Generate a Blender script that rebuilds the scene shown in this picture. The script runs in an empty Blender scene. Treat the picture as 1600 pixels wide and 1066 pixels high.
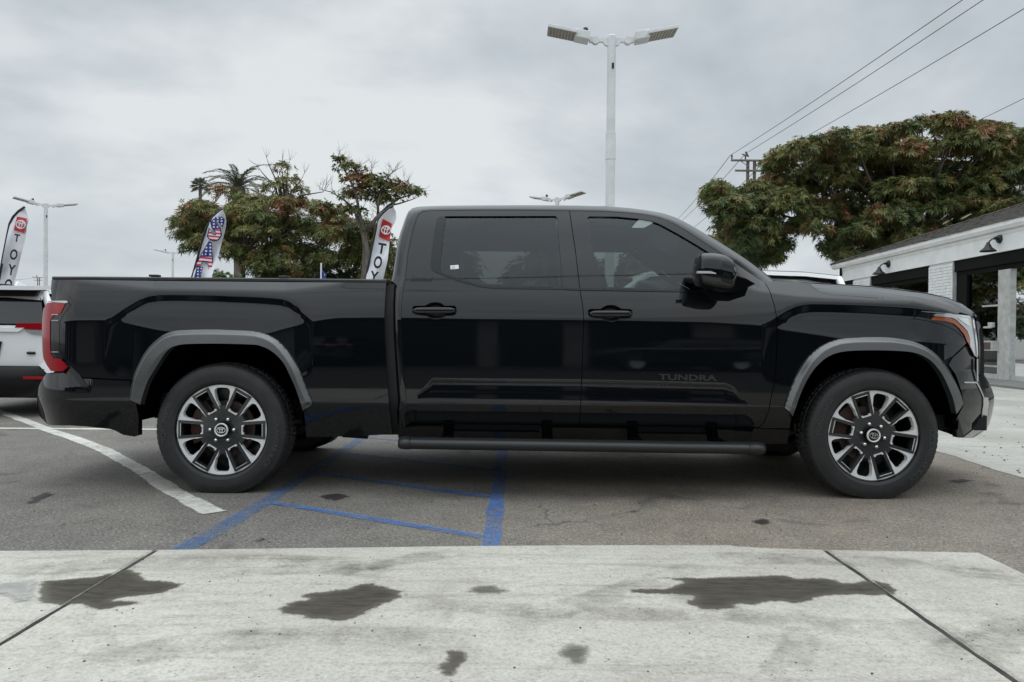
import bpy, bmesh, math, random
import numpy as np
from mathutils import Vector, Matrix, geometry
from mathutils import noise as mnoise
random.seed(7); rng = np.random.default_rng(7)
R = math.radians
scene = bpy.context.scene
COL = scene.collection

# ------------------------------------------------------------------ camera
FPX, CX, CY = 1155.0, 800.0, 533.0            # focal length in photograph pixels, image centre
CAM = Vector((0.0, -4.7, 1.033))
PITCH, ROLL = math.atan(9 / FPX), R(0.5)
CROT = Matrix.Rotation(R(90) - PITCH, 3, 'X') @ Matrix.Rotation(ROLL, 3, 'Z')
cd = bpy.data.cameras.new('camera'); cam = bpy.data.objects.new('camera', cd); COL.objects.link(cam)
cam.matrix_world = Matrix.Translation(CAM) @ CROT.to_4x4()
cd.sensor_width = 36; cd.lens = 36 * FPX / 1600; cd.clip_start = 0.05; cd.clip_end = 3000
scene.camera = cam

# ------------------------------------------------------------------ sky and sun
SUN_EL, SUN_AZ = 57, 222
world = bpy.data.worlds.new("World"); scene.world = world; world.use_nodes = True
wt = world.node_tree; wt.nodes.clear()
def N(t, ty, **kw):
    n = t.nodes.new(ty)
    for k, v in kw.items():
        if k.startswith('i_'):
            n.inputs[k[2:].replace('_', ' ')].default_value = v
        else:
            setattr(n, k, v)
    return n
def Lk(t, a, b): t.links.new(a, b)
def math_n(t, op, a, b=None, c=None):
    n = t.nodes.new('ShaderNodeMath'); n.operation = op
    for i, x in enumerate((a, b, c)):
        if x is None: continue
        if isinstance(x, (int, float)): n.inputs[i].default_value = x
        else: t.links.new(x, n.inputs[i])
    return n.outputs[0]
def ramp(t, fac, stops, interp='LINEAR'):
    n = t.nodes.new('ShaderNodeValToRGB'); n.color_ramp.interpolation = interp
    e = n.color_ramp.elements
    while len(e) < len(stops): e.new(0.5)
    for el, (p, c) in zip(e, stops):
        el.position = p; el.color = (c, c, c, 1) if isinstance(c, (int, float)) else (*c, 1)
    t.links.new(fac, n.inputs[0]); return n.outputs[0]
def mixc(t, fac, a, b, mode='MIX'):
    n = t.nodes.new('ShaderNodeMix'); n.data_type = 'RGBA'; n.blend_type = mode
    for s, x in ((0, fac), (6, a), (7, b)):
        if isinstance(x, (int, float)): n.inputs[s].default_value = x
        elif isinstance(x, tuple): n.inputs[s].default_value = (*x, 1)
        else: t.links.new(x, n.inputs[s])
    return n.outputs[2]
out = N(wt, 'ShaderNodeOutputWorld')
sky = N(wt, 'ShaderNodeTexSky', sky_type='NISHITA', sun_disc=False, sun_elevation=R(SUN_EL), sun_rotation=R(SUN_AZ))
tc = N(wt, 'ShaderNodeTexCoord'); sx = N(wt, 'ShaderNodeSeparateXYZ'); Lk(wt, tc.outputs['Generated'], sx.inputs[0])
zc = math_n(wt, 'ADD', math_n(wt, 'MAXIMUM', sx.outputs[2], 0.0), 0.30)
cx_ = math_n(wt, 'DIVIDE', sx.outputs[0], zc); cy_ = math_n(wt, 'DIVIDE', sx.outputs[1], zc)
cv = N(wt, 'ShaderNodeCombineXYZ'); Lk(wt, cx_, cv.inputs[0]); Lk(wt, cy_, cv.inputs[1]); cv.inputs[2].default_value = 3.7
n1 = N(wt, 'ShaderNodeTexNoise', i_Scale=0.78, i_Detail=7.0, i_Roughness=0.52, i_Distortion=0.42); Lk(wt, cv.outputs[0], n1.inputs['Vector'])
n2 = N(wt, 'ShaderNodeTexNoise', i_Scale=2.3, i_Detail=5.0, i_Roughness=0.5); Lk(wt, cv.outputs[0], n2.inputs['Vector'])
nf = math_n(wt, 'ADD', math_n(wt, 'MULTIPLY', n1.outputs[0], 0.72), math_n(wt, 'MULTIPLY', n2.outputs[0], 0.28))
cl = ramp(wt, nf, [(0.415, (0.43, 0.485, 0.53)), (0.495, (0.57, 0.625, 0.665)), (0.585, (0.79, 0.825, 0.84))])
hz = ramp(wt, sx.outputs[2], [(0.0, 1.0), (0.30, 0.0)])
clh = mixc(wt, math_n(wt, 'MULTIPLY', hz, 0.46), cl, (0.80, 0.845, 0.855))
b1 = N(wt, 'ShaderNodeBackground', i_Strength=0.06); Lk(wt, sky.outputs[0], b1.inputs[0])
zen = ramp(wt, sx.outputs[2], [(0.40, 0.0), (0.95, 1.0)])      # an overcast sky is brightest overhead
b2 = N(wt, 'ShaderNodeBackground'); Lk(wt, clh, b2.inputs[0]); Lk(wt, math_n(wt, 'ADD', 1.0, math_n(wt, 'MULTIPLY', zen, 2.3)), b2.inputs[1])
ms = N(wt, 'ShaderNodeMixShader'); ms.inputs[0].default_value = 0.93
Lk(wt, b1.outputs[0], ms.inputs[1]); Lk(wt, b2.outputs[0], ms.inputs[2]); Lk(wt, ms.outputs[0], out.inputs[0])
sl = bpy.data.lights.new('sun', 'SUN'); sl.energy = 0.5; sl.angle = R(112); sl.color = (1, 0.97, 0.93)
so = bpy.data.objects.new('sun', sl); COL.objects.link(so)
# NISHITA: rotation 0 puts the sun at +Y and turns clockwise seen from above
sdir = Vector((math.sin(R(SUN_AZ)) * math.cos(R(SUN_EL)), math.cos(R(SUN_AZ)) * math.cos(R(SUN_EL)), math.sin(R(SUN_EL))))
so.rotation_euler = sdir.to_track_quat('Z', 'Y').to_euler(); so.location = sdir * 60
scene.view_settings.view_transform = 'Standard'; scene.view_settings.look = 'None'
scene.view_settings.exposure = 0.0; scene.view_settings.gamma = 1; scene.view_settings.use_curve_mapping = False
scene.cycles.max_bounces = 8; scene.cycles.transparent_max_bounces = 16

# ------------------------------------------------------------------ projection helpers (measuring the photograph)
def ray(px, py): return CROT @ Vector(((px - CX) / FPX, (CY - py) / FPX, -1.0))
def at(px, py, Y):
    d = ray(px, py); return CAM + d * ((Y - CAM.y) / d.y)
def atd(px, py, depth): return at(px, py, CAM.y + depth)
def gnd(px, py, z=0.0):
    d = ray(px, py); return CAM + d * ((z - CAM.z) / d.z)
def on_plane(px, py, p0, n):
    d = ray(px, py); return CAM + d * ((p0 - CAM).dot(n) / d.dot(n))

# ------------------------------------------------------------------ materials
def mat(name, col, rough=0.5, metal=0.0, ior=1.5, coat=0.0, build=None, emit=None):
    m = bpy.data.materials.new(name); m.use_nodes = True; t = m.node_tree
    b = t.nodes['Principled BSDF']
    b.inputs['Base Color'].default_value = (*col, 1); b.inputs['Roughness'].default_value = rough
    b.inputs['Metallic'].default_value = metal; b.inputs['IOR'].default_value = ior
    b.inputs['Coat Weight'].default_value = coat; b.inputs['Coat Roughness'].default_value = 0.03
    if build: build(t, b)
    return m
def objco(t, scale=(1, 1, 1)):
    tc = t.nodes.new('ShaderNodeTexCoord'); mp = t.nodes.new('ShaderNodeMapping'); mp.inputs['Scale'].default_value = scale
    t.links.new(tc.outputs['Object'], mp.inputs[0]); return mp.outputs[0]
def noise_n(t, vec, scale, detail=4, rough=0.55, dist=0.0):
    n = N(t, 'ShaderNodeTexNoise', i_Scale=scale, i_Detail=float(detail), i_Roughness=rough, i_Distortion=dist); t.links.new(vec, n.inputs['Vector']); return n.outputs[0]
def bump_n(t, b, h, strength=0.2, dist=0.01):
    n = N(t, 'ShaderNodeBump', i_Strength=strength, i_Distance=dist); t.links.new(h, n.inputs['Height']); t.links.new(n.outputs[0], b.inputs['Normal'])
def mottled(c1, c2, scale=6, bump=0.0, bs=60, stretch=(1, 1, 1), lo=0.35, hi=0.65):
    def f(t, b):
        v = objco(t, stretch); n = noise_n(t, v, scale, 6)
        t.links.new(ramp(t, n, [(lo, c1), (hi, c2)]), b.inputs['Base Color'])
        if bump: bump_n(t, b, noise_n(t, v, bs, 3), bump, 0.005)
    return f
M = {}
def paint_b(t, b):
    v = objco(t); bump_n(t, b, noise_n(t, v, 240, 2), 0.012, 0.0006)
    t.links.new(ramp(t, noise_n(t, v, 3.5, 6, 0.7), [(0.35, 0.015), (0.75, 0.075)]), b.inputs['Roughness'])
M['paint'] = mat('black_paint', (0.0035, 0.0045, 0.006), 0.03, ior=1.60, build=paint_b)
M['gloss'] = mat('gloss_black_plastic', (0.004, 0.004, 0.0045), 0.09, ior=1.5)
def trim_b(t, b):
    v = objco(t); t.links.new(ramp(t, noise_n(t, v, 5, 4), [(0.3, (0.032, 0.036, 0.036)), (0.7, (0.048, 0.052, 0.051))]), b.inputs['Base Color'])
    bump_n(t, b, noise_n(t, v, 500, 2), 0.15, 0.0008)
M['trim'] = mat('grey_trim_plastic', (0.04, 0.043, 0.043), 0.28, ior=2.0, build=trim_b)
M['dark'] = mat('matte_black', (0.006, 0.006, 0.007), 0.7)
M['liner'] = mat('wheel_liner', (0.0025, 0.0025, 0.003), 0.9, ior=1.05)
M['rail'] = mat('rail_plastic', (0.03, 0.032, 0.032), 0.45, build=mottled((0.026,) * 3, (0.038,) * 3, 8))
def rubber_b(t, b):
    v = objco(t); n = noise_n(t, v, 9, 5)
    t.links.new(ramp(t, n, [(0.3, (0.013, 0.014, 0.015)), (0.75, (0.028, 0.028, 0.028))]), b.inputs['Base Color'])
    bump_n(t, b, noise_n(t, v, 180, 3), 0.15, 0.002)
M['rubber'] = mat('tyre_rubber', (0.018, 0.018, 0.019), 0.55, build=rubber_b)
M['rubber2'] = mat('raised_rubber', (0.06, 0.06, 0.061), 0.5)
M['alloy'] = mat('machined_alloy', (0.80, 0.81, 0.82), 0.42, 0.25, build=lambda t, b: bump_n(t, b, noise_n(t, objco(t), 300, 2), 0.05, 0.001))
M['wheelblack'] = mat('wheel_black', (0.010, 0.0105, 0.011), 0.22, ior=1.5)
M['spokeblack'] = mat('gloss_dark_spoke', (0.032, 0.034, 0.036), 0.2, ior=1.6)
M['chrome'] = mat('chrome', (0.75, 0.76, 0.77), 0.12, 1.0)
M['satin'] = mat('satin_silver', (0.60, 0.60, 0.59), 0.42, 0.45)
M['iron'] = mat('brake_iron', (0.12, 0.11, 0.10), 0.5, 0.7, build=mottled((0.14, 0.12, 0.11), (0.09, 0.06, 0.045), 14))
M['caliper'] = mat('rusty_caliper', (0.05, 0.02, 0.015), 0.6, build=mottled((0.075, 0.022, 0.014), (0.03, 0.02, 0.018), 20))
def redlens_b(t, b):
    v = objco(t); w = N(t, 'ShaderNodeTexWave', i_Scale=60.0); w.bands_direction = 'Z'; t.links.new(v, w.inputs[0])
    t.links.new(ramp(t, w.outputs[1], [(0, (0.25, 0.003, 0.009)), (1, (0.36, 0.006, 0.014))]), b.inputs['Base Color'])
M['redlens'] = mat('red_lens', (0.4, 0.01, 0.02), 0.10, ior=1.4, coat=0.15, build=redlens_b)
M['amber'] = mat('amber_lens', (0.33, 0.075, 0.015), 0.15, coat=0.6)
M['clear'] = mat('clear_lens', (0.55, 0.57, 0.58), 0.15, 0.55, coat=0.8)
M['smoke'] = mat('smoked_lens', (0.012, 0.013, 0.014), 0.06, ior=1.55)
M['white_sticker'] = mat('white_sticker', (0.78, 0.8, 0.8), 0.5)
M['ink'] = mat('ink', (0.06, 0.06, 0.08), 0.6)
M['badge'] = mat('dark_badge', (0.045, 0.048, 0.05), 0.3, 0.4)
M['fabric'] = mat('seat_leather', (0.10, 0.10, 0.095), 0.6, build=mottled((0.085,) * 3, (0.12, 0.118, 0.11), 8))
M['cabin'] = mat('cabin_plastic', (0.02, 0.021, 0.021), 0.65)
M['cabin_lt'] = mat('cabin_headliner', (0.16, 0.16, 0.155), 0.8)
def glass(name, tint, ior=1.52):
    m = bpy.data.materials.new(name); m.use_nodes = True; t = m.node_tree; t.nodes.clear()
    o = N(t, 'ShaderNodeOutputMaterial'); tr = N(t, 'ShaderNodeBsdfTransparent'); tr.inputs[0].default_value = (*tint, 1)
    gl = N(t, 'ShaderNodeBsdfGlossy', i_Roughness=0.02); fr = N(t, 'ShaderNodeFresnel', i_IOR=ior); mx = N(t, 'ShaderNodeMixShader')
    gl.inputs[0].default_value = (0.95, 0.98, 1, 1)
    Lk(t, fr.outputs[0], mx.inputs[0]); Lk(t, tr.outputs[0], mx.inputs[1]); Lk(t, gl.outputs[0], mx.inputs[2]); Lk(t, mx.outputs[0], o.inputs[0]); return m
M['glass_rear'] = glass('privacy_glass', (0.24, 0.26, 0.25), 1.6)
M['glass_front'] = glass('tinted_glass', (0.34, 0.38, 0.37), 1.6)
M['glass_clear'] = glass('clear_glass', (0.75, 0.8, 0.79))
M['glass_shop'] = glass('shop_glass', (0.55, 0.58, 0.58), 1.9)

# ------------------------------------------------------------------ mesh helpers
def tag(o, label=None, cat=None, group=None, kind=None):
    if label: o['label'] = label
    if cat: o['category'] = cat
    if group: o['group'] = group
    if kind: o['kind'] = kind
    return o
def mk(name, verts, faces, m, parent=None, smooth=False, normals=None, off=None, flat=()):
    me = bpy.data.meshes.new(name)
    vs = np.asarray(verts, dtype=float)
    if off is not None: vs = vs - np.array(off)
    me.from_pydata(vs.tolist(), [], [list(map(int, f)) for f in faces]); me.update()
    o = bpy.data.objects.new(name, me); COL.objects.link(o)
    if isinstance(m, (list, tuple)):
        for x in m: me.materials.append(x)
    elif m: me.materials.append(m)
    if smooth: me.polygons.foreach_set('use_smooth', [True] * len(me.polygons))
    if normals is not None: me.normals_split_custom_set_from_vertices([tuple(n) for n in normals])
    if parent: o.parent = parent
    return o
def empty(name, loc=(0, 0, 0), rz=0.0, parent=None):
    o = bpy.data.objects.new(name, None); COL.objects.link(o); o.location = loc; o.rotation_euler = (0, 0, rz)
    o.empty_display_size = 0.2
    if parent: o.parent = parent
    return o
def copy_tree(o, parent=None):
    c = o.copy(); COL.objects.link(c)
    if parent is not None: c.parent = parent; c.matrix_parent_inverse = o.matrix_parent_inverse.copy()
    for ch in [x for x in o.children]: copy_tree(ch, c)
    return c
class MB:
    """collects simple solids into one mesh"""
    def __init__(s): s.v = []; s.f = []
    def add(s, v, f):
        n = len(s.v); s.v += [tuple(p) for p in v]; s.f += [tuple(i + n for i in q) for q in f]; return s
    def box(s, c, d, rot=None, bev=0.0):
        hx, hy, hz = d[0] / 2, d[1] / 2, d[2] / 2
        if bev <= 0:
            v = [Vector((a, b, e)) for a in (-hx, hx) for b in (-hy, hy) for e in (-hz, hz)]
            f = [(0, 1, 3, 2), (4, 6, 7, 5), (0, 4, 5, 1), (2, 3, 7, 6), (0, 2, 6, 4), (1, 5, 7, 3)]
        else:
            bm = bmesh.new(); bmesh.ops.create_cube(bm, size=1)
            for q in bm.verts: q.co = Vector((q.co.x * d[0], q.co.y * d[1], q.co.z * d[2]))
            bmesh.ops.bevel(bm, geom=bm.edges[:], offset=bev, segments=2, affect='EDGES', profile=0.5)
            bm.verts.index_update(); v = [q.co.copy() for q in bm.verts]; f = [tuple(x.index for x in q.verts) for q in bm.faces]; bm.free()
        if rot is not None: v = [rot @ p for p in v]
        c = Vector(c); return s.add([p + c for p in v], f)
    def tube(s, pts, rad, n=8, cap=True):
        pts = [Vector(p) for p in pts]; k = len(pts)
        rads = rad if isinstance(rad, (list, tuple)) else [rad] * k
        v = []; up = None
        for i, p in enumerate(pts):
            t = (pts[min(i + 1, k - 1)] - pts[max(i - 1, 0)]).normalized()
            if up is None:
                up = Vector((0, 0, 1)) if abs(t.z) < 0.9 else Vector((1, 0, 0))
            a = t.cross(up).normalized(); b = a.cross(t).normalized(); up = b
            for j in range(n):
                w = 2 * math.pi * j / n; v.append(p + (a * math.cos(w) + b * math.sin(w)) * rads[i])
        f = [(i * n + j, i * n + (j + 1) % n, (i + 1) * n + (j + 1) % n, (i + 1) * n + j) for i in range(k - 1) for j in range(n)]
        if cap: f += [tuple(range(n - 1, -1, -1)), tuple((k - 1) * n + j for j in range(n))]
        return s.add(v, f)
    def lathe(s, prof, n=32, c=(0, 0, 0), axis='Z', closed=False):
        c = Vector(c); v = []
        for r, h in prof:
            for j in range(n):
                w = 2 * math.pi * j / n
                p = (r * math.cos(w), r * math.sin(w), h) if axis == 'Z' else (r * math.cos(w), h, r * math.sin(w)) if axis == 'Y' else (h, r * math.cos(w), r * math.sin(w))
                v.append(c + Vector(p))
        k = len(prof); rows = k if closed else k - 1
        f = [(i * n + j, i * n + (j + 1) % n, ((i + 1) % k) * n + (j + 1) % n, ((i + 1) % k) * n + j) for i in range(rows) for j in range(n)]
        if axis == 'Y': f = [q[::-1] for q in f]
        return s.add(v, f)
    def grid(s, rows, wrap=False):
        k = len(rows); n = len(rows[0]); v = [p for r in rows for p in r]
        f = [(i * n + j, i * n + (j + 1) % n, (i + 1) * n + (j + 1) % n, (i + 1) * n + j) for i in range(k - 1) for j in range(n if wrap else n - 1)]
        return s.add(v, f)
    def prism(s, poly, d):
        """poly: list of 3D points (planar), d: extrusion vector"""
        n = len(poly); d = Vector(d); a = [Vector(p) for p in poly]; b = [p + d for p in a]
        f = [tuple(range(n))[::-1], tuple(range(n, 2 * n))] + [(i, (i + 1) % n, n + (i + 1) % n, n + i) for i in range(n)]
        return s.add(a + b, f)
    def obj(s, name, m, parent=None, smooth=False, off=None, fix=True):
        o = mk(name, s.v, s.f, m, parent, smooth, off=off)
        if fix:
            bm = bmesh.new(); bm.from_mesh(o.data); bmesh.ops.recalc_face_normals(bm, faces=bm.faces); bm.to_mesh(o.data); bm.free()
        return o
def smooth_angle(o, ang=35):
    me = o.data; me.polygons.foreach_set('use_smooth', [True] * len(me.polygons))
    bm = bmesh.new(); bm.from_mesh(me)
    for e in bm.edges:
        e.smooth = not (len(e.link_faces) == 2 and e.calc_face_angle(0) > R(ang))
    bm.to_mesh(me); bm.free(); return o
_tcache = {}
def text_geo(s, size=1.0, extrude=0.0, bevel=0.0, bold=0.0):
    c = bpy.data.curves.new('lettering', 'FONT'); c.body = s; c.size = size; c.extrude = extrude; c.bevel_depth = bevel; c.offset = bold; c.resolution_u = 3
    c.align_x = 'CENTER'; c.align_y = 'CENTER'
    o = bpy.data.objects.new('lettering', c); COL.objects.link(o)
    dg = bpy.context.evaluated_depsgraph_get(); me = bpy.data.meshes.new_from_object(o.evaluated_get(dg))
    v = np.array([q.co[:] for q in me.vertices]); f = [tuple(p.vertices) for p in me.polygons]
    bpy.data.objects.remove(o); bpy.data.curves.remove(c); bpy.data.meshes.remove(me); return v, f

# ---- 2D polygon tools
def resample(P, step, closed=True):
    out = []; n = len(P)
    for i in range(n if closed else n - 1):
        a = np.array(P[i]); b = np.array(P[(i + 1) % n]); k = max(1, int(math.ceil(np.linalg.norm(b - a) / step)))
        for j in range(k): out.append(a + (b - a) * j / k)
    if not closed: out.append(np.array(P[-1]))
    return np.array(out)
def area2(P): x, y = P[:, 0], P[:, 1]; return 0.5 * np.sum(x * np.roll(y, -1) - np.roll(x, -1) * y)
def inset(P, d):
    """moves a closed polygon inwards by d (outwards if negative)"""
    if d == 0: return P
    s = 1 if area2(P) > 0 else -1
    a = np.roll(P, 1, 0); b = np.roll(P, -1, 0)
    e1 = P - a; e1 /= np.maximum(np.linalg.norm(e1, axis=1), 1e-9)[:, None]; e2 = b - P; e2 /= np.maximum(np.linalg.norm(e2, axis=1), 1e-9)[:, None]
    n1 = np.c_[-e1[:, 1], e1[:, 0]] * s; n2 = np.c_[-e2[:, 1], e2[:, 0]] * s
    m = n1 + n2; m /= np.maximum(np.sum(m * m, axis=1), 0.5)[:, None] / 2
    return P + m * d
def inside(P, Q):
    x, y = Q[:, 0], Q[:, 1]; r = np.zeros(len(Q), bool); n = len(P)
    for i in range(n):
        x1, y1 = P[i]; x2, y2 = P[(i + 1) % n]
        if y1 == y2: continue
        c = (y1 > y) != (y2 > y); r ^= c & (x < (x2 - x1) * (y - y1) / (y2 - y1) + x1)
    return r
def seg_dist(P, Q, closed=True):
    d = np.full(len(Q), 1e9); n = len(P)
    for i in range(n if closed else n - 1):
        a = P[i]; b = P[(i + 1) % n]; ab = b - a; t = np.clip(((Q - a) @ ab) / max(ab @ ab, 1e-12), 0, 1)
        d = np.minimum(d, np.linalg.norm(Q - (a + t[:, None] * ab), axis=1))
    return d
def cdt(loops, rx, rz, step, feats=()):
    """fine triangulation of loops[0] minus loops[1:]"""
    P = loops[0]; x0, z0 = P.min(0); x1, z1 = P.max(0)
    gx = np.arange(x0 + rx / 2, x1, rx); gz = np.arange(z0 + rz / 2, z1, rz)
    G = np.array([(x + (rx / 2 if j % 2 else 0), z) for j, z in enumerate(gz) for x in gx]) if len(gx) and len(gz) else np.zeros((0, 2))
    if len(G):
        k = inside(P, G)
        for h in loops[1:]: k &= ~inside(h, G)
        G = G[k]
        if len(G):
            d = seg_dist(P, G)
            for h in loops[1:]: d = np.minimum(d, seg_dist(h, G))
            G = G[d > 0.45 * min(rx, rz)]
    FT, FE = [], []
    for ft in feats:
        ft = resample(np.asarray(ft), 0.012, False); k = inside(P, ft)
        for h in loops[1:]: k &= ~inside(h, ft)
        d = seg_dist(P, ft)
        for h in loops[1:]: d = np.minimum(d, seg_dist(h, ft))
        k &= d > 0.004; b0 = len(FT)
        for i in range(len(ft)):
            FT.append(ft[i])
            if i and k[i] and k[i - 1]: FE.append((b0 + i - 1, b0 + i))
        if len(G):
            kk = ft[k]
            if len(kk) > 1: G = G[seg_dist(ft, G, False) > 0.45 * min(rx, rz)]
    base = sum(len(h) for h in loops)
    used = sorted({i for e in FE for i in e}); rm = {u: j for j, u in enumerate(used)}
    V = np.concatenate(list(loops) + ([np.array([FT[u] for u in used])] if used else []) + [G]); E = [(base + rm[a], base + rm[b_]) for a, b_ in FE]; s = 0
    for h in loops:
        n = len(h); E += [(s + i, s + (i + 1) % n) for i in range(n)]; s += n
    rv, re, rf, *_ = geometry.delaunay_2d_cdt([Vector(p) for p in V], E, [], 0, 1e-6)
    V2 = np.array([p[:] for p in rv]); F = np.array([f for f in rf if len(f) == 3])
    c = V2[F].mean(1); k = inside(P, c)
    for h in loops[1:]: k &= ~inside(h, c)
    return V2, F[k]
# ================================================================== THE PICKUP TRUCK
W_T = 2.04                                    # outer side plane at Y=0, far side at Y=2.04
K = FPX / 4.7; PXM = 1.0 / K
def uvp(px, py, Y=0.02):
    p = at(px, py, Y); return (800 + K * p.x, 524 + K * (1.033 - p.z))
def tabuv(T): return np.array([uvp(*p) for p in T])
# slopes of the body side above the shoulder (degrees the surface faces up), by height v
_v = np.arange(280, 760, 0.5)
_thu = np.interp(_v, [280, 325, 345, 400, 448, 455, 470, 485, 498, 530], [30, 24, 22, 19.5, 17.5, 19, 15, 11.5, 8.5, 7])
_F = np.concatenate([[0], np.cumsum(np.tan(np.radians(_thu[:-1])) * 0.5)]) * PXM
_F -= np.interp(498, _v, _F)
_thl = np.interp(_v, [280, 500, 540, 600, 629, 637, 665, 690, 740], [2.5, 2.5, 0.6, -0.6, -1.5, -24, -27, -28, -28])
_G = np.concatenate([[0], np.cumsum(np.tan(np.radians(_thl[:-1])) * 0.5)]) * PXM
def smooth_tab(T, lo=0, hi=1700, sig=7):
    u = np.arange(lo, hi, 1.0); v = np.interp(u, T[:, 0], T[:, 1]); k = np.exp(-0.5 * (np.arange(-25, 26) / sig) ** 2); k /= k.sum()
    return u, np.convolve(np.pad(v, 25, mode='edge'), k, 'valid')
VSU, VSV = smooth_tab(tabuv([(20, 500), (150, 499), (178, 499), (250, 516), (300, 521), (420, 521), (440, 514), (478, 503), (525, 494), (610, 493), (700, 495), (850, 497), (950, 498), (1100, 501), (1188, 507), (1206, 511), (1280, 523), (1330, 531), (1450, 533), (1600, 540)]))
CREST_R = tabuv([(163, 507), (172, 500), (185, 487), (200, 475), (213, 467), (226, 461), (240, 459), (270, 458.5), (320, 459.5), (380, 461.5), (430, 464.5), (450, 468), (462, 474.5), (474, 485), (484, 497), (489, 506)])
CREST_F = tabuv([(1190, 511), (1200, 504), (1213, 496), (1228, 485), (1243, 477.5), (1256, 474.5), (1275, 473.5), (1320, 474.5), (1360, 476), (1440, 481), (1520, 493), (1600, 515)])
def crest_curve(T):
    uu = np.linspace(T[0, 0], T[-1, 0], 500); vv = np.interp(uu, T[:, 0], T[:, 1])
    kk = np.exp(-0.5 * (np.arange(-40, 41) / 14.0) ** 2); kk /= kk.sum(); return uu, np.convolve(np.pad(vv, 40, mode='reflect', reflect_type='odd'), kk, 'valid')
def crest(u, v, T, wmax, ends, k):
    uu, vv = crest_curve(T); vc = np.interp(u, uu, vv); sl = np.interp(u, uu, np.gradient(vv, uu))
    d = (v - vc) / np.sqrt(1 + sl * sl)
    w = wmax * np.clip((u - T[0, 0]) / ends[0], 0, 1) ** 0.6 * np.clip((T[-1, 0] - u) / ends[1], 0, 1) ** 0.6
    w = np.maximum(w, 1e-3)
    r = 2.6
    dd = 0.5 * (d + np.sqrt(d * d + r * r)) ; dd = 0.5 * (dd + w - np.sqrt((dd - w) ** 2 + r * r)); dd = np.clip(dd, 0, None)
    th = np.interp(v, _v, _thu)
    fade = 1 - np.clip((v - 520) / 90, 0, 1) ** 2 * (3 - 2 * np.clip((v - 520) / 90, 0, 1))
    return np.tan(np.radians(th + k)) * dd * PXM * fade
CH_R = tabuv([(100, 435), (130, 438), (230, 449.5), (300, 451), (440, 453), (480, 448.5), (515, 443.5), (540, 438)])
CH_F = tabuv([(1150, 446), (1190, 454), (1252, 462.7), (1304, 466), (1360, 468.6), (1430, 471), (1480, 482), (1520, 494)])
SC_T = tabuv([(646, 623), (664, 604), (676, 591), (900, 593), (1132, 598), (1146, 604), (1168, 633)])
SC_B = tabuv([(640, 622.5), (900, 627), (1170, 632.5)])
def g(X, Z):
    X = np.asarray(X, float); Z = np.asarray(Z, float)
    u = 800 + K * X; v = 524 + K * (1.033 - Z)
    vs = np.interp(u, VSU, VSV); r = 5.0
    vm = 0.5 * (v + vs - np.sqrt((v - vs) ** 2 + r * r))
    Y = 0.022 - np.interp(vm, _v, _F) - (np.interp(v, _v, _G) - np.interp(vm, _v, _G))
    Y = Y + crest(u, v, CREST_R, 14, (45, 30), 3.0) + crest(u, v, CREST_F, 16, (40, 130), 3.5)
    # bright chamfer under the bed rail and along the bonnet edge
    ve = np.interp(u, CH_R[:, 0], CH_R[:, 1]); on = np.clip((u - CH_R[0, 0]) / 20, 0, 1) * np.clip((CH_R[-1, 0] - u) / 20, 0, 1)
    t = ve - v; tt = 0.5 * (t + np.sqrt(t * t + 4)); Y = Y + on * np.tan(R(33)) * tt * PXM
    ve = np.interp(u, CH_F[:, 0], CH_F[:, 1]); on = np.clip((u - CH_F[0, 0]) / 45, 0, 1)
    t = ve - v; tt = 0.5 * (t + np.sqrt(t * t + 9)); Y = Y + on * np.tan(R(33)) * tt * PXM
    # scalloped lower door
    a = np.interp(u, SC_T[:, 0], SC_T[:, 1]); b = np.interp(u, SC_B[:, 0], SC_B[:, 1]); span = np.clip(b - a, 0.01, None)
    s = (v - a) / span; on = ((u > SC_T[0, 0]) & (u < SC_T[-1, 0]) & (s > 0) & (s < 1))
    prof = np.where(s < 0.3, 0.5 - 0.5 * np.cos(np.clip(s / 0.3, 0, 1) * math.pi), 0.5 + 0.5 * np.cos(np.clip((s - 0.3) / 0.7, 0, 1) * math.pi))
    Y = Y + np.where(on, 0.0092 * np.clip(span / 32, 0, 1) * prof, 0)
    # plan curvature at both ends
    s = np.clip((X - 2.50) / (3.385 - 2.50), 0, 1.3); Y = Y + 0.46 * s ** 2.3
    s = np.clip((-2.78 - X) / 0.36, 0, 1.12); Y = Y + 0.20 * s ** 2.1
    return Y
def surf(px, py, f=g):
    Y = 0.05
    for _ in range(14):
        p = at(px, py, Y); Y = 0.5 * Y + 0.5 * float(f(p.x, p.z))
    p = at(px, py, Y); return (p.x, p.z)
def surf3(px, py, f=g):
    x, z = surf(px, py, f); return Vector((x, float(f(x, z)), z))
OFF = (0.35, 1.02, 0.0)                       # the truck root stands under the middle of the cab
truck = empty('pickup_truck', OFF)
tag(truck, 'glossy black crew cab pickup truck standing side on across the parking stalls', 'pickup truck')
def mirror_obj(o, name, parent):
    """the same part on the far side of the truck"""
    me = o.data.copy(); c = bpy.data.objects.new(name, me); COL.objects.link(c)
    bm = bmesh.new(); bm.from_mesh(me)
    for q in bm.verts: q.co.y = -q.co.y
    bmesh.ops.reverse_faces(bm, faces=bm.faces[:]); bm.to_mesh(me); bm.free()
    c.parent = parent; return c
def fd_normals(V2, f, e=0.002):
    X, Z = V2[:, 0], V2[:, 1]
    fx = (f(X + e, Z) - f(X - e, Z)) / (2 * e); fz = (f(X, Z + e) - f(X, Z - e)) / (2 * e)
    n = np.c_[fx, -np.ones_like(fx), fz]; return n / np.linalg.norm(n, axis=1)[:, None]
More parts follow.
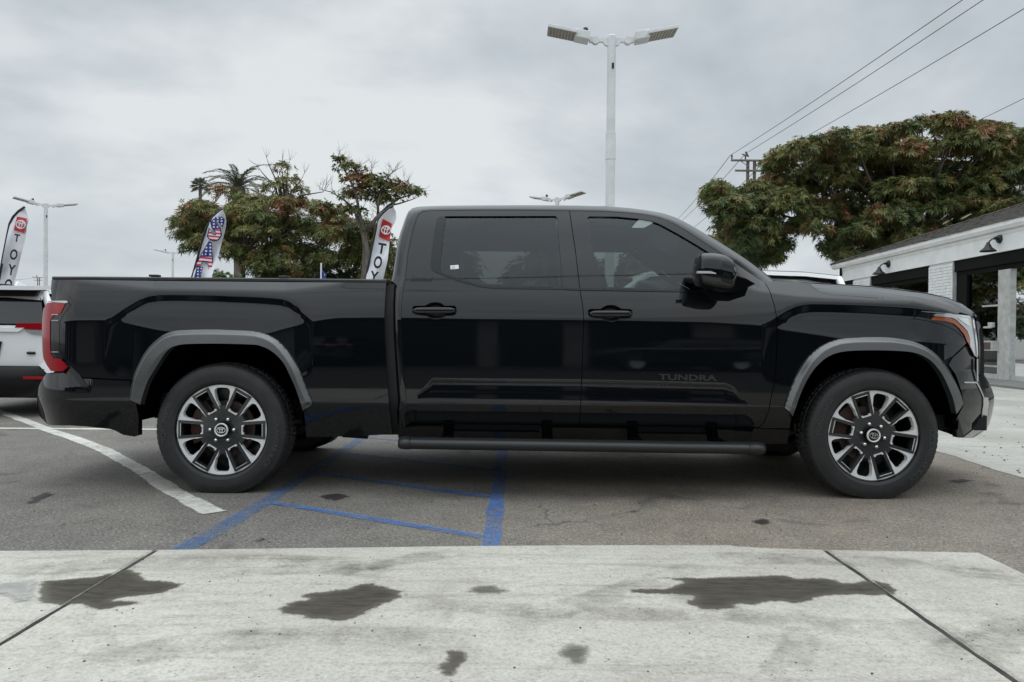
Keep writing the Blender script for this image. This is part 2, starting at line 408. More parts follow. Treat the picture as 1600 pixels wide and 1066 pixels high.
def panel(name, outline, m, parent, f=g, rx=0.026, rz=0.010, gap=0.0024, rim=0.022, holes=(), step=0.012, mirror=None, hole_rim=0.024, rim_m=None, feats=()):
    loops = [inset(resample([surf(px, py, f) for px, py in outline], step), gap)]
    for h in holes: loops.append(resample([surf(px, py, f) for px, py in h], step))
    V2, F = cdt(loops, rx, rz, step, feats)
    Y = f(V2[:, 0], V2[:, 1]); V = np.c_[V2[:, 0], Y, V2[:, 1]]; Nn = fd_normals(V2, f)
    # orient to face -Y
    a, b, c = V2[F[:, 0]], V2[F[:, 1]], V2[F[:, 2]]
    cr = (b[:, 0] - a[:, 0]) * (c[:, 1] - a[:, 1]) - (b[:, 1] - a[:, 1]) * (c[:, 0] - a[:, 0])
    F = np.where((cr > 0)[:, None], F, F[:, ::-1])
    faces = [tuple(t) for t in F]; verts = V.tolist(); norms = Nn.tolist(); nmain = len(faces)
    for li, L in enumerate(loops):
        d = rim if li == 0 else hole_rim
        if d <= 0: continue
        s = 1 if area2(L) > 0 else -1
        if li: s = -s
        n = len(L); y = f(L[:, 0], L[:, 1]); e = np.roll(L, -1, 0) - L; e /= np.maximum(np.linalg.norm(e, axis=1), 1e-9)[:, None]
        o2 = np.c_[e[:, 1], -e[:, 0]] * s
        for i in range(n):
            j = (i + 1) % n; k = len(verts)
            verts += [(L[i, 0], y[i], L[i, 1]), (L[j, 0], y[j], L[j, 1]), (L[j, 0], y[j] + d, L[j, 1]), (L[i, 0], y[i] + d, L[i, 1])]
            norms += [(o2[i, 0], 0, o2[i, 1])] * 4
            faces.append((k, k + 1, k + 2, k + 3) if s < 0 else (k + 3, k + 2, k + 1, k))
    o = mk(name, verts, faces, [m, rim_m] if rim_m else m, parent, True, norms, OFF)
    if rim_m:
        for p in o.data.polygons[nmain:]: p.material_index = 1
    if mirror is not None:
        norms2 = [(q[0], -q[1], q[2]) for q in norms]
        V_ = np.array(verts) - np.array(OFF); V_[:, 1] *= -1
        o2 = mk(name, V_, [t[::-1] for t in faces], [m, rim_m] if rim_m else m, mirror, True, norms2)
        if rim_m:
            for p in o2.data.polygons[nmain:]: p.material_index = 1
        return o, o2
    return o

# ---- seams traced from the photograph
BED_R = [(604, 442), (602, 472), (601, 499), (601.5, 525), (603, 550), (605, 590), (608, 628), (612, 664), (614, 679)]
CAB_L = [(611, 441), (610.3, 450), (609, 475), (609.3, 499), (609.5, 525), (611, 550), (614.6, 599), (617, 634), (620, 676)]
RD_L = [(660, 331), (654.5, 335), (650.6, 343), (644, 365.7), (637.5, 394.5), (635, 420), (631.6, 443.6), (627.6, 470), (626.3, 493.5), (628.3, 520), (630, 560), (630.6, 578), (634, 615.6), (635.6, 640), (637.5, 654), (642, 660.3)]
RD_T = [(660, 331), (671.6, 329.3), (760, 328.4), (820, 328.6), (889.8, 329.5)]
MID = [(889.8, 329.5), (893.5, 355), (899, 392), (904.7, 440), (906, 453), (910.6, 479), (912, 499), (910.8, 531.6), (910, 560), (908, 610), (905, 663)]
FD_T = [(889.8, 329.5), (938, 330.2), (977.6, 332.5), (1004, 335), (1022, 338), (1047.5, 346.5), (1074.5, 362), (1101.6, 380), (1132, 399.6), (1157, 416.5), (1179, 431), (1193.6, 440)]
FD_R = [(1193.6, 440), (1199.5, 448.6), (1206, 465.5), (1210.5, 480), (1212.5, 491), (1214, 501.4), (1214.5, 520), (1213, 560), (1212, 580), (1209, 602.5), (1204, 625), (1199, 648), (1194, 660), (1186, 668)]
FL_R_OUT = [(202, 621), (208, 590), (216, 570), (225, 553), (235, 540), (246, 530), (256, 523), (268, 518.5), (280, 516.3), (310, 515), (340, 515), (380, 516.3), (400, 518), (415, 521.5), (428, 527.5), (438, 535), (449, 547), (460, 563), (468, 578), (475, 596), (481, 611), (487.5, 627), (486, 633)]
FL_R_IN = [(473, 642), (468, 625), (461, 605), (452, 585), (444, 569), (433, 556), (420, 546), (408, 541), (395, 538.5), (340, 537), (295, 537.5), (280, 539), (268, 543), (258, 552), (248, 567), (238, 583), (230, 597), (222, 620), (219, 633)]
FL_F_OUT = [(1225.5, 636), (1231, 618), (1237.5, 602), (1244, 587), (1252.5, 572), (1261, 560), (1271, 550), (1280, 542.5), (1290, 537), (1301, 532.5), (1313, 529.5), (1335, 527.5), (1365, 526.8), (1390, 527.5), (1406, 529.5), (1424, 533), (1440, 539), (1452, 545.5), (1463, 554), (1473, 565), (1481, 576), (1489, 589), (1496, 603), (1501, 615), (1504.7, 627), (1504.5, 632)]
FL_F_IN = [(1494.6, 647), (1490, 626), (1485, 612), (1478.5, 597), (1472, 584.5), (1463, 572.5), (1453, 562.5), (1440, 555), (1425, 550.3), (1400, 548.2), (1365, 547.4), (1335, 548), (1318, 549.5), (1305, 552.5), (1293, 558), (1283, 565.5), (1273, 576), (1264, 589), (1256, 604), (1249, 621), (1239, 650)]
def smooth_path(P, k=3):
    P = [np.array(p, float) for p in P]; Q = [2 * P[0] - P[1]] + P + [2 * P[-1] - P[-2]]; out = []
    for i in range(1, len(Q) - 2):
        a, b_, c, d = Q[i - 1:i + 3]
        for j in range(k):
            t = j / k; out.append(tuple(0.5 * (2 * b_ + (c - a) * t + (2 * a - 5 * b_ + 4 * c - d) * t * t + (3 * b_ - a - 3 * c + d) * t ** 3)))
    return out + [tuple(P[-1])]
FL_R_OUT, FL_R_IN, FL_F_OUT, FL_F_IN = [smooth_path(q) for q in (FL_R_OUT, FL_R_IN, FL_F_OUT, FL_F_IN)]
def midpath(A, B, n=24, t=0.5):
    a = resample(A, 2.0, False); b = resample(B[::-1], 2.0, False)
    ia = np.linspace(0, len(a) - 1, n).astype(int); ib = np.linspace(0, len(b) - 1, n).astype(int)
    return [tuple(a[i] * (1 - t) + b[j] * t) for i, j in zip(ia, ib)]
MR = midpath(FL_R_OUT, FL_R_IN); MF = midpath(FL_F_OUT, FL_F_IN)

# ---- painted panels
def xz(u, v): return np.c_[(np.asarray(u) - 800) / K, 1.033 - (np.asarray(v) - 524) / K]
def crest_feats(T, wmax, ends):
    uu, vv = crest_curve(T); uu, vv = uu[::6], vv[::6]; sl = np.gradient(vv, uu); w = wmax * np.clip((uu - T[0, 0]) / ends[0], 0, 1) ** 0.6 * np.clip((T[-1, 0] - uu) / ends[1], 0, 1) ** 0.6
    m = (w > wmax * 0.35); q = np.sqrt(1 + sl * sl); out = []
    for dd in (-1.2, 0.8): out.append(xz(uu - sl / q * dd, vv + dd / q))
    for dd in (-1.2, 1.2): out.append(xz((uu - sl / q * (w + dd))[m], (vv + (w + dd) / q)[m]))
    return out
FEAT_BED = crest_feats(CREST_R, 14, (45, 30)) + [xz(CH_R[:, 0], CH_R[:, 1] + d) for d in (-1.5, 1.5)] + [xz(VSU[40:700:12], VSV[40:700:12] + d) for d in (-4, 3)]
FEAT_FEN = crest_feats(CREST_F, 16, (40, 130)) + [xz(CH_F[1:, 0], CH_F[1:, 1] + d) for d in (-2, 2)]
_u = np.arange(SC_T[0, 0] + 4, SC_T[-1, 0] - 3, 4.0); _a = np.interp(_u, SC_T[:, 0], SC_T[:, 1]); _b = np.interp(_u, SC_B[:, 0], SC_B[:, 1]); _ok = (_b - _a) > 6
FEAT_DOOR = [xz(_u[_ok], (_a + q * (_b - _a) + d)[_ok]) for q in (0, 0.27, 1) for d in (-0.9, 0.9)] + [ xz(VSU[600:1230:12], VSV[600:1230:12] - 4), xz(VSU[600:1230:12], VSV[600:1230:12] + 3)]
TAIL_EDGE = [(98, 560), (92.5, 545), (93, 504), (99, 491.5), (111, 477), (104, 470), (82, 470), (79, 452)]
bed_out = [(80, 437), (100, 437), (604, 441.5)] + BED_R[1:] + [(560, 682), (478, 684), (476, 660), (474, 646)] + MR[::-1] + [(206, 594), (128, 590)] + TAIL_EDGE
panel('bed_side', bed_out, M['paint'], truck, mirror=truck, feats=FEAT_BED)
WIN_R = [(683, 341), (690, 338), (868, 337.6), (871, 341), (873.5, 379), (877.5, 418), (880, 452.3), (770, 451), (748.7, 448.2), (724, 442), (700, 433.5), (676.5, 423.5), (672.5, 417), (674.5, 395), (679, 362)]
WIN_F = [(918, 340.5), (921, 338.3), (964.5, 338.7), (997, 342), (1017, 345.3), (1030.6, 350), (1061, 366.5), (1089.7, 383.5), (1113.4, 398.5), (1140, 417), (1158, 430), (1178, 444.5), (1150, 457), (1090, 456.2), (939, 453.7), (933, 420), (926, 385)]
HAND_R = [(643.5, 483), (645, 479), (648, 477.8), (664, 477.8), (668, 475.5), (673, 473), (680, 472), (687, 473), (692, 475.5), (695, 477.8), (710, 477.8), (713, 480), (714, 486), (712.5, 491), (709, 493.6), (697, 494), (692, 496.5), (686, 499), (678, 499), (671, 497), (665, 494), (649, 492.5), (644.5, 490)]
HAND_F = [(918, 486.5), (919.5, 484), (923, 482.8), (938, 482.8), (942, 480), (948, 477), (955, 476.3), (962, 477.3), (968, 480.5), (971, 482.5), (984, 483), (988, 485), (988.5, 491), (986.5, 496.5), (982, 498.3), (970, 498.6), (965, 501), (958, 503.3), (951, 503), (944, 500.5), (938, 497.8), (925, 497), (919.5, 494.5)]
rd_out = RD_L[::-1] + RD_T[1:] + MID[1:]
fd_out = MID[::-1] + FD_T[1:] + FD_R[1:]
rear_door, rear_door2 = panel('rear_door', rd_out, M['paint'], truck, holes=[WIN_R, HAND_R], mirror=truck, feats=FEAT_DOOR)
front_door, front_door2 = panel('front_door', fd_out, M['paint'], truck, holes=[WIN_F, HAND_F], mirror=truck, feats=FEAT_DOOR)
fender_out = [(1193.6, 440), (1210, 438.6), (1244, 439.5), (1265, 443), (1272, 450), (1282, 456.5), (1300, 460), (1360, 465), (1426, 468.5), (1452, 472), (1478, 481), (1500, 488), (1497, 491.5), (1464, 488), (1440, 486.5), (1427, 498), (1450, 502), (1471.6, 507), (1491, 516), (1507, 529), (1510, 537), (1488, 557.5), (1476, 563)] + [p for p in MF[::-1] if p[0] < 1474] + [(1236, 655), (1234, 670), (1190, 669.5)] + FD_R[::-1]
panel('front_fender', fender_out, M['paint'], truck, mirror=truck, feats=FEAT_FEN)
# cab strip: rear pillar, roof side and windscreen pillar in one piece
ROOF = [(611.3, 440), (614, 422), (619, 389), (625.7, 363), (633.5, 340), (637, 331.5), (642, 326), (650, 323.3), (660, 322.4), (685, 321.3), (760, 320.6), (820, 320.4), (899, 321), (951, 322.3), (984, 325), (1010, 328.3), (1036, 333), (1056, 339.7), (1074.5, 349), (1101.6, 365), (1132, 383), (1166, 404.7), (1187.7, 420.7), (1209.6, 438.4)]
outer_low = CAB_L[::-1]
inner_path = RD_L[::-1] + RD_T[1:] + FD_T[1:] + [(1197, 444.5)]
outer_path = outer_low + ROOF[1:]
def param_resample(P, ts):
    P = np.array(P, float); d = np.concatenate([[0], np.cumsum(np.linalg.norm(np.diff(P, axis=0), axis=1))]); d /= d[-1]
    return np.c_[np.interp(ts, d, P[:, 0]), np.interp(ts, d, P[:, 1])]
# matched landmarks so that strip rows stay short
def match(A, B, cutsA, cutsB, ns):
    ra, rb = [], []
    for i, n in enumerate(ns):
        a = param_resample(A[cutsA[i]:cutsA[i + 1] + 1], np.linspace(0, 1, n)); b = param_resample(B[cutsB[i]:cutsB[i + 1] + 1], np.linspace(0, 1, n))
        ra += a.tolist()[(1 if i else 0):]; rb += b.tolist()[(1 if i else 0):]
    return ra, rb
iA = [0, 9, 15, 19, len(inner_path) - 1]       # bottom, belt (631.6,443.6), top corner (660,331), mid door (889), cowl
oB = [0, 8, 8 + 8, 8 + 12, len(outer_path) - 1]
ia_, ob_ = match(inner_path, outer_path, iA, oB, [22, 18, 24, 40])
NS = 9; cab_rows = []; OUT3 = []
for i, (a, b) in enumerate(zip(ia_, ob_)):
    pa = surf3(*a); t = i / (len(ia_) - 1)
    ex = 0.10 if i < 22 else 0.17
    row = []
    for k in range(NS):
        s = k / (NS - 1)
        px = a[0] + (b[0] - a[0]) * math.sin(s * math.pi / 2) ** 0.9; py = a[1] + (b[1] - a[1]) * math.sin(s * math.pi / 2) ** 0.9
        dep = pa.y + (0.003 if k == 0 else 0) + ex * (0.16 * s + 0.84 * (1 - math.cos(s * math.pi / 2)))
        row.append(at(px, py, dep))
    cab_rows.append(row); OUT3.append(row[-1])
b = MB(); b.grid(cab_rows)
inner_rim = [[r[0], r[0] + Vector((0, 0.03, 0))] for r in cab_rows]; b.grid(inner_rim)
outer_rim = [[r[-1], r[-1] + Vector((0, 0.05, 0))] for r in cab_rows[:24]]; b.grid(outer_rim)
cab = b.obj('cab_frame', M['paint'], truck, True, OFF, fix=False); smooth_angle(cab, 50)
mirror_obj(cab, 'cab_frame', truck)
def mir(p): return Vector((p.x, W_T - p.y, p.z))
def loft_across(chain, n, bow, name, m, parent):
    rows = []
    for p in chain:
        q = mir(p); rows.append([p.lerp(q, k / n) + Vector(bow) * (1 - (2 * k / n - 1) ** 2) for k in range(n + 1)])
    b = MB(); b.grid(rows); o = b.obj(name, m, parent, True, OFF); return o
i_top = next(i for i, p in enumerate(ob_) if p[0] > 641 and p[1] < 330)
i_ws = next(i for i, p in enumerate(ob_) if p[0] > 1020 and p[1] < 345)
loft_across(OUT3[i_top:i_ws + 1], 14, (0, 0, 0.035), 'roof', M['paint'], truck)
loft_across(OUT3[i_ws:], 14, (0.12, 0, 0.02), 'windshield', M['glass_front'], truck)
back = OUT3[12:i_top + 1]
i_bw = [p for p in back if p.z > 1.42]
loft_across([p for p in back if p.z <= 1.45], 6, (0, 0, 0), 'cab_back', M['paint'], truck)
loft_across(i_bw, 10, (-0.02, 0, 0), 'rear_window', M['glass_rear'], truck)
# bonnet
HE = [(1210, 438.8), (1244, 439.7), (1265, 443), (1272, 450), (1282, 456.7), (1300, 460.2), (1330, 462.7), (1360, 465), (1395, 467), (1426, 468.3), (1452, 471.7), (1478, 480.5), (1500, 488), (1521, 494)]
HS = [(1210, 438.2), (1244, 438.8), (1265, 441.5), (1285, 442.5), (1304, 443.6), (1330, 445), (1345, 446), (1360, 447), (1399, 451), (1445, 457), (1478, 463.8), (1504.5, 475.5), (1516, 483), (1523, 489)]
rows = []
for (a, c) in zip(HE, HS):
    p = surf3(*a); dep = p.y + 0.30; q = at(c[0], c[1], dep)
    row = []
    for k in range(8):
        s = k / 7; e = math.sin(s * math.pi / 2)
        row.append(at(a[0] + (c[0] - a[0]) * e, a[1] + (c[1] - a[1]) * e, p.y + 0.002 + 0.30 * (0.35 * s + 0.65 * s * s)))
    mid = Vector((q.x + 0.05, 1.02, q.z + 0.012)); qm = mir(q)
    right = [mir(v) for v in row[::-1]]
    row += [q.lerp(mid, 0.5) + Vector((0.01, 0, 0.006)), mid, qm.lerp(mid, 0.5) + Vector((0.01, 0, 0.006))] + right
    rows.append(row)
b = MB(); b.grid(rows); b.obj('hood', M['paint'], truck, True, OFF)
# rocker and lower cab
def f_rock(X, Z): return g(X, Z) + 0.012
panel('rocker_panel', [(621, 661), (642, 662), (905, 664.5), (1186, 669.5), (1234, 671.5), (1230, 694), (1190, 694), (900, 690), (622, 684)], M['gloss'], truck, f=f_rock, mirror=truck, gap=0.001)
# dark inner shell behind the seams
def f_in(X, Z): return g(X, Z) + 0.03
panel('inner_shell', [(100, 440), (604, 445), (640, 440), (1200, 455), (1300, 470), (1480, 492), (1500, 540), (1490, 560)] + [p for p in FL_F_IN if p[0] < 1485] + [(1230, 688), (620, 680), (480, 680)] + FL_R_IN + [(215, 676), (80, 655), (70, 600), (105, 560), (105, 500)], M['dark'], truck, f=f_in, rx=0.06, rz=0.05, rim=0, step=0.05, mirror=truck, holes=[[(652, 440), (1190, 440), (1186, 436), (660, 436)]], hole_rim=0)

# wheel arch trims
def f_flare(outer):
    O = np.array([surf(*p) for p in outer])
    def f(X, Z):
        Q = np.c_[np.atleast_1d(X), np.atleast_1d(Z)]; d = seg_dist(O, Q, False).reshape(np.shape(X))
        e = np.clip(d / 0.030, 0, 1)
        return g(X, Z) - 0.004 - 0.034 * e - 0.008 * np.clip((d - 0.03) / 0.07, 0, 1)
    return f
for OUTL, INL in ((FL_R_OUT, FL_R_IN), (FL_F_OUT, FL_F_IN)):
    panel('wheel_arch_trim', OUTL + INL, M['trim'], truck, f=f_flare(OUTL), rx=0.010, rz=0.008, feats=[[surf(*p) for p in inset(np.array(OUTL + INL), dd)[1:len(OUTL) - 1]] for dd in (6.2, 8.6)], gap=0.0, rim=0.06, mirror=truck)
    # dark gasket line outside the trim
    O = np.array(OUTL); go = inset(np.array(OUTL + INL), -3.4)[:len(OUTL)]
    # wheel well liner
    b = MB(); L = [surf3(*p, f=f_in) for p in INL]
    if L[0].x > L[-1].x: L = L[::-1]
    L = [L[0] + Vector((0, 0, -0.10))] + L + [L[-1] + Vector((0, 0, -0.10))]
    rows = [[Vector((p.x, p.y - 0.02 + t, p.z)) for t in (0, 0.2, 0.4, 0.62)] for p in L]; b.grid(rows)
    b.prism([Vector((p.x, 0.60, p.z)) for p in L], (0, 0.02, 0))
    w = b.obj('wheel_well', M['liner'], truck, False, OFF); mirror_obj(w, 'wheel_well', truck)

# rear bumper
def f_bump(X, Z):
    v = 524 + K * (1.033 - np.asarray(Z)); u = 800 + K * np.asarray(X)
    t = (616.5 - v); tt = 0.5 * (t + np.sqrt(t * t + 4)); on = np.clip((143 - u) / 6, 0, 1)
    return g(X, Z) - 0.004 + on * np.tan(R(9)) * np.clip(tt, 0, 40) * PXM
rear_b = [(72, 583.5), (98.5, 582.5), (104, 577), (109, 572), (118, 582), (128, 591), (204, 595), (206, 618), (213, 631), (217, 650), (217, 681), (210, 683), (192, 680), (178, 672.5), (160, 668), (110, 665.5), (75, 664), (68, 658), (62, 650), (59, 638), (57.5, 625), (57.5, 609)]
panel('rear_bumper', rear_b, M['paint'], truck, f=f_bump, mirror=truck, rim=0.05)
panel('bumper_strip', [(99, 562), (104, 560), (121, 581), (138, 606), (141, 611), (133, 611), (118, 592), (104, 575)], M['gloss'], truck, f=lambda X, Z: f_bump(X, Z) - 0.006, mirror=truck, gap=0, rim=0.02)
def rear_close(pts, name, m, bow, f=g):
    rows = []
    for p in pts:
        c = surf3(*p, f=f); q = mir(c); rows.append([c.lerp(q, k / 12) + Vector((-bow * (1 - (2 * k / 12 - 1) ** 4), 0, 0)) for k in range(13)])
    b = MB(); b.grid(rows); o = b.obj(name, m, truck, True, OFF); return o
rear_close([(82, 437), (79.5, 450), (82, 470), (92, 504), (92, 545), (98, 562), (100, 584)], 'tailgate', M['paint'], 0.03)
rear_close([(72, 583.5), (57.5, 609), (57.5, 625), (59, 638), (62, 650), (68, 658), (75, 664)], 'rear_bumper_bar', M['paint'], 0.05, f_bump)
b = MB(); b.grid([[surf3(81 if i == 0 else p[0], p[1]) + Vector((0, -0.002, 0)) + Vector((0, d, 0.002 + (0.006 if 0 < k < 3 else 0))) for k, d in enumerate((0, 0.012, 0.10, 0.13))] for i, p in enumerate([(81, 433), (200, 434), (400, 436), (604, 438.3)])])
b2 = MB()
for i, (px, py) in enumerate([(81, 434.5), (104, 434.6)]): pass
rp = [surf3(px, py) for px, py in [(82, 434.2), (150, 434.4), (300, 435.6), (450, 437.0), (604.5, 438.8)]]
rows = []
for p in rp:
    rows.append([p + Vector((0, a, c)) for a, c in ((0.004, -0.013), (-0.006, -0.012), (-0.008, 0.002), (0.0, 0.009), (0.10, 0.011), (0.13, 0.005), (0.13, -0.03))])
b2.grid(rows); b2.f += [tuple(range(7)), tuple(range(7 * 4, 7 * 5))[::-1]]
rl = b2.obj('bed_rail', M['rail'], truck, False, OFF); smooth_angle(rl, 40); mirror_obj(rl, 'bed_rail', truck)
for xa in (-2.35, -1.5): b = MB(); b.box((xa, 0.16, 1.403), (0.06, 0.05, 0.014), bev=0.003); b.obj('stake_pocket_cover', M['rail'], truck, False, OFF)
# cargo bed
b = MB(); x0, x1 = -2.86, -0.84
b.box(((x0 + x1) / 2, 1.02, 0.86), (x1 - x0, 0.78, 0.03)); b.box(((x0 + x1) / 2, 0.21, 1.22), (x1 - x0, 0.03, 0.32)); b.box(((x0 + x1) / 2, 1.83, 1.22), (x1 - x0, 0.03, 0.32)); b.box(((x0 + x1) / 2, 0.42, 1.05), (x1 - x0, 0.40, 0.02)); b.box(((x0 + x1) / 2, 1.62, 1.05), (x1 - x0, 0.40, 0.02)); b.box((x1, 1.02, 1.1), (0.03, 1.6, 0.52)); b.box((x0, 1.02, 1.1), (0.03, 1.6, 0.52))
b.obj('cargo_bed', M['rail'], truck, False, OFF)
# tail light
def f_tail(X, Z): return g(X, Z) - 0.006
RED = [(65.3, 520), (65.6, 500), (67.5, 483), (73.5, 473.6), (82, 472.6), (102, 474.5), (94.7, 489.6), (85, 491.8), (78.3, 501), (78, 541), (79.4, 554), (84, 560.3), (95, 561.4), (104.3, 574), (98.4, 580), (79.4, 580), (71.5, 568), (67.6, 560), (66.2, 550)]
BLK = [(102.5, 474.2), (104, 471), (111, 477), (99, 491.5), (93.3, 504), (92.8, 545), (98.3, 561), (96, 562), (84.3, 560.6), (79.7, 554), (78.3, 541), (78.6, 501), (85.3, 492), (95, 489.8)]
tl, tl2 = panel('tail_light', RED, M['redlens'], truck, f=f_tail, rx=0.008, rz=0.008, gap=0, rim=0.05, mirror=truck, step=0.008)
for par, mirr in ((tl, tl2),):
    panel('smoked_lens', BLK, M['smoke'], tl, f=lambda X, Z: g(X, Z) - 0.002, rx=0.01, rz=0.01, gap=0.0005, rim=0.02, mirror=tl2, step=0.008)
    for y in (491.5, 500.6, 550): 
        panel('chrome_line', [(80, y - 0.4), (91, y - 0.4), (91, y + 0.6), (80, y + 0.6)], M['satin'], tl, f=lambda X, Z: g(X, Z) - 0.007, rx=0.02, rz=0.02, gap=0, rim=0.002, mirror=tl2)
    panel('lamp_cap', [(73.8, 472.4), (76, 470.3), (104, 470), (106, 472.5), (102, 473.6), (82, 472)], M['satin'], tl, f=lambda X, Z: g(X, Z) - 0.004, gap=0, rim=0.02, mirror=tl2)

# headlight
HL = [(1427, 498), (1439, 487.3), (1464, 488.7), (1500, 491.5), (1516, 492.5), (1523, 496.5), (1527, 519), (1528.5, 542), (1528.7, 561), (1523, 557), (1513.6, 539), (1507, 529), (1491, 516), (1471.6, 507), (1450, 502)]
hl, hl2 = panel('headlight', HL, M['smoke'], truck, f=lambda X, Z: g(X, Z) + 0.004, rx=0.012, rz=0.008, gap=0.0015, rim=0.05, mirror=truck, step=0.008)
def hsub(name, P, m, d): panel(name, P, M[m], hl, f=lambda X, Z: g(X, Z) - d, rx=0.012, rz=0.008, gap=0, rim=0.012, mirror=hl2, step=0.008)
hsub('light_bar', [(1464.5, 489.8), (1500, 492), (1515.5, 493.8), (1519, 500), (1523.5, 520), (1526.6, 543), (1527.5, 559), (1523, 555.5), (1516, 541), (1515.5, 528), (1512, 518), (1505, 510), (1494, 499.5), (1488, 496.5), (1462, 494.5), (1459, 493)], 'clear', 0.004)
hsub('indicator_strip', [(1458, 496), (1462, 495.3), (1487, 497.5), (1493, 500.5), (1504, 511), (1511, 518.5), (1515, 528), (1515.5, 540), (1511, 533), (1507, 523), (1498, 512), (1490, 505.5), (1476, 501.5), (1456, 500)], 'amber', 0.003)
hsub('projector_lens', [(1497, 497.5), (1512, 496.5), (1516, 509), (1512, 508), (1503, 502)], 'chrome', 0.009)
hsub('chrome_edge', [(1519.5, 497), (1521.5, 497), (1525.5, 520), (1528, 543), (1528.4, 556), (1526.8, 556), (1525.5, 540), (1523, 520)], 'chrome', 0.010)

# nose: grille side, bumper corner
gs_, gs2_ = panel('grille_surround', [(1523, 490), (1530.7, 502.5), (1534, 512), (1536.3, 522), (1538, 540), (1538, 588), (1529.5, 586), (1529.3, 545), (1527.6, 519), (1523.6, 496)], M['paint'], truck, rx=0.01, rz=0.01, gap=0.001, rim=0.02, mirror=truck, step=0.01)
panel('chrome_strip', [(1526.7, 561), (1528.6, 561), (1528.6, 596), (1526.7, 596)], M['satin'], gs_, f=lambda X, Z: g(X, Z) - 0.008, rx=0.01, rz=0.02, gap=0, rim=0.006, mirror=gs2_)
def f_fb(X, Z):
    v = 524 + K * (1.033 - np.asarray(Z)); u = 800 + K * np.asarray(X)
    return g(X, Z) - 0.004 + np.clip((603 - v), 0, 30) / 30 * 0.02
fb, fb2 = panel('front_bumper', [(1488.5, 559), (1510.5, 538.5), (1513.6, 541), (1522.5, 558), (1527, 562), (1529.5, 588), (1538, 586), (1546, 599), (1551, 608), (1555, 620), (1554.5, 630), (1550, 663), (1546, 669.5), (1521, 684.5), (1495, 684), (1493.8, 655), (1504.5, 634), (1505, 626), (1500, 605), (1493, 585), (1482, 570)], M['paint'], truck, f=f_fb, rx=0.016, rz=0.01, gap=0.0015, rim=0.05, mirror=truck)
panel('bumper_trim', [(1537, 621.5), (1544.6, 621.5), (1544.7, 639), (1541, 666), (1518, 684.5), (1505, 684.5), (1533.8, 661), (1535.6, 640)], M['satin'], fb, f=lambda X, Z: f_fb(X, Z) - 0.008, rx=0.015, rz=0.01, gap=0, rim=0.015, mirror=fb2)
panel('bumper_line', [(1507, 596.8), (1526, 596.8), (1528, 598.5), (1538.5, 621), (1536.8, 621.5), (1526, 599), (1507, 598.6)], M['satin'], fb, f=lambda X, Z: f_fb(X, Z) - 0.006, rx=0.015, rz=0.01, gap=0, rim=0.01, mirror=fb2)
panel('air_intake', [(1530, 598), (1533, 600), (1545, 619.5), (1539, 620), (1529.5, 599.5)], M['gloss'], fb, f=lambda X, Z: f_fb(X, Z) - 0.005, rx=0.015, rz=0.01, gap=0, rim=0.01, mirror=fb2)
def front_close(pts, name, m, bow, f=g):
    rows = []
    for p in pts:
        c = surf3(*p, f=f); q = mir(c); rows.append([c.lerp(q, k / 14) + Vector((bow * (1 - abs(2 * k / 14 - 1) ** 2.4), 0, 0)) for k in range(15)])
    b = MB(); b.grid(rows); return b.obj(name, m, truck, True, OFF)
front_close([(1522.5, 489.5), (1530.5, 502.5), (1536, 522), (1537.7, 540), (1537.7, 587)], 'grille', M['gloss'], 0.10)
front_close([(1538, 586.5), (1546, 599), (1554.8, 620), (1549.8, 663.5), (1520.5, 684.3), (1497, 684)], 'front_bumper_bar', M['paint'], 0.12, f_fb)
b = MB()
for i in range(5):
    z = 0.86 + i * 0.075
    b.tube([(3.20, 0.55, z), (3.235, 0.8, z), (3.245, 1.02, z), (3.235, 1.24, z), (3.20, 1.49, z)], 0.012, 6)
b.obj('grille_bar', M['chrome'], truck, False, OFF)
# valance under the nose
b = MB(); b.box((2.95, 1.02, 0.47), (0.5, 1.5, 0.10)); b.obj('skid_plate', M['dark'], truck, False, OFF)

# ---- windows, trims, handles
def f_gl(X, Z): return g(X, Z) + 0.014
def f_tr(X, Z): return g(X, Z) + 0.004
GL_R = [(695.5, 339.4), (866, 338.6), (870, 341.5), (872.7, 379), (876.7, 418), (879, 449.6), (761.5, 447.2), (748.7, 444.6), (724, 438), (706, 431.5), (691.4, 425.4), (687.3, 417), (689.3, 395), (693, 362)]
TRM_R = [(683, 341), (690, 338), (695.8, 337.9), (695.6, 340), (693, 362), (689.3, 395), (687.3, 417), (691.4, 425.4), (706, 431.5), (724, 438), (748.7, 444.6), (761.5, 447.2), (880, 449.7), (880, 452.6), (770, 451), (748.7, 448.2), (724, 442), (700, 433.5), (676.5, 423.5), (672.5, 417), (674.5, 395), (679, 362)]
w1, w2 = panel('window', WIN_R, M['glass_rear'], rear_door, f=f_gl, rx=0.05, rz=0.03, gap=-0.003, rim=0, mirror=rear_door2)
panel('window_trim', TRM_R, M['gloss'], rear_door, f=lambda X, Z: g(X, Z) - 0.004, rx=0.02, rz=0.01, gap=0.0003, rim=0.02, mirror=rear_door2)
panel('belt_moulding', [(880, 449.7), (906.2, 450.3), (906.6, 453.6), (880, 452.6)], M['gloss'], rear_door, f=lambda X, Z: g(X, Z) - 0.006, gap=0, rim=0.008, mirror=rear_door2)
panel('window', WIN_F, M['glass_front'], front_door, f=f_gl, rx=0.05, rz=0.03, gap=-0.003, rim=0, mirror=front_door2)
panel('belt_moulding', [(907, 450.4), (938, 450.8), (1090, 453.4), (1150, 454.4), (1150, 457.4), (1090, 456.6), (938, 454), (907.3, 453.8)], M['gloss'], front_door, f=lambda X, Z: g(X, Z) - 0.006, gap=0, rim=0.008, mirror=front_door2)
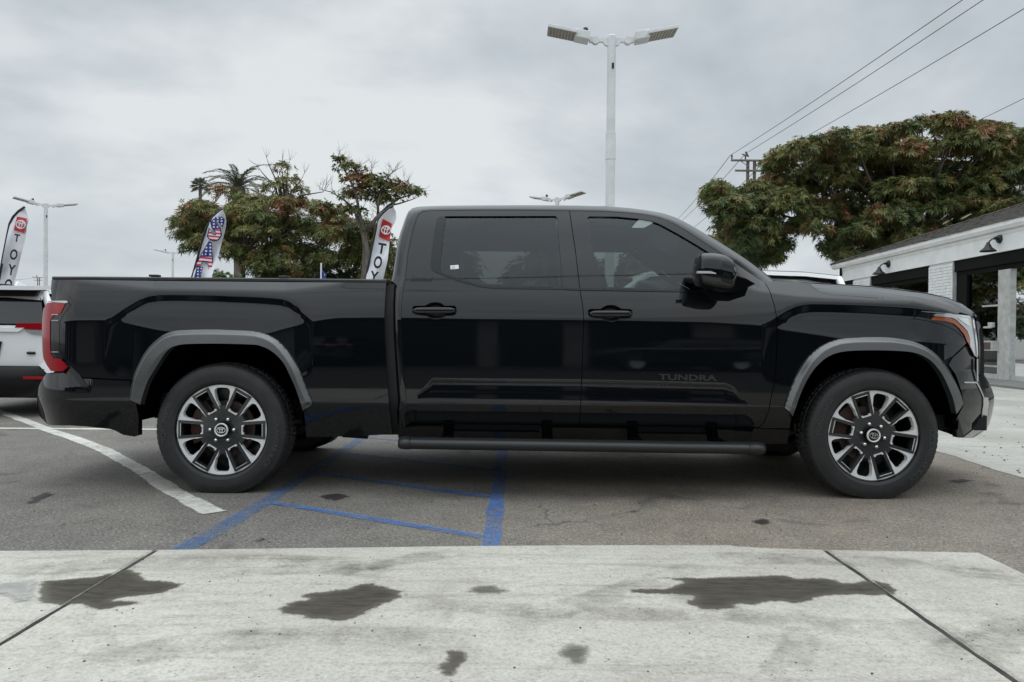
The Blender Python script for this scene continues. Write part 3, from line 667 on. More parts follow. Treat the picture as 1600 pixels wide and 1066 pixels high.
panel('sail_panel', [(1140, 418), (1180, 444), (1150, 456), (1102, 455), (1104, 444), (1120, 428)], M['gloss'], front_door, f=lambda X, Z: g(X, Z) - 0.002, gap=0, rim=0.02, mirror=front_door2)
for (OL, cx0, cx1, cy0, par, par2) in ((HAND_R, 646, 711.5, 483, rear_door, rear_door2), (HAND_F, 921, 986.5, 488, front_door, front_door2)):
    O = np.array([surf(*p) for p in OL])
    def f_rec(X, Z, O=O):
        Q = np.c_[np.atleast_1d(X), np.atleast_1d(Z)]; d = seg_dist(O, Q).reshape(np.shape(X)); s = np.clip(d / 0.035, 0, 1)
        return g(X, Z) + 0.002 + 0.035 * np.sin(s * math.pi / 2)
    panel('handle_recess', OL, M['paint'], par, f=f_rec, rx=0.008, rz=0.006, gap=-0.002, rim=0, mirror=par2, step=0.008)
    # pull bar
    rows = []
    for k in range(13):
        t = k / 12; px = cx0 + (cx1 - cx0) * t; cz = surf3(px, cy0 + 2.5); e = 1 - abs(2 * t - 1) ** 8
        hh = 0.020 * (0.55 + 0.45 * e); dd = 0.016 * (0.4 + 0.6 * e)
        rows.append([Vector((cz.x, cz.y - 0.016 - dd * math.copysign(abs(math.cos(w)) ** 0.6, math.cos(w)), cz.z + hh * math.copysign(abs(math.sin(w)) ** 0.6, math.sin(w)))) for w in [2 * math.pi * j / 16 for j in range(16)]])
    b = MB(); b.grid(rows, wrap=True); b.f += [tuple(range(16)), tuple(range(12 * 16, 13 * 16))[::-1]]
    h = b.obj('door_handle', M['paint'], par, True, OFF); mirror_obj(h, 'door_handle', par2)
# lettering
def place_text(s, c0, c1, hpx, parent, m, ext=0.003, f=g, shear=0.0, depth=0.004, tilt=True, bold=0.0, name='lettering', mirror=None):
    v, fc = text_geo(s, 1.0, 0.5, 0, bold); w = v[:, 0].max() - v[:, 0].min(); hh = v[:, 1].max() - v[:, 1].min()
    p0 = surf3(*c0, f); p1 = surf3(*c1, f); L = (p1 - p0).length; H = hpx * PXM
    mid = 0.5 * (v[:, 0].max() + v[:, 0].min()); midy = 0.5 * (v[:, 1].max() + v[:, 1].min())
    V = []
    for q in v:
        a = (q[0] - mid) / w + 0.5; e = (q[1] - midy) / hh
        p = p0.lerp(p1, a); X = p.x + shear * e * H; Z = p.z + e * H
        V.append((X, float(f(X, Z)) - depth * (0.5 + q[2]) - 0.0005, Z))
    return mk(name, V, fc, m, parent, off=OFF)
place_text('TUNDRA', (1029, 589), (1120, 591), 9.5, front_door, M['badge'], depth=0.006, bold=0.03)
place_text('Limited', (643, 436), (675.5, 436.3), 6.5, rear_door, M['gloss'], depth=0.004, shear=0.3, bold=0.03)
panel('window_sticker', [(703.5, 415), (716.5, 414), (717, 420), (704, 421)], M['white_sticker'], w1, f=lambda X, Z: g(X, Z) + 0.012, gap=0, rim=0)
for y in (417, 418.8): panel('ink_mark', [(706, y), (711, y - 0.3), (711, y + 0.3), (706, y + 0.6)], M['ink'], w1, f=lambda X, Z: g(X, Z) + 0.0115, gap=0, rim=0)

# door mirror
def mirror_shell(name, top, bot, depth_c, depth_r, m, parent, exp=0.55, n=20):
    xs = np.linspace(top[0][0], top[-1][0], 26); T = np.array(top); B = np.array(bot); rows = []
    for x in xs:
        ty = np.interp(x, T[:, 0], T[:, 1]); by = np.interp(x, B[:, 0], B[:, 1]); cy = (ty + by) / 2; ry = max((by - ty) / 2, 0.05)
        t = (x - xs[0]) / (xs[-1] - xs[0]); dr = np.interp(t, [0, 0.05, 0.5, 0.85, 1], depth_r); dc = np.interp(t, [0, 1], depth_c)
        c = at(x, cy, dc); sc = (dc + 4.7) / FPX; row = []
        for j in range(n):
            w = 2 * math.pi * j / n; a = math.copysign(abs(math.cos(w)) ** exp, math.cos(w)); s = math.copysign(abs(math.sin(w)) ** exp, math.sin(w))
            row.append(Vector((c.x, dc - dr * a, c.z + ry * sc * s)))
        rows.append(row)
    b = MB(); b.grid(rows, wrap=True); b.f += [tuple(range(n)), tuple(range(25 * n, 26 * n))[::-1]]
    o = b.obj(name, m, parent, True, OFF); return smooth_angle(o, 50)
sm = mirror_shell('side_mirror', [(1087.5, 412), (1089, 403), (1091.5, 397.8), (1100, 396.6), (1112, 397), (1122, 398.5), (1131, 401), (1138, 405.5), (1144, 411), (1148, 419), (1149.5, 427), (1148.5, 432)],
             [(1087.5, 438), (1089, 444), (1091, 448.5), (1112, 454), (1130, 456), (1138, 455), (1144, 450), (1147, 444), (1148.5, 434)], (-0.10, -0.13), (0.09, 0.11, 0.12, 0.10, 0.03), M['paint'], front_door)
b = MB(); b.prism([at(px, py, -0.03) for px, py in [(1110, 446), (1146, 430), (1152.7, 431.5), (1168, 436.5), (1180, 443.5), (1165, 450.5), (1151, 457), (1128, 456)]], (0, 0.12, 0))
arm = b.obj('mirror_arm', M['gloss'], sm, False, OFF)
b = MB()
for (P, y0) in (([(1089, 422.8), (1112, 423), (1119, 426), (1122, 429), (1112, 427.8), (1089, 427.4)], 0),):
    for_strip = [[at(px, py, -0.10 - 0.118) for px, py in P]]
b.prism([at(px, py, -0.228) for px, py in [(1090, 423.6), (1110, 423.8), (1118, 426.3), (1121, 428.4), (1110, 427.4), (1090, 427)]], (0, 0.03, 0)); b.obj('mirror_chrome', M['satin'], sm, False, OFF)
b = MB(); b.prism([at(px, py, -0.226) for px, py in [(1090, 419.8), (1112, 420.3), (1122, 424), (1128, 430), (1136, 434.2), (1146, 435), (1148.5, 430), (1144, 436.2), (1134, 437), (1126, 432.5), (1119, 427.2), (1111, 424), (1090, 423.4)]], (0, 0.03, 0)); b.obj('mirror_seam', M['gloss'], sm, False, OFF)
b = MB(); b.prism([at(px, py, -0.226) for px, py in [(1130, 424.5), (1143, 428), (1143.5, 431), (1136, 430.5), (1131, 427.5)]], (0, 0.02, 0)); b.obj('mirror_lamp', M['clear'], sm, False, OFF)
for o in [sm]:
    m2 = mirror_obj(o, 'side_mirror', front_door2)
    for ch in o.children: mirror_obj(ch, ch.name.split('.')[0], m2)

# ---- running board
M['step'] = mat('step_bar_black', (0.017, 0.018, 0.018), 0.42)
b = MB(); A = at(640, 692.3, -0.02); Bq = at(1180, 700.5, -0.02)
tb = [A.lerp(Bq, k / 24) for k in range(25)]
def oval(pts, ry, rz, n=16):
    return [[p + Vector((0, ry * math.cos(2 * math.pi * j / n), rz * math.copysign(abs(math.sin(2 * math.pi * j / n)) ** 0.7, math.sin(2 * math.pi * j / n)))) for j in range(n)] for p in pts]
b.grid(oval(tb, 0.07, 0.037), wrap=True); rb = b.obj('running_board', M['step'], truck, True, OFF)
for pts in ([at(643, 692.3, -0.02), at(634, 692.1, -0.02), at(628, 691.8, -0.015), at(624, 691.5, 0), at(622.6, 691.5, 0.005)], [at(1166, 700.3, -0.02), at(1178, 700.6, -0.02), at(1187, 700.6, -0.015), at(1192, 700.4, 0), at(1194.6, 700.3, 0.005)]):
    sc = [1.06, 1.08, 1.05, 0.9, 0.45]; rows = []
    for p, s in zip(pts, sc): rows += oval([p], 0.07 * s, 0.037 * s)
    b = MB(); b.grid(rows, wrap=True); b.f.append(tuple(range(4 * 16, 5 * 16))); b.f.append(tuple(range(16))[::-1]); b.obj('end_cap', M['step'], rb, True, OFF)
for (pa, pb) in (((690, 689), (845, 691.5)), ((985, 693.5), (1130, 696))):
    b = MB(); a = at(*pa, 0.04); c = at(*pb, 0.04); rows = []
    for k in range(13):
        t = k / 12; p = a.lerp(c, t); e = math.sin(math.pi * t) ** 0.5; rows.append([p + Vector((0, y, z)) for y, z in ((-0.088 * e - 0.01, -0.012 * e), (-0.08 * e, 0.012), (0.05, 0.016), (0.05, -0.01))])
    b.grid(rows); b.obj('step_pad', M['step'], rb, False, OFF)
for px in (855, 990, 1115, 700): p = at(px, 690, 0.12); b = MB(); b.box((p.x, 0.2, 0.368), (0.07, 0.4, 0.02)); b.obj('bracket', M['liner'], rb, False, OFF)
rb2 = mirror_obj(rb, 'running_board', truck)
for ch in rb.children: mirror_obj(ch, ch.name.split('.')[0], rb2)

# ---- underbody
b = MB()
for y in (0.52, 1.52): b.box((0.1, y, 0.50), (5.2, 0.09, 0.14))
b.box((0.4, 1.02, 0.50), (2.3, 1.5, 0.05)); b.box((-0.35, 0.95, 0.42), (0.7, 0.5, 0.16)); b.box((1.5, 1.02, 0.44), (0.8, 0.6, 0.2)); b.box((-2.45, 1.02, 0.56), (0.7, 1.4, 0.12)); b.box((-1.05, 1.02, 0.55), (0.3, 1.4, 0.1))
b.tube([(-1.86, 0.3, 0.41), (-1.86, 1.74, 0.41)], 0.055, 10); b.lathe([(0.02, -0.16), (0.14, -0.1), (0.16, 0), (0.14, 0.1), (0.02, 0.16)], 14, (-1.86, 1.02, 0.41), 'Y')
b.tube([(2.32, 0.3, 0.41), (2.32, 1.74, 0.41)], 0.05, 10); b.tube([(-0.2, 0.8, 0.46), (-1.86, 1.0, 0.42)], 0.04, 8)
b.tube([(0.3, 1.35, 0.44), (-0.7, 1.35, 0.43), (-1.2, 1.4, 0.55)], 0.035, 8); b.tube([(-1.15, 0.35, 0.37), (-0.98, 0.35, 0.36)], 0.045, 10)
b.box((-1.0, 0.55, 0.40), (0.22, 0.35, 0.09)); b.tube([(-1.4, 0.42, 0.38), (-2.0, 0.42, 0.36)], 0.03, 8)
b.box((0.2, 1.02, 0.415), (3.0, 1.46, 0.03)); b.box((-2.5, 1.02, 0.47), (0.5, 1.4, 0.03))  # flat plates added to block light and deepen the shade underneath
b.obj('chassis', M['dark'], truck, False, OFF)

# ---- cabin
b = MB(); b.box((0.45, 1.02, 0.66), (2.5, 1.72, 0.05)); b.box((1.85, 1.02, 0.98), (0.12, 1.7, 0.62)); b.box((-0.62, 1.02, 0.95), (0.06, 1.6, 0.6))
b.obj('cabin_floor', M['cabin'], truck, False, OFF)
b = MB(); b.box((1.55, 1.02, 1.17), (0.6, 1.62, 0.22), bev=0.06); b.obj('dashboard', M['cabin'], truck, True, OFF)
def seat(x, y, w, name='seat'):
    b = MB(); b.box((x, y, 0.84), (0.52, w, 0.18), bev=0.05); rt = Matrix.Rotation(R(-16), 3, 'Y'); b.box((x - 0.32, y, 1.16), (0.15, w, 0.66), rot=rt, bev=0.05)
    o = b.obj(name, M['fabric'], truck, False, OFF); smooth_angle(o, 60)
    for yy in ([y] if w < 0.8 else [y - 0.45, y, y + 0.45]):
        b = MB(); b.box((x - 0.43, yy, 1.56), (0.10, 0.27, 0.17), rot=rt, bev=0.04); b.tube([(x - 0.40, yy - 0.06, 1.45), (x - 0.43, yy - 0.06, 1.52)], 0.008, 6); b.tube([(x - 0.40, yy + 0.06, 1.45), (x - 0.43, yy + 0.06, 1.52)], 0.008, 6)
        b.obj('headrest', M['fabric'], o, False, OFF)
seat(0.95, 0.55, 0.54); seat(0.95, 1.49, 0.54); seat(-0.05, 1.02, 1.4)
b = MB()
rt = Matrix.Rotation(R(64), 3, 'Y'); cS = Vector((1.22, 1.49, 1.18))
b.tube([cS + rt @ Vector((0.185 * math.cos(w), 0.185 * math.sin(w), 0)) for w in np.linspace(0, 2 * math.pi, 33)], 0.014, 8)
b.box(cS, (0.13, 0.12, 0.04), rot=rt, bev=0.01)
for w in (0, math.pi / 2, math.pi, 1.5 * math.pi): b.tube([cS, cS + rt @ Vector((0.185 * math.cos(w), 0.185 * math.sin(w), 0))], 0.012, 6)
b.tube([cS, cS + Vector((0.3, 0, -0.12))], 0.03, 8); b.obj('steering_wheel', M['cabin'], truck, False, OFF)
b = MB(); b.box((0.25, 1.02, 1.765), (1.5, 1.25, 0.03)); b.obj('headliner', M['cabin_lt'], truck, False, OFF)

# ---- wheels
R_T, R_R, CZ = 0.430, 0.294, 0.408
def circ(r, n, a0=0.0): return [(r * math.cos(a0 + 2 * math.pi * i / n), r * math.sin(a0 + 2 * math.pi * i / n)) for i in range(n)]
def rotp(P, a): c, s = math.cos(a), math.sin(a); return [(x * c - y * s, x * s + y * c) for x, y in P]
def plate(loops, y0, depth, m, name, parent, res=0.03, yfun=None):
    loops = [np.array(l, float) for l in loops]
    V2, F = cdt(loops, res, res, res)
    yf = yfun or (lambda x, z: np.full(np.shape(x), y0))
    V = np.c_[V2[:, 0], yf(V2[:, 0], V2[:, 1]), V2[:, 1]].tolist()
    a, b_, c = V2[F[:, 0]], V2[F[:, 1]], V2[F[:, 2]]; cr = (b_[:, 0] - a[:, 0]) * (c[:, 1] - a[:, 1]) - (b_[:, 1] - a[:, 1]) * (c[:, 0] - a[:, 0])
    F = np.where((cr > 0)[:, None], F, F[:, ::-1]); faces = [tuple(t) for t in F]
    for li, L in enumerate(loops):
        s = 1 if area2(L) > 0 else -1
        if li: s = -s
        n = len(L); y = yf(L[:, 0], L[:, 1])
        for i in range(n):
            j = (i + 1) % n; k = len(V); V += [(L[i, 0], y[i], L[i, 1]), (L[j, 0], y[j], L[j, 1]), (L[j, 0], y[j] + depth, L[j, 1]), (L[i, 0], y[i] + depth, L[i, 1])]
            faces.append((k, k + 1, k + 2, k + 3) if s < 0 else (k + 3, k + 2, k + 1, k))
    return mk(name, V, faces, m, parent)
def rbox(r0, r1, h0, h1, c=0.25):
    """radial slot from r0 to r1, half-widths h0 (inside) and h1 (outside), cut corners"""
    d = (r1 - r0) * c * 0.5; e0, e1 = h0 * c, h1 * c
    return [(r0 + d, -h0), (r1 - d, -h1), (r1, -h1 + e1 * 1.5), (r1, h1 - e1 * 1.5), (r1 - d, h1), (r0 + d, h0), (r0, h0 - e0 * 1.5), (r0, -h0 + e0 * 1.5)]
def make_wheel():
    r = R_R
    b = MB(); prof = [(r * 0.985, 0.030), (r, 0.016), (r * 1.01, 0.020), (r * 1.005, 0.045), (r * 0.93, 0.06), (r * 0.90, 0.10), (r * 0.89, 0.24), (r * 0.4, 0.245)]
    b.lathe(prof, 64, (0, 0, 0), 'Y'); wh = b.obj('wheel', M['wheelblack'], truck, False, fix=False); smooth_angle(wh, 30)
    # tyre: lathe with tread
    pr = [(r * 0.99, 0.040), (r * 1.02, 0.014), (r * 1.06, 0.006), (r * 1.09, 0.003), (r * 1.095, 0.0045), (r * 1.20, 0.000), (r * 1.30, 0.004), (R_T - 0.022, 0.016), (R_T - 0.020, 0.0155), (R_T - 0.012, 0.023), (R_T - 0.005, 0.036), (R_T, 0.060), (R_T + 0.001, 0.085), (R_T - 0.008, 0.088), (R_T - 0.008, 0.096), (R_T + 0.002, 0.099), (R_T + 0.002, 0.133), (R_T - 0.008, 0.136), (R_T - 0.008, 0.144), (R_T + 0.002, 0.147), (R_T + 0.001, 0.18), (R_T, 0.205), (R_T - 0.012, 0.242), (r * 1.25, 0.262), (r * 1.05, 0.255), (r * 0.99, 0.235)]
    n = 288; V = []; 
    for k, (rad, y) in enumerate(pr):
        for j in range(n):
            w = 2 * math.pi * j / n; rr = rad
            if 9 <= k <= 12 and j % 4 == 0: rr -= 0.0035
            if 14 < k < 17 and j % 6 == 2: rr -= 0.006
            if k >= 19 and k <= 22 and j % 4 == 2: rr -= 0.007
            z = rr * math.sin(w)
            if z < -(CZ - 0.003): z = -(CZ - 0.003) + (z + CZ - 0.003) * 0.12
            V.append((rr * math.cos(w), y, z))
    F = [(i * n + (j + 1) % n, i * n + j, (i + 1) * n + j, (i + 1) * n + (j + 1) % n) for i in range(len(pr) - 1) for j in range(n)]
    ty = mk('tyre', V, F, M['rubber'], wh); bm = bmesh.new(); bm.from_mesh(ty.data); bmesh.ops.recalc_face_normals(bm, faces=bm.faces); bm.to_mesh(ty.data); bm.free(); smooth_angle(ty, 28)
    for s, a0, rad, size in (('YOKOHAMA', 205, 1.235, 0.036), ('GEOLANDAR X-CV', -18, 1.235, 0.034), ('265/60R20', 300, 1.16, 0.018), ('M+S', 75, 1.16, 0.02)):
        v, fc = text_geo(s, size * 1.25, 0.5, 0); a0 = R(a0) if s != 'YOKOHAMA' else R(172)
        if s.startswith('GEO'): a0 = R(-10)
        VV = []
        for q in v:
            rr = r * rad + q[1]; w = a0 - q[0] / (r * rad); VV.append((rr * math.cos(w), (0.0005 if q[2] < 0 else -0.0022), rr * math.sin(w)))
        mk('sidewall_lettering', VV, fc, M['rubber2'], wh)
    # machined face with slots
    outer = circ(r * 0.985, 96); holes = []
    for i in range(6):
        a = math.pi / 3 * i
        holes.append(resample(rotp([(r * 0.30, -r * 0.165), (r * 0.955, -r * 0.225), (r * 0.955, r * 0.225), (r * 0.30, r * 0.165)], a), 0.03))
        holes.append(resample(rotp(rbox(r * 0.605, r * 0.945, r * 0.118, r * 0.182, 0.28), a + math.pi / 6), 0.03))
    # merge the six frame cut-outs and the hub into one star-shaped hole
    star = []
    for i in range(6):
        a = math.pi / 3 * i; star += rotp([(r * 0.42, -r * 0.172), (r * 0.955, -r * 0.206), (r * 0.955, r * 0.206), (r * 0.42, r * 0.172)], a); star += rotp([(r * 0.585, -r * 0.105), (r * 0.64, -r * 0.139), (r * 0.83, -r * 0.174), (r * 0.89, -r * 0.158), (r * 0.922, -r * 0.11), (r * 0.928, 0), (r * 0.922, r * 0.11), (r * 0.89, r * 0.158), (r * 0.83, r * 0.174), (r * 0.64, r * 0.139), (r * 0.585, r * 0.105)], a + math.pi / 6)
    dish = lambda x, z: 0.026 + 0.012 * (1 - np.clip(np.sqrt(x * x + z * z) / r, 0, 1)) * 2.0
    plate([outer, resample(star, 0.03)], 0.02, 0.04, M['alloy'], 'rim_face', wh, yfun=dish)
    # black spoke frames + hub as one star
    star2 = []
    for i in range(6):
        a = math.pi / 3 * i; star2 += rotp([(r * 0.42, -r * 0.166), (r * 0.945, -r * 0.198), (r * 0.945, r * 0.198), (r * 0.42, r * 0.166)], a); star2 += rotp([(r * 0.535, -r * 0.06), (r * 0.52, 0), (r * 0.535, r * 0.06)], a + math.pi / 6)
    slots = [resample(rotp(rbox(r * 0.44, r * 0.89, r * 0.102, r * 0.138, 0.10), math.pi / 3 * i), 0.03) for i in range(6)]
    dish2 = lambda x, z: 0.018 + 0.022 * (1 - np.clip(np.sqrt(x * x + z * z) / r, 0, 1)) * 2.0
    plate([resample(star2, 0.03)] + slots, 0.02, 0.05, M['spokeblack'], 'spokes', wh, yfun=dish2)
    # machined lips inside the spoke slots
    for i in range(6):
        o1 = rotp([(r * 0.425, -r * 0.10), (r * 0.47, -r * 0.105), (r * 0.47, -r * 0.075), (r * 0.445, -r * 0.06), (r * 0.445, r * 0.06), (r * 0.47, r * 0.075), (r * 0.47, r * 0.105), (r * 0.425, r * 0.10)], math.pi / 3 * i)
        plate([o1], 0.032, 0.02, M['alloy'], 'spoke_lip', wh, res=0.05)
        e = rotp([(r * 0.889, -r * 0.136), (r * 0.898, -r * 0.136), (r * 0.898, r * 0.136), (r * 0.889, r * 0.136)], math.pi / 3 * i)
        plate([e], 0.017, 0.006, M['alloy'], 'spoke_edge', wh, res=0.05)
        b = MB(); a = math.pi / 3 * i; b.lathe([(0.0, -0.016), (0.008, -0.015), (0.012, -0.007), (0.013, 0.02)], 12, (r * 0.262 * math.cos(a), 0.036, r * 0.262 * math.sin(a)), 'Y'); ln = b.obj('lug_nut', M['chrome'], wh, True, fix=False)
    b = MB(); b.lathe([(0.0, 0.020), (r * 0.115, 0.020), (r * 0.118, 0.018)], 40, axis='Y'); b.lathe([(r * 0.12, 0.05), (r * 0.165, 0.05), (r * 0.16, 0.021)], 40, axis='Y'); cap = b.obj('hub_cap', M['wheelblack'], wh, True, fix=False)
    b = MB(); b.lathe([(r * 0.118, 0.024), (r * 0.12, 0.014), (r * 0.145, 0.012), (r * 0.15, 0.022)], 40, axis='Y'); b.obj('cap_ring', M['alloy'], wh, True, fix=False)
    b = MB()
    for (ra, rb_, cy) in ((0.092, 0.062, 0), (0.028, 0.060, 0.0), (0.058, 0.024, 0.035)):
        b.tube([(r * ra * math.cos(w), 0.016, r * (cy + rb_ * math.sin(w))) for w in np.linspace(0, 2 * math.pi, 25)], r * 0.011, 5, cap=False)
    b.obj('emblem', M['chrome'], wh, False)
    b = MB(); b.lathe([(r * 0.25, 0.12), (r * 0.62, 0.12), (r * 0.62, 0.15)], 48, axis='Y'); b.lathe([(0, 0.09), (r * 0.24, 0.09), (r * 0.26, 0.13)], 32, axis='Y'); b.obj('brake_disc', M['iron'], wh, False, fix=False)
    b = MB(); P = [(r * q * math.cos(w), r * q * math.sin(w)) for q, ws in ((0.78, np.linspace(2.2, 3.6, 8)), (0.5, np.linspace(3.6, 2.2, 8))) for w in ws]
    b.prism([Vector((x, 0.095, z)) for x, z in P], (0, 0.07, 0)); b.obj('brake_caliper', M['caliper'], wh, False)
    return wh
whl = make_wheel()
off = Vector(OFF)
pr_, pf_ = at(343, 672.5, 0.02), at(1368.5, 683, 0.02)
whl.location = Vector((pr_.x, 0.03, CZ)) - off; whl.rotation_euler = (0, 0, 0)
for (x, far, spin) in ((pf_.x, False, 12), (pr_.x, True, 20), (pf_.x, True, 41)):
    c = copy_tree(whl, truck)
    c.location = Vector((x, W_T - 0.03 if far else 0.03, CZ)) - off; c.rotation_euler = (0, R(spin), R(180) if far else 0)
# ================================================================== GROUND
def asphalt_b(t, b):
    v = objco(t)
    big = noise_n(t, v, 0.55, 5, 0.6, 0.4); mid = noise_n(t, v, 3.5, 6, 0.65); fine = noise_n(t, v, 75, 5, 0.75)
    sp = N(t, 'ShaderNodeSeparateXYZ'); t.links.new(v, sp.inputs[0])
    warm = math_n(t, 'ADD', math_n(t, 'MULTIPLY', sp.outputs[0], 0.35), math_n(t, 'SUBTRACT', big, 0.15)); warm = ramp(t, warm, [(0.1, 0.0), (0.7, 1.0)])
    c = mixc(t, warm, (0.145, 0.138, 0.128), (0.25, 0.205, 0.155))
    c = mixc(t, ramp(t, mid, [(0.36, 0.0), (0.66, 1.0)]), c, mixc(t, 0.55, c, (0.07, 0.066, 0.06)))
    c = mixc(t, ramp(t, noise_n(t, v, 1.1, 6, 0.6, 0.9), [(0.45, 0.0), (0.66, 0.55)]), c, (0.23, 0.208, 0.175))
    c = mixc(t, ramp(t, fine, [(0.46, 0.0), (0.64, 0.85)]), c, (0.29, 0.262, 0.222))
    c = mixc(t, ramp(t, fine, [(0.34, 0.8), (0.46, 0.0)]), c, (0.03, 0.029, 0.028))
    gv = N(t, 'ShaderNodeTexVoronoi', i_Scale=115.0); t.links.new(v, gv.inputs['Vector']); gs = N(t, 'ShaderNodeSeparateColor'); t.links.new(gv.outputs['Color'], gs.inputs[0])
    c = mixc(t, 1.0, c, ramp(t, gs.outputs[0], [(0.0, 0.68), (0.5, 0.96), (0.92, 1.16), (1.0, 1.55)]), 'MULTIPLY')
    # oil spots and cracks
    oil = noise_n(t, v, 1.7, 4, 0.5, 1.2); c = mixc(t, ramp(t, oil, [(0.62, 0.0), (0.72, 0.5)]), c, (0.05, 0.047, 0.044))
    d = N(t, 'ShaderNodeVectorMath', operation='ADD'); nz = N(t, 'ShaderNodeTexNoise', i_Scale=2.5, i_Detail=5.0); t.links.new(v, nz.inputs['Vector'])
    sc = N(t, 'ShaderNodeVectorMath', operation='SCALE'); sc.inputs['Scale'].default_value = 0.45; t.links.new(nz.outputs['Color'], sc.inputs[0]); t.links.new(v, d.inputs[0]); t.links.new(sc.outputs[0], d.inputs[1])
    vo = N(t, 'ShaderNodeTexVoronoi', feature='DISTANCE_TO_EDGE', i_Scale=0.55); t.links.new(d.outputs[0], vo.inputs['Vector'])
    cr = math_n(t, 'MULTIPLY', ramp(t, vo.outputs[0], [(0.002, 1.0), (0.007, 0.0)]), ramp(t, noise_n(t, v, 0.9, 3), [(0.52, 0.0), (0.62, 0.55)]))
    c = mixc(t, cr, c, (0.03, 0.03, 0.03)); t.links.new(c, b.inputs['Base Color'])
    h = math_n(t, 'ADD', math_n(t, 'MULTIPLY', fine, 0.6), math_n(t, 'MULTIPLY', mid, 0.4)); bump_n(t, b, math_n(t, 'SUBTRACT', h, math_n(t, 'MULTIPLY', cr, 0.8)), 0.55, 0.006)
M['asphalt'] = mat('asphalt', (0.1, 0.1, 0.1), 0.85, build=asphalt_b)
def concrete_b(lo, hi, sm, streak=True):
    def f(t, b):
        v = objco(t); big = noise_n(t, v, 0.8, 6, 0.6, 0.6); fine = noise_n(t, v, 60, 6, 0.8); v2 = objco(t, (1.3, 2.8, 1)); st = noise_n(t, v2, 3.2, 8, 0.75, 1.6)
        c = mixc(t, ramp(t, big, [(0.33, 0.0), (0.66, 1.0)]), lo, hi)
        c = mixc(t, ramp(t, st, [(0.50, 0.0), (0.68, 0.38 if streak else 0.2)]), c, sm)
        mp = N(t, 'ShaderNodeMapping'); mp.inputs['Rotation'].default_value = (0, 0, R(24)); mp.inputs['Scale'].default_value = (0.5, 6, 1)
        tcx = N(t, 'ShaderNodeTexCoord'); t.links.new(tcx.outputs['Object'], mp.inputs[0]); s2 = noise_n(t, mp.outputs[0], 2.0, 6, 0.6, 1.0)
        c = mixc(t, ramp(t, s2, [(0.54, 0.0), (0.70, 0.5 if streak else 0.1)]), c, sm)
        blot = noise_n(t, v, 3.1, 5, 0.6, 0.8); c = mixc(t, ramp(t, blot, [(0.56, 0.0), (0.72, 0.42)]), c, sm)
        c = mixc(t, ramp(t, fine, [(0.54, 0.0), (0.66, 0.55)]), c, (hi[0] * 1.12, hi[1] * 1.12, hi[2] * 1.1))
        c = mixc(t, ramp(t, fine, [(0.34, 0.75), (0.46, 0.0)]), c, sm)
        vo = N(t, 'ShaderNodeTexVoronoi', i_Scale=11.0); t.links.new(v, vo.inputs['Vector'])
        pit = math_n(t, 'MULTIPLY', ramp(t, vo.outputs[0], [(0.035, 1.0), (0.07, 0.0)]), ramp(t, noise_n(t, v, 2.3, 2), [(0.5, 0.0), (0.56, 0.8)]))
        c = mixc(t, pit, c, (0.10, 0.095, 0.085))
        gv = N(t, 'ShaderNodeTexVoronoi', i_Scale=150.0); t.links.new(v, gv.inputs['Vector']); gs = N(t, 'ShaderNodeSeparateColor'); t.links.new(gv.outputs['Color'], gs.inputs[0])
        c = mixc(t, 1.0, c, ramp(t, gs.outputs[0], [(0.0, 0.80), (0.2, 0.95), (1.0, 1.06)]), 'MULTIPLY')
        t.links.new(c, b.inputs['Base Color']); bump_n(t, b, math_n(t, 'ADD', math_n(t, 'MULTIPLY', fine, 0.5), math_n(t, 'MULTIPLY', st, 0.5)), 0.35, 0.004)
    return f
M['concrete'] = mat('worn_concrete', (0.4, 0.4, 0.38), 0.8, build=concrete_b((0.40, 0.38, 0.325), (0.575, 0.55, 0.49), (0.225, 0.205, 0.165)))
M['apron'] = mat('apron_concrete', (0.36, 0.35, 0.33), 0.8, build=concrete_b((0.36, 0.345, 0.305), (0.50, 0.485, 0.44), (0.22, 0.205, 0.175)))
b = MB(); n = 2400
b.add([(-n, -n, 0), (n, -n, 0), (n, n, 0), (-n, n, 0)], [(0, 1, 2, 3)])
ground = tag(b.obj('asphalt_ground', M['asphalt'], fix=False), 'worn grey brown asphalt of the parking lot', kind='structure')

def darkasph_b(t, b):
    v = objco(t); f_ = noise_n(t, v, 70, 4, 0.7); t.links.new(ramp(t, f_, [(0.35, (0.03, 0.03, 0.031)), (0.7, (0.065, 0.064, 0.062))]), b.inputs['Base Color']); bump_n(t, b, f_, 0.4, 0.005)
M['darkasph'] = mat('dark_reflected_asphalt', (0.045, 0.045, 0.045), 0.85, build=darkasph_b)  # darker ground added out of view to deepen the truck's lower reflections
b = MB(); b.add([(-60, -60, 0.004), (60, -60, 0.004), (60, -6.36, 0.004), (-60, -6.36, 0.004)], [(0, 1, 2, 3)]); tag(b.obj('dark_asphalt_sheet', M['darkasph'], fix=False), 'unseen dark sheet added behind the camera to darken reflections in the truck', kind='structure')
def edge_line(pxs, z=0.0): return [gnd(px, py, z) for px, py in pxs]
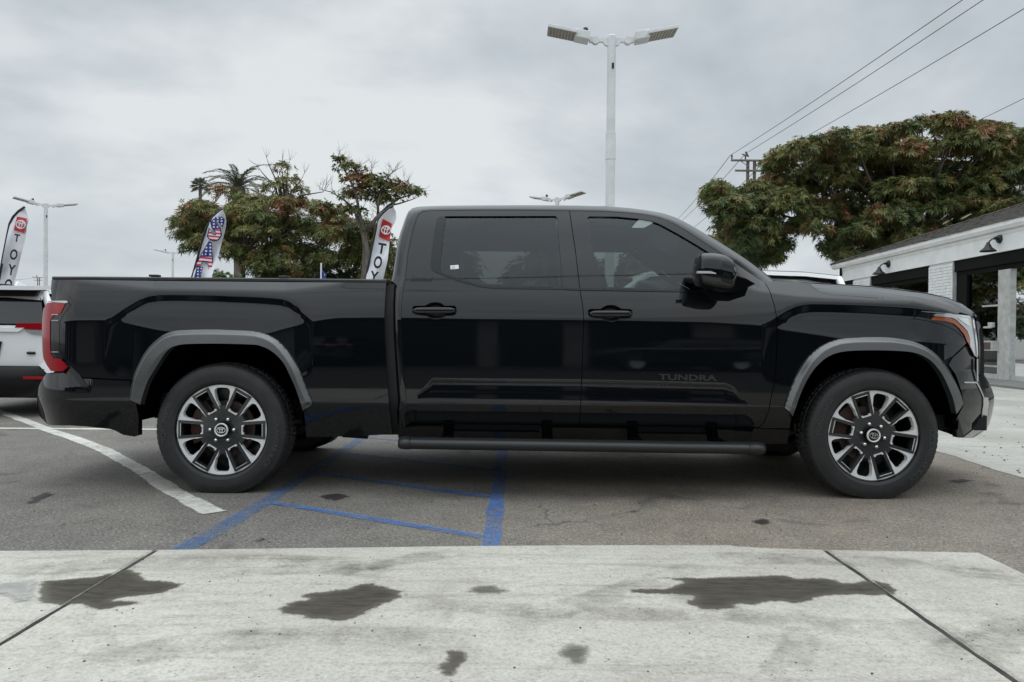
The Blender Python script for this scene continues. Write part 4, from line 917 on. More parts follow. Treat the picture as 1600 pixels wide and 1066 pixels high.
# concrete slabs in the foreground, one object each, joints left open
pave = empty('concrete_pavement', (0, -3, 0)); tag(pave, 'pale stained concrete pavement in the foreground', kind='structure')
TOPZ = 0.012
fr = [(-260, 861.5), (0, 860), (120, 859.5), (251, 858.6), (281, 858.2), (500, 855.5), (750, 852.5), (900, 851.5), (1060, 851), (1140, 851), (1150, 853), (1210, 856.5), (1288, 858.6), (1400, 860.5), (1530, 863)]
fr3 = edge_line(fr, TOPZ)
def fy(x): return float(np.interp(x, [p.x for p in fr3], [p.y for p in fr3]))
YB = -6.35; J = 0.012
def slab(x0, x1):
    xs = [x0] + [p.x for p in fr3 if x0 + 0.05 < p.x < x1 - 0.05] + [x1]
    xs2 = []
    for a, c in zip(xs[:-1], xs[1:]):
        k = max(1, int((c - a) / 0.06)); xs2 += [a + (c - a) * i / k for i in range(k)]
    xs2.append(x1)
    poly = [(x, fy(x) + 0.004 * mnoise.noise(Vector((x * 9, 1, 0))) + 0.003 * mnoise.noise(Vector((x * 31, 4, 0)))) for x in xs2] + [(x1 + 0.004 * mnoise.noise(Vector((x1, y * 7, 2))) + 0.003 * mnoise.noise(Vector((x1, y * 40, 5))), y) for y in np.arange(fy(x1) - 0.04, YB + 0.05, -0.04)] + [(x1, YB), (x0, YB)] + [(x0 + 0.004 * mnoise.noise(Vector((x0, y * 7, 8))) + 0.003 * mnoise.noise(Vector((x0, y * 40, 3))), y) for y in np.arange(YB + 0.05, fy(x0) - 0.03, 0.04)]
    P = np.array(poly); Pi = inset(P, 0.008); n = len(P)
    v = [(*p, TOPZ) for p in Pi] + [(*p, TOPZ - 0.007) for p in P] + [(*p, -0.1) for p in P]
    f = [tuple(range(n))[::-1]] + [(k * n + i, k * n + (i + 1) % n, (k + 1) * n + (i + 1) % n, (k + 1) * n + i) for k in range(2) for i in range(n)]
    o = mk('concrete_slab', v, f, M['concrete'], pave, off=(0, -3, 0)); bm = bmesh.new(); bm.from_mesh(o.data); bmesh.ops.recalc_face_normals(bm, faces=bm.faces); bm.to_mesh(o.data); bm.free()
XJ = [-4.845, -1.666, 1.520, 2.262]
for a, c in zip(XJ[:-1], XJ[1:]): slab(a + J, c - J)
M['joint'] = mat('joint_filler', (0.035, 0.034, 0.032), 0.9, build=mottled((0.014,) * 3, (0.05, 0.046, 0.04), 14))
b = MB()
for x in XJ[1:3]: b.box((x, (fy(x) + YB) / 2, 0.0025), (2 * J + 0.01, fy(x) - YB - 0.01, 0.005))
o = b.obj('joint_filler', M['joint'], pave, off=(0, -3, 0))

# concrete apron towards the building
ap = [(3.86, -1.2), (3.84, 0.2), (3.82, 1.1), (3.90, 1.8), (3.88, 30), (30, 30), (30, -1.2)]
M_ap = []
v = []
pts = resample(np.array(ap), 0.25); pts = np.array([(x + (0.02 * mnoise.noise(Vector((x * 3, y * 3, 0))) if x < 5 else 0), y) for x, y in pts])
b = MB(); b.prism([Vector((x, y, 0.004)) for x, y in pts], (0, 0, -0.05)); apron = b.obj('concrete_apron', M['apron']); tag(apron, 'pale concrete apron in front of the white building', kind='structure')
# broad walkway along the shop front
FP0 = Vector((11.9, CAM.y + 17.2, 0)); FDIR = Vector((0.0563, 1, 0)).normalized(); FN = Vector((-FDIR.y, FDIR.x, 0))
def fw(s, d=0.0, z=0.0): return FP0 + FDIR * s - FN * d + Vector((0, 0, z))       # s along the facade (away from the camera), d into the building
def fpx(px, d=0.0):
    """distance along the facade plane (set back by d) seen at column px"""
    p = on_plane(px, 500, FP0 - FN * d, FN); return (p - FP0).dot(FDIR)
def fz(px, py, d=0.0): return on_plane(px, py, FP0 - FN * d, FN).z
b = MB(); b.prism([fw(-9, -1.3, 0.05), fw(13, -1.3, 0.05), fw(13, 6, 0.05), fw(-9, 6, 0.05)], (0, 0, -0.08)); M['walk'] = mat('walkway_concrete', (0.2, 0.195, 0.185), 0.85, build=concrete_b((0.17, 0.165, 0.155), (0.25, 0.245, 0.23), (0.10, 0.097, 0.09)))
tag(b.obj('walkway', M['walk']), 'grey walkway along the shop front', kind='structure')

# painted lines
def paint_mat(name, c1, c2, lo, hi, sc=22):
    m = bpy.data.materials.new(name); m.use_nodes = True; t = m.node_tree; b = t.nodes['Principled BSDF']; b.inputs['Roughness'].default_value = 0.75
    v = objco(t); n1 = noise_n(t, v, sc, 6, 0.75); n2 = noise_n(t, v, 2.0, 4, 0.6); n3 = noise_n(t, v, 150, 3, 0.7)
    t.links.new(ramp(t, noise_n(t, v, 6, 5), [(0.35, c1), (0.65, c2)]), b.inputs['Base Color'])
    at_ = N(t, 'ShaderNodeAttribute', attribute_name='edge')
    a = math_n(t, 'ADD', math_n(t, 'MULTIPLY', n1, 0.5), math_n(t, 'ADD', math_n(t, 'MULTIPLY', n2, 0.3), math_n(t, 'MULTIPLY', n3, 0.2)))
    a = math_n(t, 'ADD', a, math_n(t, 'MULTIPLY', math_n(t, 'SUBTRACT', at_.outputs['Fac'], 1.0), 0.25))
    t.links.new(ramp(t, a, [(lo, 0.0), (hi, 1.0)]), b.inputs['Alpha'])
    bump_n(t, b, n3, 0.4, 0.004); return m
M['blue'] = paint_mat('worn_blue_paint', (0.035, 0.15, 0.46), (0.075, 0.23, 0.58), 0.40, 0.62)
M['blue_faint'] = paint_mat('faded_blue_paint', (0.05, 0.14, 0.33), (0.09, 0.20, 0.42), 0.40, 0.68)
M['white_paint'] = paint_mat('worn_white_paint', (0.50, 0.49, 0.45), (0.68, 0.66, 0.60), 0.31, 0.50)
def line_sheet(name, pts, wids, m, z, label, step=0.08):
    P = resample(np.array([(p[0], p[1]) for p in pts]), step, False); W = np.interp(np.linspace(0, 1, len(P)), np.linspace(0, 1, len(wids)), wids)
    d = np.gradient(P, axis=0); d /= np.linalg.norm(d, axis=1)[:, None]; nn = np.c_[-d[:, 1], d[:, 0]]
    rows = []
    for i, (p, q) in enumerate(zip(P, nn)):
        w = W[i] * (1 + 0.16 * mnoise.noise(Vector((p[0] * 5, p[1] * 5, z))) + 0.10 * mnoise.noise(Vector((p[0] * 19, p[1] * 19, z))))
        rows.append([Vector((p[0] + q[0] * w * s, p[1] + q[1] * w * s, z)) for s in (-0.5, -0.36, 0.36, 0.5)])
    b = MB(); b.grid(rows); o = b.obj(name, m); 
    for p in o.data.polygons:
        pass
    a = o.data.attributes.new('edge', 'FLOAT', 'POINT'); nr = len(rows); a.data.foreach_set('value', [(0.0, 1.0, 1.0, 0.0)[i % 4] * (min(1.0, (i // 4) / 6, (nr - 1 - i // 4) / 6) if name == 'tyre_mark' else 1.0) for i in range(len(o.data.vertices))])
    if o.data.polygons[0].normal.z < 0: o.data.flip_normals()
    tag(o, label, kind='structure'); return o
def param_resample_(P, n=40):
    P = np.array(P); t = np.linspace(0, 1, len(P)); tt = np.linspace(0, 1, n); c0 = np.polyfit(t, P[:, 0], min(3, len(P) - 1)); c1 = np.polyfit(t, P[:, 1], min(3, len(P) - 1)); return list(zip(np.polyval(c0, tt), np.polyval(c1, tt)))
def G2(px, py): p = gnd(px, py); return (p.x, p.y)
line_sheet('white_stall_line', [G2(-40, 630), G2(0, 643.5), G2(45, 660), G2(80, 674), G2(115, 685), G2(162, 703), G2(215, 732), G2(270, 768), G2(334, 802)], [0.13, 0.14, 0.145, 0.15, 0.15, 0.15], M['white_paint'], 0.004, 'worn white stall line running diagonally under the rear of the truck')
line_sheet('white_cross_line', [(-9.5, gnd(40, 671.5).y), (-3.3, gnd(140, 670.5).y)], [0.13], M['white_paint'], 0.0045, 'thin white line crossing behind the truck')
yb = fy(-0.09) - 0.005
line_sheet('blue_line', [(-0.095, yb), (-0.085, 0.2), (-0.07, 3.4)], [0.118, 0.112, 0.11], M['blue'], 0.0040, 'broad blue line running under the middle of the truck')
line_sheet('blue_border_line', [(-1.565, fy(-1.56) - 0.005), (-1.53, -0.9), (-1.50, -0.2), (-1.47, 3.4)], [0.15, 0.13, 0.12], M['blue_faint'], 0.0044, 'faded blue line beside the rear wheel')
for k, ((x0, y0), (x1, y1), mm) in enumerate([((-1.47, -0.20), (-0.14, -0.935), 'blue'), ((-1.44, 0.75), (-0.13, 0.0), 'blue'), ((-1.44, 1.70), (-0.12, 0.95), 'blue'), ((-1.44, 2.65), (-0.12, 1.9), 'blue_faint')]):
    line_sheet('blue_hatch_line', [(x0, y0), (x1, y1)], [0.07, 0.085, 0.095], M[mm], 0.0048 + 0.0004 * k, ['diagonal blue hatch line nearest the concrete', 'diagonal blue hatch line ending under the truck door', 'diagonal blue hatch line in the shade under the truck', 'faded diagonal hatch line beyond the truck'][k])

# puddles and damp patches
def wet_mat(name, col, rough, a0, a1):
    m = bpy.data.materials.new(name); m.use_nodes = True; t = m.node_tree; b = t.nodes['Principled BSDF']; b.inputs['Roughness'].default_value = rough; b.inputs['IOR'].default_value = 1.33
    v = objco(t); n = noise_n(t, objco(t, (1, 4, 1)), 9, 6, 0.7); n3 = noise_n(t, v, 60, 4, 0.7)
    at_ = N(t, 'ShaderNodeAttribute', attribute_name='edge')
    cc = ramp(t, n, [(0.3, tuple(x * 0.65 for x in col)), (0.7, tuple(x * 1.35 for x in col))]); t.links.new(mixc(t, ramp(t, at_.outputs['Fac'], [(0.2, 0.55), (0.95, 0.0)]), cc, tuple(x * 2.3 for x in col)), b.inputs['Base Color'])
    a = math_n(t, 'ADD', at_.outputs['Fac'], math_n(t, 'MULTIPLY', math_n(t, 'SUBTRACT', n3, 0.5), 0.9))
    t.links.new(ramp(t, a, [(a0, 0.0), (a1, 1.0)]), b.inputs['Alpha']); bump_n(t, b, n3, 0.10, 0.002); return m
M['wet'] = wet_mat('wet_concrete', (0.085, 0.078, 0.062), 0.2, 0.06, 0.50)
M['damp'] = wet_mat('damp_concrete', (0.14, 0.132, 0.112), 0.45, 0.15, 0.95)
M['water'] = wet_mat('pale_sky_water', (0.33, 0.32, 0.295), 0.34, 0.08, 0.8)  # pale base colour stands in for the reflected sky
def puddle(pts, m, z, label, jag=0.6, name='puddle'):
    P = np.array([G2(*p) for p in pts]); P = resample(P, 0.012)
    n = len(P); 
    off_ = np.array([[mnoise.noise(Vector((p[0] * 28, p[1] * 9, 3))) * 0.018 * jag + mnoise.noise(Vector((p[0] * 8, p[1] * 40, 7))) * 0.030 * jag, mnoise.noise(Vector((p[0] * 25, p[1] * 25, 9))) * 0.010 * jag] for p in P]); P = P + off_
    V2, F = cdt([P], 0.018, 0.018, 0.02, [[(xj + s_ * (J - 0.001), -6), (xj + s_ * (J - 0.001), 0)] for xj in XJ[1:3] for s_ in (-1, 1)]); d = seg_dist(P, V2)
    if True:
        a, b_, c = V2[F[:, 0]], V2[F[:, 1]], V2[F[:, 2]]; cr = (b_[:, 0] - a[:, 0]) * (c[:, 1] - a[:, 1]) - (b_[:, 1] - a[:, 1]) * (c[:, 0] - a[:, 0]); F = np.where((cr > 0)[:, None], F, F[:, ::-1])
    cen = V2[F].mean(1); F = F[np.all([np.abs(cen[:, 0] - xj) > J - 0.002 for xj in XJ[1:3]], axis=0)]      # the open joints stay open
    o = mk(name, np.c_[V2, np.full(len(V2), z)], F, m); at_ = o.data.attributes.new('edge', 'FLOAT', 'POINT'); at_.data.foreach_set('value', np.clip(d / 0.05, 0, 1).astype(np.float32))
    tag(o, label, kind='structure'); return o
Z0 = TOPZ + 0.002
puddle([(58, 914), (75, 911), (112, 909), (150, 905), (185, 897), (200, 893), (215, 895), (224, 905), (232, 910), (262, 912), (292, 916), (285, 922), (262, 931), (230, 936), (200, 939), (180, 943), (218, 944), (222, 947), (205, 952), (170, 958), (150, 961), (132, 954), (122, 951), (90, 952), (60, 949)], M['wet'], Z0, 'dark wet patch crossing the left joint of the concrete')
puddle([(-60, 917), (0, 916), (35, 911), (62, 909), (66, 915), (60, 947), (35, 948), (28, 953), (20, 950), (8, 942), (0, 937), (-60, 940)], M['water'], Z0 + 0.003, 'shallow puddle at the left edge, the reflected sky painted as pale colour')
puddle([(428, 957), (446, 951), (434, 950), (462, 944), (482, 941), (466, 938), (470, 933), (505, 929), (540, 924), (562, 917), (592, 913), (586, 918), (608, 921), (622, 927), (634, 929), (628, 934), (656, 930), (640, 935), (620, 943), (600, 950), (580, 961), (560, 971), (536, 978), (505, 975), (478, 973), (470, 969), (440, 966), (436, 962)], M['wet'], Z0, 'dark wet patch with a ragged outline below the sill of the rear door')
puddle([(980, 926), (1000, 924), (1035, 924), (1049, 920), (1068, 914), (1030, 909), (1022, 907), (1090, 907), (1150, 905), (1205, 902.5), (1228, 903), (1245, 908), (1290, 907), (1306, 911), (1318, 915), (1335, 915), (1352, 910), (1372, 911), (1392, 918), (1407, 927), (1400, 935), (1370, 937), (1340, 935), (1292, 937), (1280, 940), (1262, 947), (1238, 950), (1222, 946), (1200, 947), (1180, 952), (1150, 950), (1152, 957), (1130, 960), (1092, 959), (1080, 951), (1072, 947), (1082, 937), (1050, 934), (1012, 935), (985, 932)], M['wet'], Z0, 'long dark wet patch crossing the right joint of the concrete')
puddle([(688.7, 1022), (712, 1020), (733.7, 1025), (736, 1032), (722, 1049), (715, 1064), (689, 1065), (678, 1048), (694, 1040), (693, 1030)], M['wet'], Z0, 'small wet spot at the bottom edge left of the other small spot')
puddle([(872.5, 1005), (882, 1003), (891, 1009), (925, 1014), (929, 1024), (927, 1039), (914, 1048), (887.5, 1048), (874, 1035), (859, 1027.5), (876, 1017)], M['damp'], Z0, 'small damp spot right of the other small spot')
puddle([(716, 928), (735, 919), (760, 917), (790, 922), (806, 931), (780, 936), (745, 935)], M['damp'], Z0, 'streaky damp tyre mark in the middle of the concrete', 1.5)
puddle([(470, 917), (500, 915), (535, 917), (530, 920), (495, 921), (474, 920)], M['damp'], Z0, 'narrow damp streak beside the ragged wet patch', 1.5)
puddle([(1155, 888), (1165, 884), (1180, 889), (1160, 891)], M['damp'], Z0, 'tiny damp fleck above the long wet patch', 0.6)
M['rust'] = wet_mat('rust_mark', (0.16, 0.075, 0.045), 0.8, 0.15, 0.8)
puddle([(1262, 1034), (1272, 1028), (1290, 1027), (1288, 1036), (1268, 1039)], M['rust'], Z0, 'small reddish rust mark on the concrete', 1.2, 'rust_stain')
M['tar'] = wet_mat('tar_spot', (0.035, 0.033, 0.03), 0.6, 0.15, 0.8)
for pts_ in ([(945, 806), (958, 802), (968, 805), (955, 808)], [(972, 801), (988, 797), (1004, 799), (992, 803)], [(1270, 846), (1290, 843), (1304, 846), (1285, 848)], [(1345, 847), (1362, 845), (1374, 848), (1358, 849)], [(1168, 816), (1185, 809), (1205, 812), (1210, 819), (1190, 823)], [(45, 778), (75, 768), (90, 772), (60, 786), (35, 792)], [(390, 846), (410, 838), (424, 842), (404, 850)], [(490, 776), (530, 770), (552, 776), (520, 785)], [(1475, 752), (1500, 748), (1530, 752), (1498, 757)]):
    puddle(pts_, M['tar'], 0.003, 'small dark tar spot on the brown asphalt', 0.8, 'tar_spot')
# faint tyre marks and drag marks
def mark_mat(name, col, amax):
    m = bpy.data.materials.new(name); m.use_nodes = True; t = m.node_tree; b = t.nodes['Principled BSDF']; b.inputs['Base Color'].default_value = (*col, 1); b.inputs['Roughness'].default_value = 0.8
    v = objco(t); at_ = N(t, 'ShaderNodeAttribute', attribute_name='edge'); n1 = noise_n(t, v, 5, 5, 0.7); n2 = noise_n(t, v, 70, 3, 0.7)
    a = math_n(t, 'MULTIPLY', math_n(t, 'MULTIPLY', ramp(t, n1, [(0.38, 0.0), (0.68, amax)]), at_.outputs['Fac']), math_n(t, 'ADD', 0.3, math_n(t, 'MULTIPLY', n2, 0.9)))
    t.links.new(a, b.inputs['Alpha']); return m
M['tyremark'] = mark_mat('tyre_mark', (0.15, 0.138, 0.115), 0.42)
for k, (P_, w_) in enumerate([([(520, 900), (600, 884), (680, 872), (730, 862)], 0.16), ([(-20, 905), (200, 884), (420, 880), (640, 890)], 0.2), ([(780, 985), (900, 950), (1010, 915), (1120, 884)], 0.18), ([(1000, 930), (1180, 968), (1400, 990), (1620, 985)], 0.2), ([(1200, 1100), (1240, 1030), (1262, 985)], 0.15), ([(120, 1060), (330, 1010), (560, 1000), (760, 1010)], 0.2), ([(640, 945), (800, 958), (1000, 965), (1200, 960)], 0.15), ([(1050, 880), (1250, 878), (1500, 890), (1580, 900)], 0.2), ([(330, 905), (480, 895), (640, 905)], 0.15), ([(1480, 1050), (1560, 1000), (1640, 985)], 0.22), ([(1470, 903), (1540, 905), (1600, 912), (1680, 918)], 0.10), ([(1480, 893), (1560, 897), (1660, 904)], 0.06)]):
    q_ = param_resample_([G2(*p) for p in P_]); q_ = [p for p in q_ if p[0] < 2.2 and p[1] < fy(p[0]) - 0.05]
    if len(q_) > 3: line_sheet('tyre_mark', q_, [w_], M['tyremark'], Z0 - 0.001 + 0.00008 * k, 'faint tyre mark on the pale concrete', 0.05)
# loose grit
vv, ff = [], []
def pebble(p, r):
    k = len(vv); a = rng.uniform(0, 6.28)
    for (x, y, z) in ((1, 0, 0.2), (0.2, 0.8, 0.15), (-0.9, 0.3, 0.2), (-0.3, -0.8, 0.2), (0.05, 0.05, 0.8)):
        vv.append((p.x + r * (x * math.cos(a) - y * math.sin(a)) * rng.uniform(.7, 1.2), p.y + r * (x * math.sin(a) + y * math.cos(a)), p.z + r * z))
    for q in ((0, 1, 4), (1, 2, 4), (2, 3, 4), (3, 0, 4)): ff.append(tuple(k + i for i in q))
for _ in range(110):
    p = gnd(rng.uniform(-50, 1650), rng.uniform(870, 1070), TOPZ); 
    if p.x < 2.2: pebble(p, rng.uniform(0.002, 0.006))
for _ in range(260):
    p = gnd(rng.uniform(-50, 1700), 700 + 150 * rng.uniform() ** 0.8, 0.001)
    pebble(p, rng.uniform(0.002, 0.008))
for _ in range(40): pebble(gnd(rng.uniform(1500, 1600), rng.uniform(620, 740), 0.005), rng.uniform(0.006, 0.016))
M['grit'] = mat('grit', (0.07, 0.06, 0.05), 0.9, build=mottled((0.03, 0.028, 0.025), (0.16, 0.13, 0.10), 3))
tag(mk('grit', vv, ff, M['grit']), 'scattered grit and small pebbles on the pavement', kind='stuff')

# ================================================================== WHITE SHOP BUILDING
M['stucco'] = mat('white_painted_timber', (0.82, 0.83, 0.82), 0.6, build=mottled((0.77, 0.78, 0.77), (0.87, 0.88, 0.87), 2.2, 0.2, 30))
M['brickw'] = mat('white_painted_brick', (0.72, 0.73, 0.72), 0.65, build=mottled((0.72, 0.73, 0.72), (0.85, 0.86, 0.85), 5, 0.6, 40))
M['mortar'] = mat('painted_mortar', (0.55, 0.56, 0.55), 0.8)
M['greyblock'] = mat('grey_white_block', (0.5, 0.5, 0.49), 0.75, build=mottled((0.43, 0.43, 0.42), (0.55, 0.55, 0.54), 4, 0.4, 40))
M['blackframe'] = mat('black_frame', (0.006, 0.0065, 0.0065), 0.75, ior=1.25)
M['whiteframe'] = mat('aged_white_frame', (0.5, 0.5, 0.48), 0.5, build=mottled((0.42, 0.42, 0.40), (0.56, 0.56, 0.54), 6))
M['soffit'] = mat('dark_soffit', (0.05, 0.05, 0.048), 0.8)
def shingle_b(t, b):
    v = objco(t); n = noise_n(t, v, 1.5, 5); n2 = noise_n(t, v, 26, 4, 0.7)
    c = mixc(t, ramp(t, n2, [(0.3, 0.0), (0.7, 1.0)]), (0.085, 0.08, 0.075), (0.20, 0.185, 0.165)); c = mixc(t, ramp(t, n, [(0.45, 0.0), (0.7, 0.6)]), c, (0.10, 0.085, 0.07)); t.links.new(c, b.inputs['Base Color']); bump_n(t, b, n2, 0.5, 0.02)
M['shingle'] = mat('weathered_shingle', (0.13, 0.12, 0.11), 0.9, build=shingle_b)
shop = empty('shop_building', fw(0, 0.2)); tag(shop, 'white single storey shop with brick piers and a grey shingle roof', 'building')
SO = tuple(fw(0, 0.2))
def sbox(s0, s1, d0, d1, z0, z1, name, m, par=None, b=None):
    own = b is None; b = b or MB(); b.prism([fw(s0, d0, z0), fw(s1, d0, z0), fw(s1, d1, z0), fw(s0, d1, z0)], (0, 0, z1 - z0))
    if own: return b.obj(name, m, par or shop, off=SO)
S_END = fpx(1312)
zb = fz(1600, 387); zf = fz(1600, 353); zg = fz(1600, 339)          # soffit, fascia top, gutter top
S0 = -9.0
beam = sbox(S0, S_END, 0.0, 0.28, zb, zf, 'fascia', M['stucco'])
b = MB(); s0, s1 = S0, fpx(1298, -0.14)
prof = [(0.0, zf + 0.002), (-0.10, zf + 0.012), (-0.12, zf + 0.05), (-0.145, zf + 0.09), (-0.145, zg), (-0.125, zg), (-0.12, zg - 0.03), (0.0, zg - 0.03)]
b.grid([[fw(s, d, z) for d, z in prof] for s in (s0, s1)]); k = len(prof); b.f += [tuple(range(k)), tuple(range(k, 2 * k))[::-1]]
b.obj('gutter', M['stucco'], shop, off=SO)
sbox(S0, S_END - 0.05, -0.02, 0.0, zf - 0.09, zf - 0.006, 'drip_board', M['stucco'])
b = MB(); b.tube([fw(S_END - 0.18, -0.05, zf), fw(S_END - 0.18, -0.05, 0.1)], 0.045, 8); b.obj('downspout', M['blackframe'], shop, off=SO)
sbox(S_END - 0.12, S_END, -0.012, 0.29, zb - 0.02, zf - 0.01, 'corner_board', M['stucco'])
# dark header under the fascia
sbox(S0, S_END - 0.1, 0.05, 0.24, zb - 0.30, zb - 0.003, 'header', M['blackframe'])
# brick piers
def pier(pa, pb, depth_px_right, label=None):
    sa, sb = fpx(pb), fpx(pa)              # near end, far end
    core = sbox(sa, sb, 0.02, 0.34, 0.05, zb - 0.003, 'brick_pier', M['mortar'])
    bl, bh, j = 0.30, 0.085, 0.010; z = 0.06; r_ = 0
    me1 = None
    while z + bh < zb - 0.01:
        s = sa - (0.15 if r_ % 2 else 0.0)
        while s < sb - 0.02:
            a, c = max(s, sa), min(s + bl - j, sb)
            if c - a > 0.04:
                sbox(a, c, -0.004 + 0.006 * rng.uniform(), 0.03, z, z + bh - j, 'brick', M['brickw'], core)
            s += bl
        z += bh; r_ += 1
    z = 0.06
    while z + 0.2 < zb:
        b = MB(); b.prism([fw(sa - 0.012, 0.012, z), fw(sa - 0.012, 0.338, z), fw(sa + 0.02, 0.338, z), fw(sa + 0.02, 0.012, z)], (0, 0, 0.19)); b.obj('concrete_block', M['greyblock'], core, off=SO); z += 0.2
    return sa, sb
p1 = pier(1450, 1487, 20); p2 = pier(1332, 1358, 10)
# shop windows: frames and panes between the piers
def shopfront(sa, sb, posts, d=0.16, zt=None, kick=0.35):
    zt = zt or zb - 0.31
    fr_ = sbox(sa, sb, d - 0.05, d + 0.05, zt - 0.12, zt, 'window_frame', M['blackframe'])
    sbox(sa, sb, d - 0.04, d + 0.06, 0.05, 0.05 + kick, 'window_sill', M['greyblock'], fr_)
    xs = sorted(posts); prev = sa
    for s, w, mm in xs: sbox(s - w / 2, s + w / 2, d - 0.07, d + 0.07, 0.05, zt - 0.12, 'post', M[mm], fr_)
    ed = [sa] + [s for s, _, _ in xs] + [sb]
    for a, c in zip(ed[:-1], ed[1:]):
        b = MB(); b.add([fw(a + 0.01, d, 0.05 + kick), fw(c - 0.01, d, 0.05 + kick), fw(c - 0.01, d, zt - 0.12), fw(a + 0.01, d, zt - 0.12)], [(3, 2, 1, 0)]); b.obj('pane', M['glass_shop'], fr_, off=SO)
    return fr_
far = shopfront(p1[1], p2[0], [(p1[1] + 0.12, 0.2, 'blackframe'), (fpx(1380), 0.14, 'blackframe'), (p2[0] - 0.12, 0.2, 'blackframe')], kick=0.6)
sp_ = (fpx(1553) + fpx(1572)) / 2; wp = abs(fpx(1553) - fpx(1572))
near = shopfront(S0, p1[0] - 0.01, [(p1[0] - 0.30, 0.50, 'blackframe'), (sp_, wp, 'whiteframe'), (sp_ - 2.6, 0.2, 'whiteframe'), (sp_ - 4.6, 0.2, 'whiteframe')], kick=0.12)
sM = fpx(1527); sP = fpx(1553)
for zz in (fz(1540, 478), fz(1540, 572)): sbox(sP + 0.02, sM - 0.02, 0.10, 0.22, zz - 0.02, zz + 0.02, 'glazing_bar', M['whiteframe'], near)
sbox(fpx(1555), fpx(1531), -0.06, 0.09, fz(1545, 548), fz(1545, 532.5), 'push_bar', M['whiteframe'], near)
M['rustplate'] = mat('rusty_plate', (0.13, 0.085, 0.07), 0.6, 0.3); sbox(fpx(1552), fpx(1534), -0.07, -0.058, fz(1545, 546), fz(1545, 535), 'kick_plate', M['rustplate'], near)
b = MB(); p = fw(fpx(1549), 0.0, fz(1549, 508)); b.box(p, (0.10, 0.16, 0.13), bev=0.02); b.box(p + Vector((-0.08, 0.02, -0.06)), (0.06, 0.28, 0.05), bev=0.015); b.obj('door_handle', M['satin'], near, off=SO)
for zz in (0.18, 0.3, 0.42): pass
# inside of the shop
M['inside'] = mat('shop_interior', (0.10, 0.10, 0.095), 0.9); b = MB()
b.prism([fw(S0, 5, 0.06), fw(S_END, 5, 0.06), fw(S_END, 5.1, 0.06), fw(S0, 5.1, 0.06)], (0, 0, zf)); b.prism([fw(S0, 0.3, zb + 0.02), fw(S_END - 0.1, 0.3, zb + 0.02), fw(S_END - 0.1, 5, zb + 0.02), fw(S0, 5, zb + 0.02)], (0, 0, 0.05)); b.prism([fw(S_END - 0.3, 0.30, 0.06), fw(S_END - 0.01, 0.30, 0.06), fw(S_END - 0.01, 5, 0.06), fw(S_END - 0.3, 5, 0.06)], (0, 0, zf - 0.1))
b.prism([fw(S0, 0.3, 0.06), fw(S0 + 0.2, 0.3, 0.06), fw(S0 + 0.2, 5, 0.06), fw(S0, 5, 0.06)], (0, 0, zf - 0.1))
b.obj('inner_wall', M['inside'], shop, off=SO)
sbox(p2[1] + 0.02, S_END - 0.13, 0.04, 0.30, 0.05, zb - 0.31, 'end_wall', M['stucco'])
b = MB(); sbox(sp_ - 0.9, sp_ + 1.2, 2.4, 3.0, 0.06, 1.1, 'counter', M['greyblock'], b=b); b.obj('counter', M['greyblock'], shop, off=SO)
# roof: shingle courses stepping up the slope, hipped at the far end
PITCHR = 0.35; RUN = 8.6; ncrs = 46; e0 = -0.16; zr0 = zg - 0.02
vv, ff = [], []
sE = fpx(1298, -0.14) + 0.03
for i in range(ncrs):
    d0 = e0 + RUN * i / ncrs; d1 = e0 + RUN * (i + 1.25) / ncrs; zlo = zr0 + (d0 - e0) * PITCHR + 0.02; zhi = zr0 + (d1 - e0) * PITCHR + 0.004
    s_far = sE - (d0 - e0); s = -9.5 + (0.17 if i % 2 else 0)
    while s < s_far - 0.05:
        w = 0.33 * rng.uniform(0.85, 1.15); a, c = s, min(s + w - 0.012, s_far); dz = rng.uniform(0, 0.014); sh = rng.uniform(-0.01, 0.01)
        k = len(vv); vv += [fw(a, d0 + sh, zlo + dz), fw(c, d0 + sh, zlo + dz), fw(max(c - (d1 - d0) * (1 if c >= s_far else 0), a), d1, zhi), fw(a, d1, zhi), fw(a, d0 + sh, zlo + dz - 0.03), fw(c, d0 + sh, zlo + dz - 0.03)]
        ff += [(k + 3, k + 2, k + 1, k), (k, k + 1, k + 5, k + 4)]; s += w
rt_ = mk('shingles', vv, ff, M['shingle'], shop, off=SO); tag(rt_, kind='stuff')
b = MB(); h = RUN * PITCHR
b.add([fw(-9.5, e0, zr0), fw(sE, e0, zr0), fw(sE - RUN, e0 + RUN, zr0 + h), fw(-9.5, e0 + RUN, zr0 + h), fw(sE, e0 + 2 * RUN, zr0), fw(-9.5, e0 + 2 * RUN, zr0)], [(3, 2, 1, 0), (1, 2, 4), (2, 3, 5, 4), (0, 5, 3)]); b.obj('roof', M['shingle'], shop, off=SO, fix=False)
hip = []
b = MB()
for i in range(26):
    t = RUN * i / 26; t2 = RUN * (i + 1.1) / 26; p = fw(sE - t, e0 + t, zr0 + t * PITCHR + 0.055 + 0.01 * rng.uniform()); q = fw(sE - t2, e0 + t2, zr0 + t2 * PITCHR + 0.045); w1_ = FDIR * 0.11; w2_ = -FN * -0.11
    b.add([p - FDIR * 0.0 + FN * 0.12 + Vector((0, 0, -0.05)), p, p + FDIR * 0.12 + Vector((0, 0, -0.05)), q + FN * 0.12 + Vector((0, 0, -0.05)), q, q + FDIR * 0.12 + Vector((0, 0, -0.05))], [(0, 1, 4, 3), (1, 2, 5, 4)])
b.obj('hip_cap', M['shingle'], shop, off=SO, fix=False)
M['timber'] = mat('bare_timber', (0.28, 0.21, 0.16), 0.8, build=mottled((0.22, 0.16, 0.12), (0.34, 0.26, 0.2), 9))
